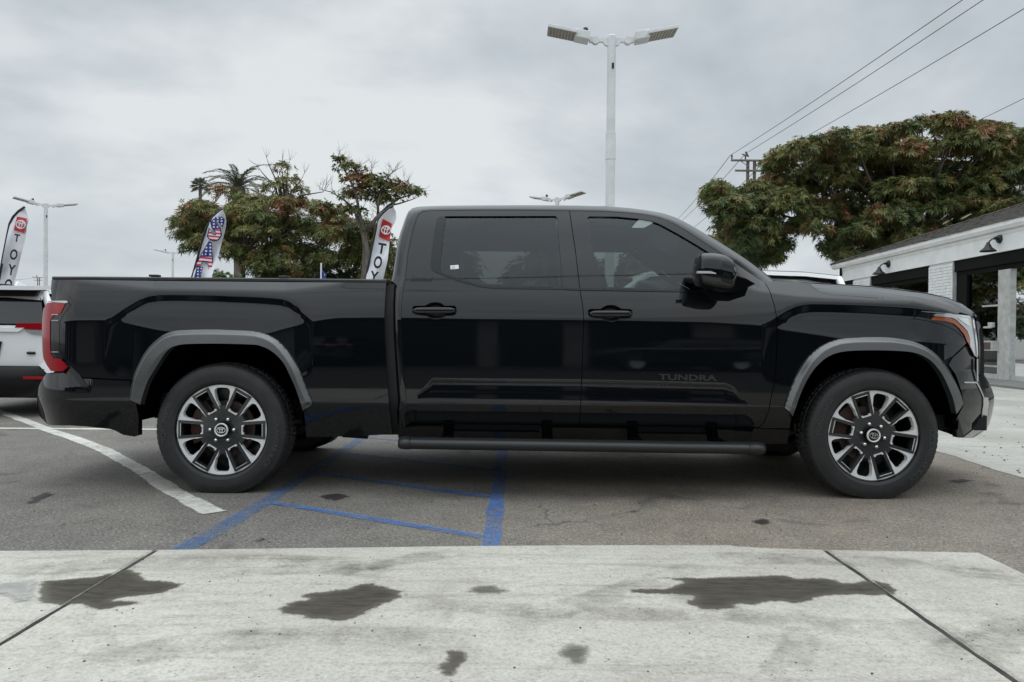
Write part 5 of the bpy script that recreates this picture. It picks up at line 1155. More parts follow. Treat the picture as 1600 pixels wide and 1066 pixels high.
for (pa, pb, lb) in (((1475, 350.5), (1494.5, 337.5), 'loose bare timber board lying on the shingle roof, nearer the tree'), ((1503.5, 342.5), (1521.5, 332.5), 'loose bare timber board on the shingle roof, higher up the slope')):
    # the boards lie on the roof slope
    nrm = (FN + Vector((0, 0, 1 / PITCHR))).normalized(); p0 = fw(0, e0, zr0) + Vector((0, 0, 0.09))
    a, c = on_plane(*pa, p0, nrm), on_plane(*pb, p0, nrm); t_ = (c - a).normalized(); sd = nrm.cross(t_)
    if (c - a).length > 3: c = a + t_ * 3
    b = MB(); b.prism([a - sd * 0.05, c - sd * 0.05, c + sd * 0.05, a + sd * 0.05], nrm * 0.035)
    o = b.obj('loose_board', M['timber']); tag(o, lb, 'board', 'loose boards on the shop roof')
# barn lamps on the fascia
M['lampblack'] = mat('black_enamel', (0.012, 0.014, 0.014), 0.35)
def barn_lamp():
    r = empty('wall_lamp'); b = MB(); b.lathe([(0, -0.05), (0.09, -0.05), (0.10, -0.02), (0.10, 0.0)], 20, (0, 0, 0), 'X'); b.obj('wall_plate', M['lampblack'], r, True, fix=True)
    b = MB(); b.tube([(-0.03, 0, 0), (-0.12, 0, 0.02), (-0.18, 0, 0.0), (-0.24, 0, -0.05), (-0.26, 0, -0.10)], 0.018, 8); b.box((-0.10, 0, 0.015), (0.06, 0.06, 0.07), bev=0.012); b.obj('arm', M['lampblack'], r, True)
    b = MB(); b.lathe([(0.035, -0.08), (0.045, -0.13), (0.07, -0.16), (0.075, -0.19), (0.17, -0.27), (0.175, -0.295), (0.165, -0.29), (0.07, -0.20), (0.0, -0.19)], 24, (-0.27, 0, 0)); b.obj('lamp_shade', M['lampblack'], r, True); return r
la = barn_lamp(); tag(la, 'black barn wall lamp on the white fascia, nearer the right edge of the photo', 'wall lamp', 'black barn lamps along the fascia')
la.location = fw(fpx(1561), 0, fz(1561, 374)); la.rotation_euler = (0, 0, math.atan2(FN.y, FN.x) + math.pi); la.scale = (1.05,) * 3
lb2 = copy_tree(la); lb2.location = fw(fpx(1388), 0, fz(1388, 413)); lb2.scale = (1.15,) * 3; lb2['label'] = 'black barn wall lamp on the white fascia, near the far corner of the shop'
# ================================================================== LAMP POSTS
M['postwhite'] = mat('white_painted_steel', (0.75, 0.77, 0.77), 0.5, build=mottled((0.70, 0.72, 0.72), (0.80, 0.82, 0.82), 3))
M['lens_grey'] = mat('lamp_lens', (0.30, 0.27, 0.22), 0.35, build=mottled((0.26, 0.235, 0.195), (0.36, 0.325, 0.27), 14))
M['black'] = mat('black_plastic', (0.01, 0.01, 0.01), 0.4)
def lamp_post(H=7.7):
    r = empty('lamp_post'); b = MB()
    b.tube([(0, 0, 0), (0, 0, H - 2.6)], [0.105, 0.102], 20); p = b.obj('pole', M['postwhite'], r); smooth_angle(p)
    b = MB(); b.tube([(0, 0, H - 2.75), (0, 0, H - 2.15)], 0.112, 20); q = b.obj('sleeve', M['postwhite'], p); smooth_angle(q)
    b = MB(); b.tube([(0, 0, H - 2.2), (0, 0, H - 0.02)], [0.098, 0.094], 20); b.lathe([(0.094, H - 0.02), (0.07, H + 0.01), (0, H + 0.012)], 20); q = b.obj('upper_pole', M['postwhite'], p); smooth_angle(q)
    b = MB(); b.box((0.02, -0.1, H - 0.70), (0.05, 0.02, 0.12)); b.obj('hand_hole', M['black'], p)
    b = MB(); b.box((0, 0, 0.02), (0.4, 0.4, 0.04), bev=0.008); b.obj('base_plate', M['postwhite'], p)
    for s in (-1, 1):
        hd = MB(); 
        b = MB(); rt = Matrix.Rotation(R(-11 * s), 3, 'Y')
        piv = Vector((0.40 * s, 0, H - 0.12))
        b.prism([(0.09 * s, -0.035, H - 0.06), (0.20 * s, -0.035, H - 0.07), (0.33 * s, -0.035, H - 0.09), (0.33 * s, -0.035, H - 0.16), (0.20 * s, -0.035, H - 0.15), (0.15 * s, -0.035, H - 0.22), (0.09 * s, -0.035, H - 0.24)], (0, 0.07, 0))
        b.lathe([(0, -0.06), (0.085, -0.06), (0.085, 0.06), (0, 0.06)], 16, (0.36 * s, 0, H - 0.115), 'Y'); b.lathe([(0, -0.05), (0.06, -0.05), (0.06, 0.05), (0, 0.05)], 12, (0.45 * s, 0, H - 0.10), 'Y')
        b.obj('arm', M['postwhite'], r)
        b = MB(); b.box(Vector((0.66 * s, 0, H - 0.03)), (0.32, 0.36, 0.19), rot=rt, bev=0.02); hd = b.obj('driver_box', M['postwhite'], r)
        c = Vector((1.10 * s, 0, H + 0.055)); b = MB(); b.box(c, (0.66, 0.52, 0.075), rot=rt, bev=0.012); lh = b.obj('lamp_head', M['postwhite'], r)
        b = MB(); b.box(c + rt @ Vector((0, 0, -0.040)), (0.62, 0.48, 0.01), rot=rt); b.obj('lens', M['lens_grey'], lh)
        b = MB()
        for k in range(9): b.box(c + rt @ Vector((-0.28 + 0.07 * k, 0, -0.047)), (0.008, 0.47, 0.006), rot=rt)
        b.obj('lens_rib', M['postwhite'], lh)
    b = MB(); b.lathe([(0.055, H + 0.05), (0.06, H + 0.12), (0.05, H + 0.16), (0, H + 0.17)], 14, (-0.58, 0, 0)); b.obj('photocell', M['black'], r)
    return r
lp = lamp_post(); tag(lp, 'tall white lamp post rising behind the cab roof with two lamp heads', 'lamp post', 'white twin headed lamp posts')
def put(o, px, depth, rz=0): p = atd(px, 500, depth); o.location = (p.x, p.y, 0); o.rotation_euler = (0, 0, R(rz))
put(lp, 951.5, 16.45, 0)
for px, dep, rz, lab in ((71, 38.5, 42, 'white lamp post behind the white car at the left'), (269.5, 61, 8, 'tiny distant lamp post left of the striped flag'), (869, 35.6, -32, 'lamp post of which only the heads show above the cab roof')):
    c = copy_tree(lp); put(c, px, dep, rz); c['label'] = lab

# ================================================================== FEATHER FLAGS
M['flagwhite'] = mat('flag_fabric', (0.8, 0.81, 0.85), 0.8, build=mottled((0.74, 0.75, 0.80), (0.84, 0.85, 0.88), 4))
M['flagred'] = mat('flag_red', (0.52, 0.04, 0.035), 0.75); M['flagblack'] = mat('flag_black', (0.02, 0.02, 0.025), 0.8)
def stars_b(t, b):
    tcn = N(t, 'ShaderNodeTexCoord'); sp = N(t, 'ShaderNodeSeparateXYZ'); t.links.new(tcn.outputs['Generated'], sp.inputs[0])
    x, z = sp.outputs[0], sp.outputs[2]
    fx = math_n(t, 'SUBTRACT', math_n(t, 'FRACT', math_n(t, 'MULTIPLY', x, 4.0)), 0.5); fz_ = math_n(t, 'SUBTRACT', math_n(t, 'FRACT', math_n(t, 'MULTIPLY', z, 8.0)), 0.5)
    d = math_n(t, 'ADD', math_n(t, 'MULTIPLY', fx, fx), math_n(t, 'MULTIPLY', fz_, fz_)); star = math_n(t, 'LESS_THAN', d, 0.07)
    top = mixc(t, star, (0.03, 0.04, 0.22), (0.7, 0.7, 0.74))
    st = math_n(t, 'GREATER_THAN', math_n(t, 'FRACT', math_n(t, 'ADD', math_n(t, 'MULTIPLY', z, 7.0), math_n(t, 'MULTIPLY', x, 0.4))), 0.5); bot = mixc(t, st, (0.55, 0.03, 0.06), (0.72, 0.70, 0.72))
    t.links.new(mixc(t, math_n(t, 'GREATER_THAN', z, 0.47), bot, top), b.inputs['Base Color'])
M['stars'] = mat('stars_and_stripes_print', (0.3, 0.1, 0.2), 0.8, build=stars_b)
M['navy'] = mat('navy_outline', (0.03, 0.03, 0.10), 0.8)
FD_ = 14.0
def feather(cloth, pole, label, what, rows=26):
    """cloth: left edge and right edge traced downwards (pixels)"""
    Lf, Rt = cloth; base = at(pole[-1][0], pole[-1][1], CAM.y + FD_); r = empty('feather_flag', (base.x, base.y, 0)); O = (base.x, base.y, 0)
    tag(r, label, 'feather flag', 'feather flags behind the truck')
    wave = lambda px, py: 0.07 * math.sin(py * 0.06 + px * 0.05) + 0.04 * math.sin(px * 0.22 + py * 0.09)
    a = param_resample(Lf, np.linspace(0, 1, rows)); c = param_resample(Rt, np.linspace(0, 1, rows)); g_ = []
    for p, q in zip(a, c): g_.append([at(p[0] + (q[0] - p[0]) * k / 8, p[1] + (q[1] - p[1]) * k / 8, CAM.y + FD_ + wave(p[0] + (q[0] - p[0]) * k / 8, p[1])) for k in range(9)])
    b = MB(); b.grid(g_); cl = b.obj('cloth', M['flagwhite'], r, True, O)
    pl = [at(px, py, CAM.y + FD_) for px, py in pole]; pl.append(Vector((pl[-1].x - 0.04, pl[-1].y, 0.0))); b = MB(); b.tube(pl, [0.022] * (len(pl) - 2) + [0.024, 0.024], 8); b.obj('pole', M['black'], r, True, O)
    b = MB(); b.lathe([(0, 0), (0.24, 0), (0.24, 0.05), (0.05, 0.08), (0, 0.08)], 20, (pl[-1].x, pl[-1].y, 0)); b.obj('base', M['black'], r, off=O)
    def quad(name, P, m, dy): 
        P = [np.array(p, float) for p in P]; b = MB(); b.grid([[at(*(((P[0] * (1 - s) + P[1] * s) * (1 - t) + (P[3] * (1 - s) + P[2] * s) * t)), 0) for s in np.linspace(0, 1, 7)] for t in np.linspace(0, 1, 8)])
        g2 = []
        for t in np.linspace(0, 1, 8):
            for s in np.linspace(0, 1, 7):
                q = (P[0] * (1 - s) + P[1] * s) * (1 - t) + (P[3] * (1 - s) + P[2] * s) * t; g2.append(tuple(at(q[0], q[1], CAM.y + FD_ + wave(q[0], q[1]) - dy)))
        b.v = g2; b.obj(name, m, cl, True, off=O, fix=False)
    def letter(s, cx, cy, w, h, rot, m, dy, bold=0.02, name='lettering'):
        v, f = text_geo(s, 1.0, 0.0, 0, bold); sx_ = w / (v[:, 0].max() - v[:, 0].min()); sy_ = h / (v[:, 1].max() - v[:, 1].min()); mx, my = (v[:, 0].max() + v[:, 0].min()) / 2, (v[:, 1].max() + v[:, 1].min()) / 2
        V = []
        for q in v:
            x, y = (q[0] - mx) * sx_, -(q[1] - my) * sy_; X = cx + x * math.cos(rot) - y * math.sin(rot); Y = cy + x * math.sin(rot) + y * math.cos(rot); V.append(at(X, Y, CAM.y + FD_ + wave(cx, cy) - dy))
        mk(name, V, f, m, cl, off=O)
    def ring(cx, cy, rx, ry, rot, m, dy):
        b = MB(); b.tube([at(cx + rx * math.cos(w) * math.cos(rot) - ry * math.sin(w) * math.sin(rot), cy + rx * math.cos(w) * math.sin(rot) + ry * math.sin(w) * math.cos(rot), CAM.y + FD_ + wave(cx, cy) - dy) for w in np.linspace(0, 2 * math.pi, 25)], 0.010, 5, cap=False); b.obj('emblem', m, cl, off=O)
    what(quad, letter, ring); return r
def deco_toy(dx, dy, sq, ts):
    def f(quad, letter, ring):
        quad('red_square', sq, M['flagred'], 0.03)
        cx, cy = np.mean([p[0] for p in sq]), np.mean([p[1] for p in sq])
        for rx, ry, oy in ((7.0, 6.4, 0), (2.3, 6.0, 0.2), (5.0, 2.2, -3.2)): ring(cx + 0.5, cy + oy, rx, ry, 0.25, M['flagwhite'], 0.11)
        for s, x, y, w, h in ts: letter(s, x, y, w, h, 0.17, M['flagblack'], 0.10, 0.03)
    return f
def deco_sale(quad, letter, ring):
    for s, x, y, w, h in (('S', 337.5, 357, 19, 38), ('A', 323.5, 399, 27, 40), ('L', 315, 436, 20, 34), ('E', 305, 475, 22, 34)):
        letter(s, x, y, w + 4, h + 3, 0.24, M['navy'], 0.06, 0.06, 'letter_outline'); letter(s, x, y, w, h, 0.24, M['stars'], 0.09, 0.035, 'lettering')
T3 = ([(613.5, 322.5), (600, 333), (591, 345), (586, 362), (580, 392), (571, 440), (560, 500), (549, 560)], [(614, 322.5), (619, 329), (617.5, 333), (620.5, 344), (612, 354), (609, 375), (606, 405), (598, 440), (588, 500), (578, 560)])
feather(T3, [(614.5, 321.5), (606, 327), (598, 333.5), (592.5, 342), (588, 354), (584, 372), (578, 402), (571, 440), (560, 500), (548, 575)], 'white feather flag with a red square and black letters beside the truck cab', deco_toy(0, 0, [(598, 342), (612, 349.5), (609, 377.5), (592, 370)], [('T', 596.5, 388.5, 13, 17), ('O', 590.5, 410, 13, 20), ('Y', 584.5, 433, 13, 18), ('O', 579, 457, 13, 20), ('T', 573, 480, 13, 18), ('A', 568, 503, 13, 18)]))
T2 = ([(347.5, 328), (335, 337), (326, 350), (318, 370), (311, 396), (301, 432), (288, 490), (276, 550)], [(348, 328), (353, 338), (354, 350), (351, 364), (347, 378), (340, 404), (331, 432), (318, 490), (305, 550)])
feather(T2, [(347.5, 327), (339, 333), (330, 343), (322, 357), (316, 376), (309, 402), (300, 434), (287, 492), (273, 565)], 'white feather flag with starred and striped letters above the truck bed', deco_sale)
T1 = ([(38.5, 325), (26, 334), (17, 346), (11, 370), (5, 400), (-3, 445), (-14, 510), (-24, 570)], [(39, 325), (44, 338), (45, 344), (42, 352), (41, 370), (34, 395), (27, 425), (20, 449), (8, 510), (-2, 570)])
feather(T1, [(38.5, 323.5), (29, 330), (20.5, 339), (15, 350), (11, 370), (5, 400), (-3, 445), (-14, 510), (-26, 590)], 'white feather flag with a red square standing behind the white car', deco_toy(0, 0, [(26.5, 338.5), (42, 341.5), (37.5, 364.5), (21.5, 359.5)], [('T', 26.5, 372, 9, 12), ('O', 21.5, 398, 12, 17), ('Y', 18, 422, 12, 17), ('O', 13, 445, 12, 18), ('T', 8, 468, 12, 17)]))
# small pennant
pb_ = at(502, 437, CAM.y + 12.5); pn = empty('pennant', (pb_.x, pb_.y, 0)); tag(pn, 'small blue spotted pennant on a white stick above the truck bed', 'pennant'); PO = (pb_.x, pb_.y, 0)
b = MB(); b.tube([(pb_.x, pb_.y, 0), at(501.8, 411, CAM.y + 12.5)], 0.014, 6); b.obj('stick', M['flagwhite'], pn, off=PO)
def pen_b(t, b):
    vo = N(t, 'ShaderNodeTexVoronoi', i_Scale=26.0); t.links.new(objco(t), vo.inputs['Vector']); t.links.new(mixc(t, ramp(t, vo.outputs[0], [(0.25, 1.0), (0.33, 0.0)]), (0.03, 0.07, 0.32), (0.6, 0.62, 0.7)), b.inputs['Base Color'])
M['pen'] = mat('pennant_print', (0.05, 0.1, 0.4), 0.8, build=pen_b)
b = MB(); b.grid([[at(503 + k * (1.0 + 0.2 * i), 421 + 4.2 * i - (5 - k) * 0 + k * (0.9 - 0.2 * i) * 1.0, CAM.y + 12.5 + 0.02 * math.sin(k * 1.4)) for k in range(5)] for i in range(6)]); b.obj('cloth', M['pen'], pn, True, PO)

# ================================================================== PARKED CARS
M['carwhite'] = mat('white_car_paint', (0.86, 0.87, 0.88), 0.12, coat=0.6); M['cardark'] = mat('dark_blue_car_paint', (0.012, 0.018, 0.03), 0.08, coat=0.8)
M['carglass'] = mat('dark_car_glass', (0.012, 0.014, 0.015), 0.05, ior=1.7); M['carblack'] = mat('black_cladding', (0.006, 0.006, 0.0065), 0.4, ior=1.35)
def suv(H=1.66, body='carwhite', W=1.86, L=4.6):
    """rear face at y=0, nose away at y=L"""
    r = empty('parked_suv'); hw = W / 2
    def sect(pts, y, ins=0): return [Vector((x, y, z)) for x, z in pts]
    def half(b_, sh, rf, zb_, zs, zr, n=6):
        P = [(0, zb_), (b_ * 0.9, zb_), (b_, zb_ + 0.06), (sh, zs - 0.05), (sh - 0.03, zs + 0.02)]
        return P
    # lower body loft
    st = [(0.00, 0.80, 0.62, 1.10), (0.05, 0.875, 0.52, 1.12), (0.22, 0.92, 0.40, 1.10), (0.9, 0.93, 0.34, 1.06), (2.2, 0.93, 0.32, 1.02), (3.2, 0.93, 0.34, 1.02), (3.9, 0.91, 0.38, 0.98), (4.4, 0.82, 0.45, 0.88), (4.6, 0.65, 0.5, 0.78)]
    rows = []
    for y, w, z0, z1 in st:
        w *= hw / 0.93; P = [(-w * 0.9, z0), (-w, z0 + 0.12), (-w, (z0 + z1) / 2 + 0.05), (-w * 0.985, z1 - 0.05), (-w * 0.93, z1), (-w * 0.4, z1 + 0.02), (w * 0.4, z1 + 0.02), (w * 0.93, z1), (w * 0.985, z1 - 0.05), (w, (z0 + z1) / 2 + 0.05), (w, z0 + 0.12), (w * 0.9, z0)]
        rows.append([Vector((x, y * L / 4.6, z * H / 1.66)) for x, z in P])
    b = MB(); b.grid(rows, wrap=True); n = 12; b.f += [tuple(range(n))[::-1], tuple(range(8 * n, 9 * n))]; o = b.obj('body', M[body], r); smooth_angle(o, 28)
    hz_ = H / 1.66
    # cabin: glasshouse and roof
    gh = [(0.10, 0.80, 1.10, 0.80, 1.12), (0.24, 0.80, 1.10, 0.62, 1.52), (0.6, 0.82, 1.08, 0.63, 1.575), (1.6, 0.82, 1.05, 0.64, 1.60), (2.3, 0.82, 1.04, 0.62, 1.57), (3.25, 0.80, 1.03, 0.74, 1.06)]
    rows = []
    for y, wb, zb2, wt, zt in gh: rows.append([Vector((x * hw / 0.93, y * L / 4.6, z * hz_)) for x, z in ((-wb, zb2), (-(wb * 0.55 + wt * 0.45), zb2 + (zt - zb2) * 0.55), (-wt, zt), (wt, zt), (wb * 0.55 + wt * 0.45, zb2 + (zt - zb2) * 0.55), (wb, zb2))])
    b = MB(); b.grid(rows); b.f.append(tuple(range(6))); o = b.obj('windows', M['carglass'], r)
    rf = [(0.14, 0.63, 1.50), (0.20, 0.655, 1.60), (0.6, 0.66, 1.635), (1.6, 0.67, 1.66), (2.35, 0.65, 1.62), (2.55, 0.6, 1.56)]
    rows = []
    for y, w, z in rf: rows.append([Vector((x * hw / 0.93, y * L / 4.6, zz * hz_)) for x, zz in ((-w - 0.015, z - 0.06), (-w, z - 0.02), (-w * 0.85, z + 0.0), (0, z + 0.022), (w * 0.85, z), (w, z - 0.02), (w + 0.015, z - 0.06))])
    b = MB(); b.grid(rows); b.f.append(tuple(range(7))); o = b.obj('roof', M[body], r, True); smooth_angle(o, 40)
    for s in (-1, 1):
        for P_, r_ in (([(0.815, 0.11, 1.10), (0.735, 0.17, 1.36), (0.64, 0.22, 1.56)], [0.05, 0.045, 0.04]), ([(0.83, 1.25, 1.05), (0.655, 1.3, 1.58)], [0.03, 0.03]), ([(0.83, 2.2, 1.05), (0.655, 1.95, 1.58)], [0.03, 0.03]), ([(0.80, 3.2, 1.04), (0.64, 2.4, 1.57)], [0.04, 0.04])):
            b = MB(); b.tube([Vector((s * x * hw / 0.93, y, z * hz_)) for x, y, z in P_], r_, 8); b.obj('pillar', M[body], r, True)
    b = MB(); b.prism([Vector((x * hw, y, z * hz_)) for x, y, z in ((-0.72, -0.03, 1.575), (0.72, -0.03, 1.575), (0.72, 0.30, 1.60), (-0.72, 0.30, 1.60))], (0, 0, 0.05)); b.obj('spoiler', M[body], r)
    b = MB(); b.prism([Vector((x * hw, y, z * hz_)) for x, y, z in ((-0.69, 0.035, 1.50), (0.69, 0.035, 1.50), (0.69, 0.10, 1.585), (-0.69, 0.10, 1.585))], (0, 0.05, 0)); b.obj('spoiler_band', M['carblack'], r)  # black band below the roof spoiler
    # rear face details
    b = MB(); b.grid([[Vector((x * hw, 0.155 - 0.09 * (1 - t) - 0.02 * (1 - abs(x)), (1.16 + 0.33 * t) * hz_)) for x in np.linspace(-0.79 + 0.10 * t, 0.79 - 0.10 * t, 9)] for t in (0, 0.5, 1)]); b.obj('rear_window', M['carglass'], r, True)
    for s in (-1, 1):
        b = MB(); b.prism([Vector((s * x * hw, -0.03, z * hz_)) for x, z in ((0.47, 1.10), (0.51, 1.165), (0.955, 1.17), (0.955, 1.085), (0.62, 1.095))], (0, 0.12, 0)); b.prism([Vector((s * x * hw, y, z * hz_)) for x, y, z in ((0.955, -0.03, 1.175), (1.0, 0.16, 1.16), (1.0, 0.16, 1.09), (0.955, -0.03, 1.085))], (-s * 0.03, 0.03, 0)); tl_ = b.obj('tail_light', M['redlens'], r)
        b = MB(); b.prism([Vector((s * x * hw, -0.026, z * hz_)) for x, z in ((0.60, 1.09), (0.95, 1.08), (0.95, 1.03), (0.70, 1.035), (0.62, 1.06))], (0, 0.10, 0)); b.obj('reversing_lens', M['clear'], tl_)
        b = MB(); b.box((s * 0.76 * hw, -0.075, 0.50 * hz_), (0.25, 0.02, 0.035)); b.obj('reflector', M['redlens'], r)
        b = MB(); b.tube([Vector((s * 0.66 * hw, 0.45, 1.645 * hz_)), Vector((s * 0.67 * hw, 0.55, 1.70 * hz_)), Vector((s * 0.68 * hw, 1.4, 1.725 * hz_)), Vector((s * 0.66 * hw, 2.2, 1.70 * hz_)), Vector((s * 0.65 * hw, 2.3, 1.65 * hz_))], 0.018, 6); b.obj('roof_rail', M['carblack'], r, True)
    b = MB(); b.prism([Vector((x * hw, -0.03, z * hz_)) for x, z in ((-0.60, 1.11), (0.60, 1.11), (0.52, 1.06), (-0.52, 1.06))], (0, 0.05, 0)); b.obj('trim_bar', M[body], r)
    b = MB(); b.prism([Vector((x * hw, -0.02, z * hz_)) for x, z in ((-0.30, 0.94), (0.30, 0.94), (0.26, 0.74), (-0.26, 0.74))], (0, 0.01, 0)); b.obj('plate_recess', M['carblack'], r)
    rows = []
    for z, y0, w in ((0.64, -0.02, 0.86), (0.60, -0.07, 0.93), (0.45, -0.08, 0.95), (0.32, -0.04, 0.93), (0.24, 0.05, 0.88)):
        rows.append([Vector((x * hw, y0 + 0.35 * max(0, (abs(x) - 0.78) / 0.22) ** 2 * 1.0, z * hz_)) for x in np.linspace(-w - 0.04, w + 0.04, 17)])
    b = MB(); b.grid(rows); bp = b.obj('rear_bumper', M['carblack'], r, True)
    for s in (-1, 1):
        b = MB(); b.prism([Vector((s * x * hw, y, z * hz_)) for x, y, z in ((0.80, -0.06, 0.66), (1.0, 0.12, 0.70), (1.0, 0.12, 0.46), (0.90, 0.0, 0.52))], (0, 0.05, 0)); b.obj('bumper_corner', M[body], bp)
    b = MB(); b.tube([(0.66 * hw - 0.03, -0.012, 0.80 * hz_), (0.66 * hw + 0.06, -0.012, 0.80 * hz_)], 0.018, 6); b.obj('badge', M['carblack'], r)
    b = MB(); b.prism([Vector((0.012, y, z * hz_)) for y, z in ((0.62, 1.64), (0.95, 1.66), (0.68, 1.73))], (-0.024, 0, 0)); b.obj('antenna_fin', M[body], r)
    b = MB(); b.box((0, 2.3, 0.32), (1.5, 3.8, 0.22)); b.obj('underbody', M['dark'], r)
    for y in (0.85, 3.55):
        for s in (-1, 1):
            b = MB(); b.lathe([(0.22, -0.11), (0.33, -0.105), (0.352, -0.07), (0.352, 0.07), (0.33, 0.105), (0.22, 0.11)], 32, (s * (hw - 0.12), y * L / 4.6, 0.352), 'X'); w_ = b.obj('wheel', M['rubber'], r, True)
            b = MB(); b.lathe([(0.0, 0.08), (0.06, 0.095), (0.20, 0.09), (0.23, 0.10), (0.23, 0.0)], 24, (s * (hw - 0.12), y * L / 4.6, 0.352), 'X'); 
            b.v = [(s * (hw - 0.12) + (p[0] - s * (hw - 0.12)) * s, p[1], p[2]) for p in b.v]; b.obj('rim', M['alloy'], w_, True)
    return r
car = suv(); car.scale = (1.0, 1.0, 0.965); tag(car, 'white SUV seen from behind at the left edge, with a black bumper', 'car', 'parked SUVs around the truck')
p = at(-33, 600, CAM.y + 8.8); car.location = (p.x, p.y, 0)
car2 = copy_tree(car); p = at(1301, 500, CAM.y + 9.5); car2.location = (p.x, p.y, 0); car2.scale = (1.06, 1.05, 1.12); car2.rotation_euler = (0, 0, R(90)); car2['label'] = 'white SUV parked beyond the hood, only its roof and dark side glass showing'
for ch in list(car2.children):
    if ch.name.split('.')[0] in ('spoiler', 'spoiler_band', 'roof_rail', 'antenna_fin'): bpy.data.objects.remove(ch)
def recolour(o, a, c):
    for ch in o.children:
        if ch.data and any(s.material == M[a] for s in ch.material_slots):
            ch.data = ch.data.copy(); ch.data.materials.clear(); ch.data.materials.append(M[c])
        recolour(ch, a, c)
car3 = copy_tree(car); car3.location = (5.2, CAM.y + 27, 0); car3.rotation_euler = (0, 0, R(80)); car3.scale = (1, 1, 1.02); recolour(car3, 'carwhite', 'cardark'); car3['label'] = 'dark blue SUV reflected in the shop window'

# ================================================================== TREES
def leaf_b(t, b):
    a = N(t, 'ShaderNodeVertexColor', layer_name='Col'); t.links.new(a.outputs[0], b.inputs['Base Color'])
def leaf_mat(name):
    m = bpy.data.materials.new(name); m.use_nodes = True; t = m.node_tree; b = t.nodes['Principled BSDF']; b.inputs['Roughness'].default_value = 0.5; b.inputs['IOR'].default_value = 1.4
    a = N(t, 'ShaderNodeVertexColor', layer_name='Col'); t.links.new(a.outputs[0], b.inputs['Base Color'])
    tr = N(t, 'ShaderNodeBsdfTranslucent'); mx = N(t, 'ShaderNodeMixShader'); mx.inputs[0].default_value = 0.13; t.links.new(a.outputs[0], tr.inputs[0])
    o = t.nodes['Material Output']; t.links.new(b.outputs[0], mx.inputs[1]); t.links.new(tr.outputs[0], mx.inputs[2]); t.links.new(mx.outputs[0], o.inputs[0]); return m
M['leaf'] = leaf_mat('leaf')
M['bark'] = mat('bark', (0.12, 0.10, 0.085), 0.9, build=mottled((0.07, 0.06, 0.05), (0.18, 0.155, 0.135), 8, 0.5, 30, (1, 1, 0.3)))
def norm(a): return a / np.maximum(np.linalg.norm(a, axis=-1, keepdims=True), 1e-9)
def leaves(P, A, L, Wd, cols, per=8, droop=0.35, spread=0.9):
    """rosettes of folded leaves at P around axes A"""
    n = len(P); ref = np.where(np.abs(A[:, 2:3]) < 0.9, [[0, 0, 1.0]], [[1.0, 0, 0]]); U = norm(np.cross(A, ref)); Vv = np.cross(A, U)
    V = np.zeros((n, per, 5, 3)); C = np.zeros((n, per, 5, 4)); C[..., 3] = 1
    for k in range(per):
        w = 2 * math.pi * (k + rng.uniform(-.35, .35, n)) / per; rad = U * np.cos(w)[:, None] + Vv * np.sin(w)[:, None]; s = spread * rng.uniform(0.5, 1.25, n)[:, None]
        d = norm(A * rng.uniform(0.25, 0.9, n)[:, None] + rad * s); side = norm(np.cross(d, A)); l = (L * rng.uniform(0.7, 1.25, n))[:, None]; wd = (Wd * rng.uniform(0.8, 1.2, n))[:, None]
        dr = np.array([[0, 0, -1.0]]) * droop * l
        base = P + d * l * 0.08; m = P + d * l * 0.5 + dr * 0.2; tip = P + d * l + dr; up = norm(np.cross(side, d)) * wd * 0.25
        V[:, k, 0] = base; V[:, k, 1] = m + side * wd * 0.5 + up; V[:, k, 2] = tip; V[:, k, 3] = m - side * wd * 0.5 + up; V[:, k, 4] = m
        C[:, k, :, :3] = (cols * rng.uniform(0.72, 1.28, (n, 1)))[:, None, :]
    m = n * per; V = V.reshape(-1, 3); C = C.reshape(-1, 4); i = np.arange(m)[:, None] * 5
    F = np.concatenate([i + [0, 1, 4], i + [1, 2, 4], i + [4, 2, 3], i + [0, 4, 3]], 0); return V, F, C
def fast_mesh(name, V, F, C, m, parent, off):
    me = bpy.data.meshes.new(name); V = V - np.array(off); nf = len(F)
    me.vertices.add(len(V)); me.vertices.foreach_set('co', V.astype(np.float32).ravel()); me.loops.add(nf * 3); me.loops.foreach_set('vertex_index', F.astype(np.int32).ravel())
    me.polygons.add(nf); me.polygons.foreach_set('loop_start', np.arange(0, nf * 3, 3, dtype=np.int32)); me.polygons.foreach_set('loop_total', np.full(nf, 3, dtype=np.int32)); me.update(calc_edges=True)
    ca = me.color_attributes.new('Col', 'FLOAT_COLOR', 'POINT'); ca.data.foreach_set('color', C.astype(np.float32).ravel()); me.materials.append(m)
    o = bpy.data.objects.new(name, me); COL.objects.link(o); o.parent = parent; return o
def crown_points(lumps, n, shell=0.55):
    """points in the outer part of a set of ellipsoids, with outward axes"""
    vol = np.array([l[3] * l[4] * l[5] for l in lumps]) ** 0.72; cnt = (n * vol / vol.sum()).astype(int); P, A = [], []
    for l, k in zip(lumps, cnt):
        d = norm(rng.normal(size=(k, 3))); d[:, 2] = np.where(d[:, 2] < -0.3, -d[:, 2] * rng.uniform(0, 1, k), d[:, 2]); rr = shell + (1 - shell) * rng.uniform(0, 1, k) ** 0.6; rr *= 1 + 0.12 * rng.normal(size=k)
        P.append(np.array(l[:3]) + d * rr[:, None] * np.array(l[3:6])); A.append(norm(d / np.array(l[3:6]) * np.mean(l[3:6]) + [0, 0, 0.55] + 0.45 * rng.normal(size=(k, 3))))
    return np.concatenate(P), np.concatenate(A)
def nz3(P, s, o): return np.array([mnoise.noise(Vector((p[0] * s + o, p[1] * s, p[2] * s))) for p in P])
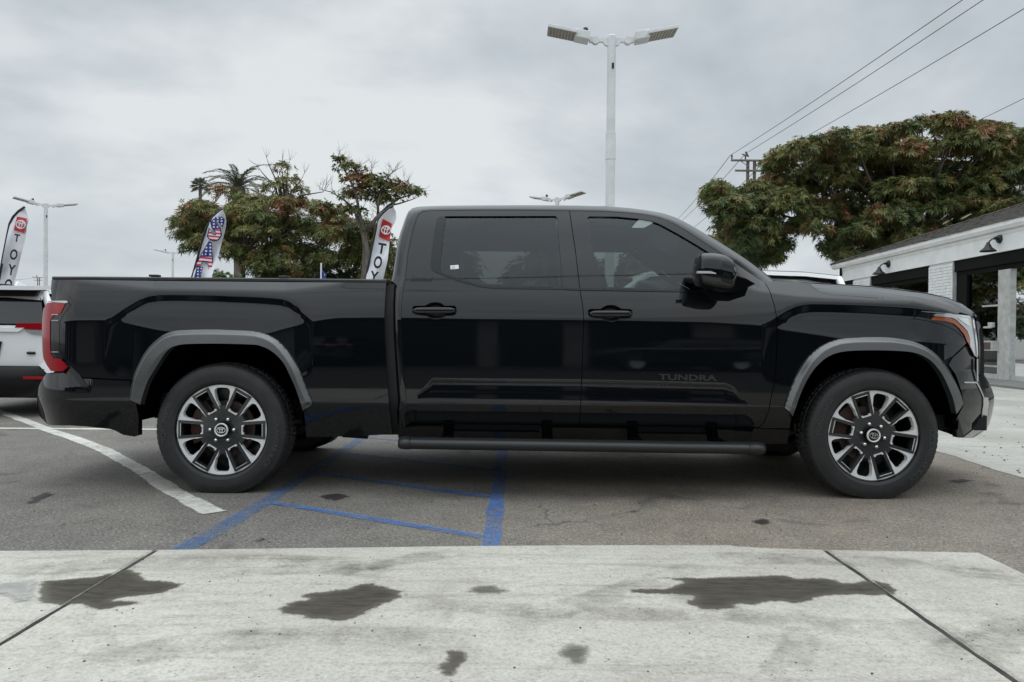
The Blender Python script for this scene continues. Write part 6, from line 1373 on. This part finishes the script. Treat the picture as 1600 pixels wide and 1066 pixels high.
def leaf_cols(P, zlo, zhi, rust=0.5, warm=0.0):
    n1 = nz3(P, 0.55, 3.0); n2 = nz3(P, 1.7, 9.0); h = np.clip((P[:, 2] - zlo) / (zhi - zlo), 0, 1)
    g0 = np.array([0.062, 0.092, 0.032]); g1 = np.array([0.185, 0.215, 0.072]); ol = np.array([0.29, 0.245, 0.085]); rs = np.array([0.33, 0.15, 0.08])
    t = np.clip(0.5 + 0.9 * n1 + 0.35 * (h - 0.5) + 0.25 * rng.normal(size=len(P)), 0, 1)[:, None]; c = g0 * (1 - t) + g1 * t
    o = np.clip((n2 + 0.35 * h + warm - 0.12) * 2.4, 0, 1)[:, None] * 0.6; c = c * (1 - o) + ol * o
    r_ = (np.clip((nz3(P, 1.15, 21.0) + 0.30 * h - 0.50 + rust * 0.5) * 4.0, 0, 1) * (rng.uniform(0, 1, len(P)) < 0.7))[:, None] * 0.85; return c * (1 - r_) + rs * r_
def fill(poly, n, r0, r1, dep, dd, asp=0.62):
    """clumps of foliage filling a crown outline"""
    Q = np.array(poly, float); out = []; lo, hi = Q.min(0), Q.max(0); tries = 0
    while len(out) < n and tries < 20000:
        tries += 1; p = lo + (hi - lo) * rng.uniform(size=2); r = rng.uniform(r0, r1)
        if not inside(Q, p[None])[0] or seg_dist(Q, p[None])[0] < r * 0.62: continue
        if any((p[0] - o[0]) ** 2 + ((p[1] - o[1]) / asp) ** 2 < (0.45 * min(r, o[2])) ** 2 for o in out): continue
        out.append((p[0], p[1], r))
    L = resample(Q, 17.0); I = inset(L, 13.0)
    for p in I:
        if inside(Q, p[None])[0]: r = rng.uniform(17, 25); out.append((p[0] + rng.uniform(-4, 4), p[1] + rng.uniform(-3, 3), r))
    return [lump(x, y, r, r * asp, dep, None, rng.uniform(-dd, dd)) for x, y, r in out]
def limbs(b, base, tips, r0, trunk_top, seed=1):
    """trunk and a limb to each tip"""
    t = Vector(trunk_top); b.tube([base, base.lerp(t, 0.5) + Vector((0.1, 0.05, 0)), t], [r0, r0 * 0.85, r0 * 0.75], 10)
    for q in tips:
        q = Vector(q); m = t.lerp(q, 0.5) + Vector((rng.uniform(-.3, .3), rng.uniform(-.3, .3), rng.uniform(-0.2, 0.4))); b.tube([t - Vector((0, 0, 0.2)), t.lerp(m, 0.5) + Vector((0, 0, 0.1)), m, q], [r0 * 0.30, r0 * 0.24, r0 * 0.17, r0 * 0.06], 6)
def twigs(b, pts, axes, L, r=0.015, forks=3):
    for p, a in zip(pts, axes):
        p = Vector(p); a = Vector(a); q = p + a * L * 0.5; b.tube([p, q], [r, r * 0.7], 4)
        for _ in range(forks):
            d = (a + Vector(rng.normal(size=3) * 0.45)).normalized(); m = q + d * L * 0.35; b.tube([q, m, m + (d + Vector((0, 0, 0.25))) * L * 0.3], [r * 0.6, r * 0.45, r * 0.2], 3)
def lump(px, py, rx, ry, dep, rd=None, dy=0.0):
    p = atd(px, py, dep + dy); s = dep / FPX; return (p.x, p.y, p.z, rx * s, (rd if rd else (rx + ry) / 2) * s, ry * s)
# big tree behind the shop
TD = 33.0
BIG = [(1106, 290), (1122, 280), (1150, 298), (1168, 290), (1190, 274), (1203, 246), (1216, 233), (1262, 218), (1300, 206), (1345, 199), (1400, 194), (1440, 183), (1490, 178), (1530, 190), (1560, 192), (1594, 208), (1612, 240), (1660, 260), (1660, 340), (1600, 335), (1540, 352), (1480, 375), (1400, 398), (1335, 416), (1305, 412), (1284, 378), (1258, 366), (1240, 374), (1230, 395), (1212, 418), (1186, 424), (1160, 408), (1142, 388), (1130, 372), (1124, 350), (1112, 335), (1106, 310)]
big_l = fill(BIG, 120, 20, 42, TD, 2.2) + [lump(x, y, r, r * 0.6, TD, None, dy) for x, y, r, dy in ((1290, 272, 45, 0), (1335, 288, 42, 1), (1262, 300, 40, 1), (1312, 322, 44, 1), (1282, 336, 36, 0), (1350, 340, 40, 1), (1230, 320, 36, 1), (1385, 300, 44, 1), (1430, 285, 44, 1), (1300, 250, 40, 1), (1360, 250, 44, 1.5), (1340, 375, 40, 1), (1480, 320, 44, 1), (1530, 300, 40, 1))]
bp_ = atd(1430, 520, TD + 1); tr = empty('broad_tree', (bp_.x, bp_.y, 0)); tag(tr, 'large spreading evergreen with rust tinted leaves behind the white shop', 'tree'); TO = (bp_.x, bp_.y, 0)
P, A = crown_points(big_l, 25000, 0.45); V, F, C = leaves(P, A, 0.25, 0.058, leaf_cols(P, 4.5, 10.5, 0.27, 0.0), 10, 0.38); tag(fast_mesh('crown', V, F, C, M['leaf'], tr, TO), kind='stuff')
b = MB(); limbs(b, Vector(TO), [l[:3] for l in big_l[::4] if l[2] > 6.4], 0.42, (TO[0] - 0.2, TO[1] + 0.5, 5.3)); t_ = b.obj('trunk', M['bark'], tr, True, TO)
# second, lower tree behind it
TD2 = 44.0
sm_l = [lump(1128, 385, 40, 22, TD2), lump(1165, 395, 36, 20, TD2), lump(1090, 400, 36, 20, TD2), lump(1195, 405, 26, 18, TD2), lump(1130, 420, 50, 30, TD2)]
bp_ = atd(1140, 520, TD2); tr2 = empty('small_tree', (bp_.x, bp_.y, 0)); tag(tr2, 'yellowish tree low behind the windscreen pillar of the truck', 'tree'); TO2 = (bp_.x, bp_.y, 0)
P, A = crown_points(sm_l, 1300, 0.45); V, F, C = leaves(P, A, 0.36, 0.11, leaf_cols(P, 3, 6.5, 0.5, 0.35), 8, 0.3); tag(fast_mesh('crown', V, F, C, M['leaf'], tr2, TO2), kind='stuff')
b = MB(); limbs(b, Vector(TO2), [l[:3] for l in sm_l], 0.25, (TO2[0], TO2[1], 2.4)); b.obj('trunk', M['bark'], tr2, True, TO2)
# rust coloured tree behind the truck bed
TD3 = 34.0
LEFT = [(274, 345), (300, 318), (322, 308), (345, 326), (370, 314), (400, 308), (420, 326), (440, 304), (470, 306), (482, 326), (500, 312), (522, 326), (545, 342), (582, 346), (604, 368), (620, 402), (618, 470), (480, 470), (420, 455), (395, 430), (382, 418), (350, 404), (325, 396), (296, 386), (276, 374)]
l_l = fill(LEFT, 95, 16, 34, TD3, 2.0) + [lump(440, 262, 16, 9, TD3), lump(452, 285, 18, 14, TD3), lump(430, 296, 20, 14, TD3), lump(470, 300, 14, 10, TD3), lump(310, 330, 26, 13, TD3), lump(296, 350, 20, 9, TD3), lump(318, 385, 30, 12, TD3), lump(348, 302, 24, 12, TD3), lump(385, 314, 26, 14, TD3), lump(410, 318, 24, 14, TD3), lump(285, 345, 10, 6, TD3), lump(300, 392, 22, 10, TD3)]
bp_ = atd(372, 520, TD3); tr3 = empty('rusty_tree', (bp_.x, bp_.y, 0)); tag(tr3, 'bushy tree with rust red and green leaves behind the truck bed', 'tree'); TO3 = (bp_.x, bp_.y, 0)
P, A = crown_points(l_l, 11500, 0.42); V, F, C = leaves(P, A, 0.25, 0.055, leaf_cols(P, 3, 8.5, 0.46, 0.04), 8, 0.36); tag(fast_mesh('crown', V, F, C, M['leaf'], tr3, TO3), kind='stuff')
b = MB(); limbs(b, Vector(TO3), [l[:3] for l in l_l[::2] if l[2] > 4.8 and abs(l[0] - TO3[0]) < 3.2], 0.14, (TO3[0] + 0.2, TO3[1], 4.4)); b.tube([Vector(TO3) + Vector((3.6, 0.5, 0)), Vector(TO3) + Vector((3.3, 0.5, 2.0)), Vector(TO3) + Vector((2.9, 0.3, 4.6)), Vector(TO3) + Vector((2.6, 0.2, 6.2))], [0.22, 0.18, 0.12, 0.04], 8)
tp = [atd(px, py, TD3) for px, py in ((440, 262), (420, 258), (450, 262), (470, 282), (505, 300), (430, 280), (408, 268))]; twigs(b, tp, [(0.1, 0, 1), (-0.3, 0, 1), (0.25, 0, 1), (0.5, 0, 1), (0.4, 0, 1), (-0.4, 0, 1), (-0.5, 0, 0.8)], 0.7, 0.014, 4)
for q in tp: b.tube([atd(445, 345, TD3), atd(445, 310, TD3).lerp(q, 0.4), q], [0.07, 0.045, 0.02], 5)
b.obj('trunk', M['bark'], tr3, True, TO3)
# sparse, half bare tree to its right
TD4 = 31.0
s_l = [lump(545, 262, 22, 10, TD4), lump(560, 280, 30, 14, TD4), lump(590, 290, 34, 18, TD4), lump(620, 298, 28, 14, TD4), lump(645, 300, 20, 9, TD4), lump(565, 305, 36, 14, TD4), lump(600, 312, 26, 12, TD4), lump(530, 250, 12, 8, TD4), lump(548, 330, 24, 12, TD4)]
bp_ = atd(566, 520, TD4); tr4 = empty('sparse_tree', (bp_.x, bp_.y, 0)); tag(tr4, 'half bare tree with thin branches and small leaves beside the cab', 'tree'); TO4 = (bp_.x, bp_.y, 0)
P, A = crown_points(s_l, 900, 0.15); V, F, C = leaves(P, A, 0.19, 0.075, leaf_cols(P, 5, 9, 0.34, 0.0) * 0.9, 6, 0.3); tag(fast_mesh('crown', V, F, C, M['leaf'], tr4, TO4), kind='stuff')
b = MB(); w4 = lambda px, py, dz=0: atd(px, py, TD4 + dz)
b.tube([Vector(TO4), w4(570, 440), w4(572, 390), w4(568, 362), w4(556, 335)], [0.20, 0.17, 0.14, 0.10, 0.07], 8)
for pts, r0 in (([(572, 362), (590, 340), (606, 322), (625, 310), (650, 302)], 0.10), ([(568, 360), (560, 330), (556, 305), (548, 280), (535, 258), (524, 243)], 0.09), ([(590, 340), (592, 315), (598, 290), (612, 272), (622, 262)], 0.06), ([(556, 310), (570, 292), (580, 275), (582, 262)], 0.05), ([(556, 330), (535, 312), (518, 300), (500, 296)], 0.05), ([(606, 322), (625, 318), (645, 312), (658, 306)], 0.05), ([(548, 285), (560, 268), (563, 252)], 0.04), ([(612, 300), (630, 288), (648, 290)], 0.035)):
    q = [w4(x + rng.uniform(-2, 2), y, rng.uniform(-.5, .5)) for x, y in pts]; b.tube(q, [r0 * (1 - 0.85 * i / (len(q) - 1)) for i in range(len(q))], 6)
    for i in range(1, len(q)):
        for _ in range(5):
            s = q[i - 1].lerp(q[i], rng.uniform()); d = Vector((rng.normal() * 0.7, rng.normal() * 0.5, 0.6 + 0.5 * rng.uniform())).normalized(); twigs(b, [s], [d], rng.uniform(0.35, 0.7), 0.010, 3)
b.obj('trunk', M['bark'], tr4, True, TO4)
# small bright shrub
bp_ = atd(340, 432, 30); sh = empty('green_shrub', (bp_.x, bp_.y, 0)); tag(sh, 'small bright green shrub just above the bed rail', 'shrub'); TO5 = (bp_.x, bp_.y, 0)
P, A = crown_points([lump(340, 432, 22, 9, 30), lump(330, 452, 40, 24, 30), lump(355, 445, 24, 16, 30)], 420, 0.4); c = np.tile([[0.10, 0.15, 0.03]], (len(P), 1)) * rng.uniform(.6, 1.3, (len(P), 1)); V, F, C = leaves(P, A, 0.16, 0.06, c, 7); tag(fast_mesh('crown', V, F, C, M['leaf'], sh, TO5), kind='stuff')
b = MB(); limbs(b, Vector(TO5), [lump(330, 450, 1, 1, 30)[:3], lump(352, 445, 1, 1, 30)[:3]], 0.08, (TO5[0], TO5[1], 0.9)); b.obj('trunk', M['bark'], sh, True, TO5)
# palms
def frond(b, C_, base, az, el0, L, droop, nleaf, ll, m_w=0.035, vs=None):
    pts = []; p = Vector(base); el = el0
    n = 9
    for k in range(n + 1):
        pts.append(p.copy()); d = Vector((math.cos(az) * math.cos(el), math.sin(az) * math.cos(el), math.sin(el))); p = p + d * (L / n); el -= droop / n
    b.tube(pts, [0.03 * (1 - 0.8 * i / n) for i in range(n + 1)], 4)
    for k in range(1, nleaf):
        t = k / nleaf * n; i = min(int(t), n - 1); q = pts[i].lerp(pts[i + 1], t - i); d = (pts[i + 1] - pts[i]).normalized(); s = d.cross(Vector((0, 0, 1))).normalized()
        w = ll * math.sin(math.pi * (0.12 + 0.85 * k / nleaf)) ** 0.7
        for sg in (-1, 1):
            e = (d * 0.75 + s * sg * 0.8 + Vector((0, 0, 0.15 - 0.35 * rng.uniform()))).normalized() * w; b.add([q, q + e * 0.5 + d * m_w, q + e, q + e * 0.5 - d * m_w * 0.3], [(0, 1, 2, 3)])
M['palm'] = mat('palm_frond', (0.05, 0.065, 0.03), 0.5, build=mottled((0.06, 0.075, 0.045), (0.13, 0.145, 0.085), 1.5))
c0 = atd(372, 296, 46); pm = empty('date_palm', (c0.x, c0.y, 0)); tag(pm, 'feathery date palm rising above the rust coloured tree', 'palm tree'); PO = (c0.x, c0.y, 0)
b = MB()
for k in range(26):
    az = k * 2.399 + rng.uniform(-.2, .2); e = R(80) - R(62) * (k / 26) ** 0.9; frond(b, None, c0, az, e, rng.uniform(2.5, 2.9), 1.55 + 0.3 * rng.uniform(), 46, 0.34, 0.06)
b.obj('crown', M['palm'], pm, False, PO, fix=False)
b = MB(); b.tube([(c0.x, c0.y, 0), (c0.x + 0.1, c0.y, c0.z * 0.5), c0], [0.36, 0.32, 0.30], 12); b.lathe([(0.3, -0.8), (0.5, -0.3), (0.42, 0.1), (0.1, 0.3)], 12, c0); b.obj('trunk', M['bark'], pm, True, PO)
c0 = atd(313, 291, 62); fp = empty('fan_palm', (c0.x, c0.y, 0)); tag(fp, 'small distant fan palm left of the date palm', 'palm tree'); PO = (c0.x, c0.y, 0); b = MB()
for k in range(26):
    az = k * 2.399; e = R(85) - R(120) * (k / 26); d = Vector((math.cos(az) * math.cos(e), math.sin(az) * math.cos(e), math.sin(e))); h = c0 + d * 0.35; s = d.cross(Vector((0, 0, 1))).normalized(); u = s.cross(d)
    b.tube([c0, h], 0.02, 4)
    for j in range(11):
        w = R(-75 + 15 * j); e2 = (d * math.cos(w) + s * math.sin(w)).normalized(); b.add([h, h + e2 * 0.28 + u * 0.02, h + e2 * 0.56 + Vector((0, 0, -0.12)), h + e2 * 0.28 - u * 0.05 + s * 0.04], [(0, 1, 2, 3)])
b.obj('crown', M['palm'], fp, False, PO, fix=False); b = MB(); b.tube([(c0.x, c0.y, 0), c0], [0.2, 0.13], 10); b.obj('trunk', M['bark'], fp, True, PO)

# tree mirrored in the shop window, standing behind the truck cab
rf_ = Vector((2.2, CAM.y + 35, 0)); tr6 = empty('leafy_tree', rf_); tag(tr6, 'leafy tree behind the truck cab, mirrored in the shop window', 'tree')
lm6 = [(rf_.x + dx, rf_.y + dy, z, r_, r_, r_ * 0.8) for dx, dy, z, r_ in ((0, 0, 4.6, 1.5), (-1.5, 0.4, 3.8, 1.2), (1.4, 0.2, 3.9, 1.2), (0.4, -0.8, 3.4, 1.2), (-0.7, 0.6, 5.3, 1.0), (2.3, 0, 3.0, 0.8), (-2.2, 0, 2.9, 0.9))]
P, A = crown_points(lm6, 1500, 0.4); V, F, C = leaves(P, A, 0.30, 0.09, leaf_cols(P, 2, 6, 0.3, 0.1), 8); tag(fast_mesh('crown', V, F, C, M['leaf'], tr6, rf_), kind='stuff')
b = MB(); limbs(b, rf_, [l[:3] for l in lm6], 0.22, (rf_.x, rf_.y, 2.0)); b.obj('trunk', M['bark'], tr6, True, rf_)

for dx, lab, rz_ in ((-5.4, 'leafy tree hidden behind the rear door of the truck', 2.0), (4.6, 'leafy tree hidden behind the front door of the truck', 4.1)):
    c_ = copy_tree(tr6); c_.location = (rf_.x + dx, rf_.y + 2, 0); c_.rotation_euler = (0, 0, rz_); c_['label'] = lab; c_['group'] = 'trees behind the cab'
tr6['group'] = 'trees behind the cab'
hg = empty('hedge_screen', (0, CAM.y + 39, 0)); tag(hg, 'low dark hedge added unseen behind the truck to block sky in the shop window', 'hedge_screen')  # foliage added out of sight to keep bright sky off the shop glass
hl_ = [(x, CAM.y + 39 + rng.uniform(-.3, .3), 1.55 + rng.uniform(-.1, .15), 0.75, 0.7, 1.6) for x in np.arange(-7, 8.6, 0.8)]
P, A = crown_points(hl_, 3600, 0.5); P[:, 2] = np.maximum(P[:, 2], 0.05); V, F, C = leaves(P, A, 0.26, 0.09, leaf_cols(P, 0, 3, 0.1, -0.2) * 0.6, 7); tag(fast_mesh('foliage', V, F, C, M['leaf'], hg, (0, CAM.y + 39, 0)), kind='stuff')
# ================================================================== UTILITY POLES AND WIRES
M['timberpole'] = mat('pole_timber', (0.15, 0.13, 0.115), 0.9, build=mottled((0.12, 0.105, 0.095), (0.2, 0.18, 0.16), 3)); M['wire'] = mat('wire', (0.09, 0.09, 0.09), 0.6); M['insul'] = mat('insulator', (0.05, 0.05, 0.05), 0.4)
def upole(px, dep, H, sc=1.0, rz=0.0):
    p = atd(px, 500, dep); r = empty('utility_pole', (p.x, p.y, 0)); b = MB()
    for x in (-0.28, 0.28): b.tube([(x * sc, 0, 0), (x * sc, 0, H)], 0.14 * sc, 8)
    b.obj('pole', M['timberpole'], r)
    for z, w in ((H - 0.1, 1.75), (H - 0.95, 1.4)): b = MB(); b.box((0, -0.2 * sc, z), (2 * w * sc, 0.12 * sc, 0.15 * sc)); b.obj('cross_arm', M['timberpole'], r)
    for s in (-1, 1): b = MB(); b.tube([(0.95 * s * sc, -0.2, H - 0.15), (0.25 * s * sc, -0.2, H - 0.62)], 0.03, 5); b.obj('brace', M['timberpole'], r)
    for x in (-1.68, -0.55, 1.68): b = MB(); b.lathe([(0.04, 0), (0.08, 0.10), (0.05, 0.14), (0.085, 0.24), (0.06, 0.36), (0, 0.40)], 10, (x * sc, -0.2, H)); b.obj('insulator', M['insul'], r, True)
    b = MB(); b.box((-0.42 * sc, -0.2, H + 0.42), (0.10, 0.1, 0.5), rot=Matrix.Rotation(R(-30), 3, 'Y')); b.box((-0.62 * sc, -0.2, H + 0.35), (0.45, 0.1, 0.07), rot=Matrix.Rotation(R(20), 3, 'Y')); b.obj('switch_arm', M['insul'], r)
    return r
UD = 62.0; zt = atd(1170, 250, UD).z
up = upole(1171, UD, zt); tag(up, 'timber utility pole with two cross arms beside the big tree', 'utility pole')
ud2 = 240.0; up2 = upole(60, ud2, atd(60, 433.5, ud2).z, 1.0); tag(up2, 'tiny distant utility pole above the roof of the white SUV at the left', 'utility pole')
def wire(p, q, sag, label, rad=0.016, n=30, grp='overhead wires'):
    pts = [p.lerp(q, k / n) - Vector((0, 0, sag * 4 * (k / n) * (1 - k / n))) for k in range(n + 1)]; b = MB(); b.tube(pts, rad, 5); o = b.obj('wire', M['wire']); tag(o, label, 'wire', grp)
def far_end(p, px, py, t):
    """a line from p through the sight line of a pixel, level with p, carried on by factor t"""
    d = ray(px, py); q = CAM + d * ((p.z - CAM.z) / d.z); return p + (q - p) * t
pA, pB, pC = atd(1141, 243, UD), atd(1165, 240, UD), atd(1201, 246, UD)
wire(pA, far_end(pA, 1492, 0, 1.6), 0.25, 'highest overhead wire rising from the left end of the cross arm', 0.021)
wire(pB, far_end(pB, 1524, 0, 1.6), 0.25, 'middle overhead wire rising to the upper right', 0.021)
wire(pC, far_end(pC, 1600, 6, 1.5), 0.25, 'lowest of the three wires rising to the upper right corner', 0.021)
for (px, py), p, lab in (((1058, 338), pA, 'wire running down left from the pole, highest of three'), ((1064, 341), pB, 'wire running down left from the pole, middle of three'), ((1082, 352), pC, 'wire running down left from the pole, lowest of three')):
    q = atd(px, py, 118); wire(p, p + (q - p) * 1.5, 0.6, lab, 0.028)
pD = atd(1520, 192.5, 36); wire(pD, far_end(pD, 1600, 152, 2.0), 0.05, 'short stretch of wire right of the tree top', 0.014)
wire(atd(60, 432, ud2), atd(-60, 436, 60), 0.5, 'faint wire at the left edge behind the flag', 0.03)

# ================================================================== ACROSS THE LOT, BEHIND THE PHOTOGRAPHER (mirrored in the paint)
M['dkbuild'] = mat('dark_glazing', (0.015, 0.018, 0.02), 0.25); M['beige'] = mat('pale_stucco', (0.30, 0.30, 0.29), 0.8, build=mottled((0.26,) * 3, (0.34, 0.34, 0.33), 1.0))
hall = empty('showroom_building', (0, -19, 0)); tag(hall, 'long low building with pale columns mirrored in the dark doors of the truck', 'building'); HO = (0, -19, 0)
b = MB(); b.box((2, -22.5, 1.9), (64, 6.4, 3.8)); b.obj('wall', M['dkbuild'], hall, off=HO); b = MB(); b.box((2, -22, 4.0), (66, 8.4, 0.5)); b.obj('roof', M['dkbuild'], hall, off=HO)
for i in range(14):
    x = -26 + 4.1 * i + rng.uniform(-.8, .8); b = MB(); b.box((x, -18.9, 1.85), (0.55 + 0.7 * rng.uniform(), 0.5, 3.7)); b.obj('column', M['beige'], hall, off=HO)
wire(Vector((-30, -10, 7.6)), Vector((34, -10, 13.6)), 0.3, 'overhead wire mirrored in the windows of the truck', 0.02)
car4 = copy_tree(car3); car4.location = (-4.5, -17.5, 0); car4.rotation_euler = (0, 0, R(96)); car4['label'] = 'dark SUV parked across the lot, mirrored in the rear of the truck'
car5 = copy_tree(car3); car5.location = (6.8, -16.2, 0); car5.rotation_euler = (0, 0, R(86)); car5['label'] = 'dark SUV parked across the lot, mirrored in the front of the truck'
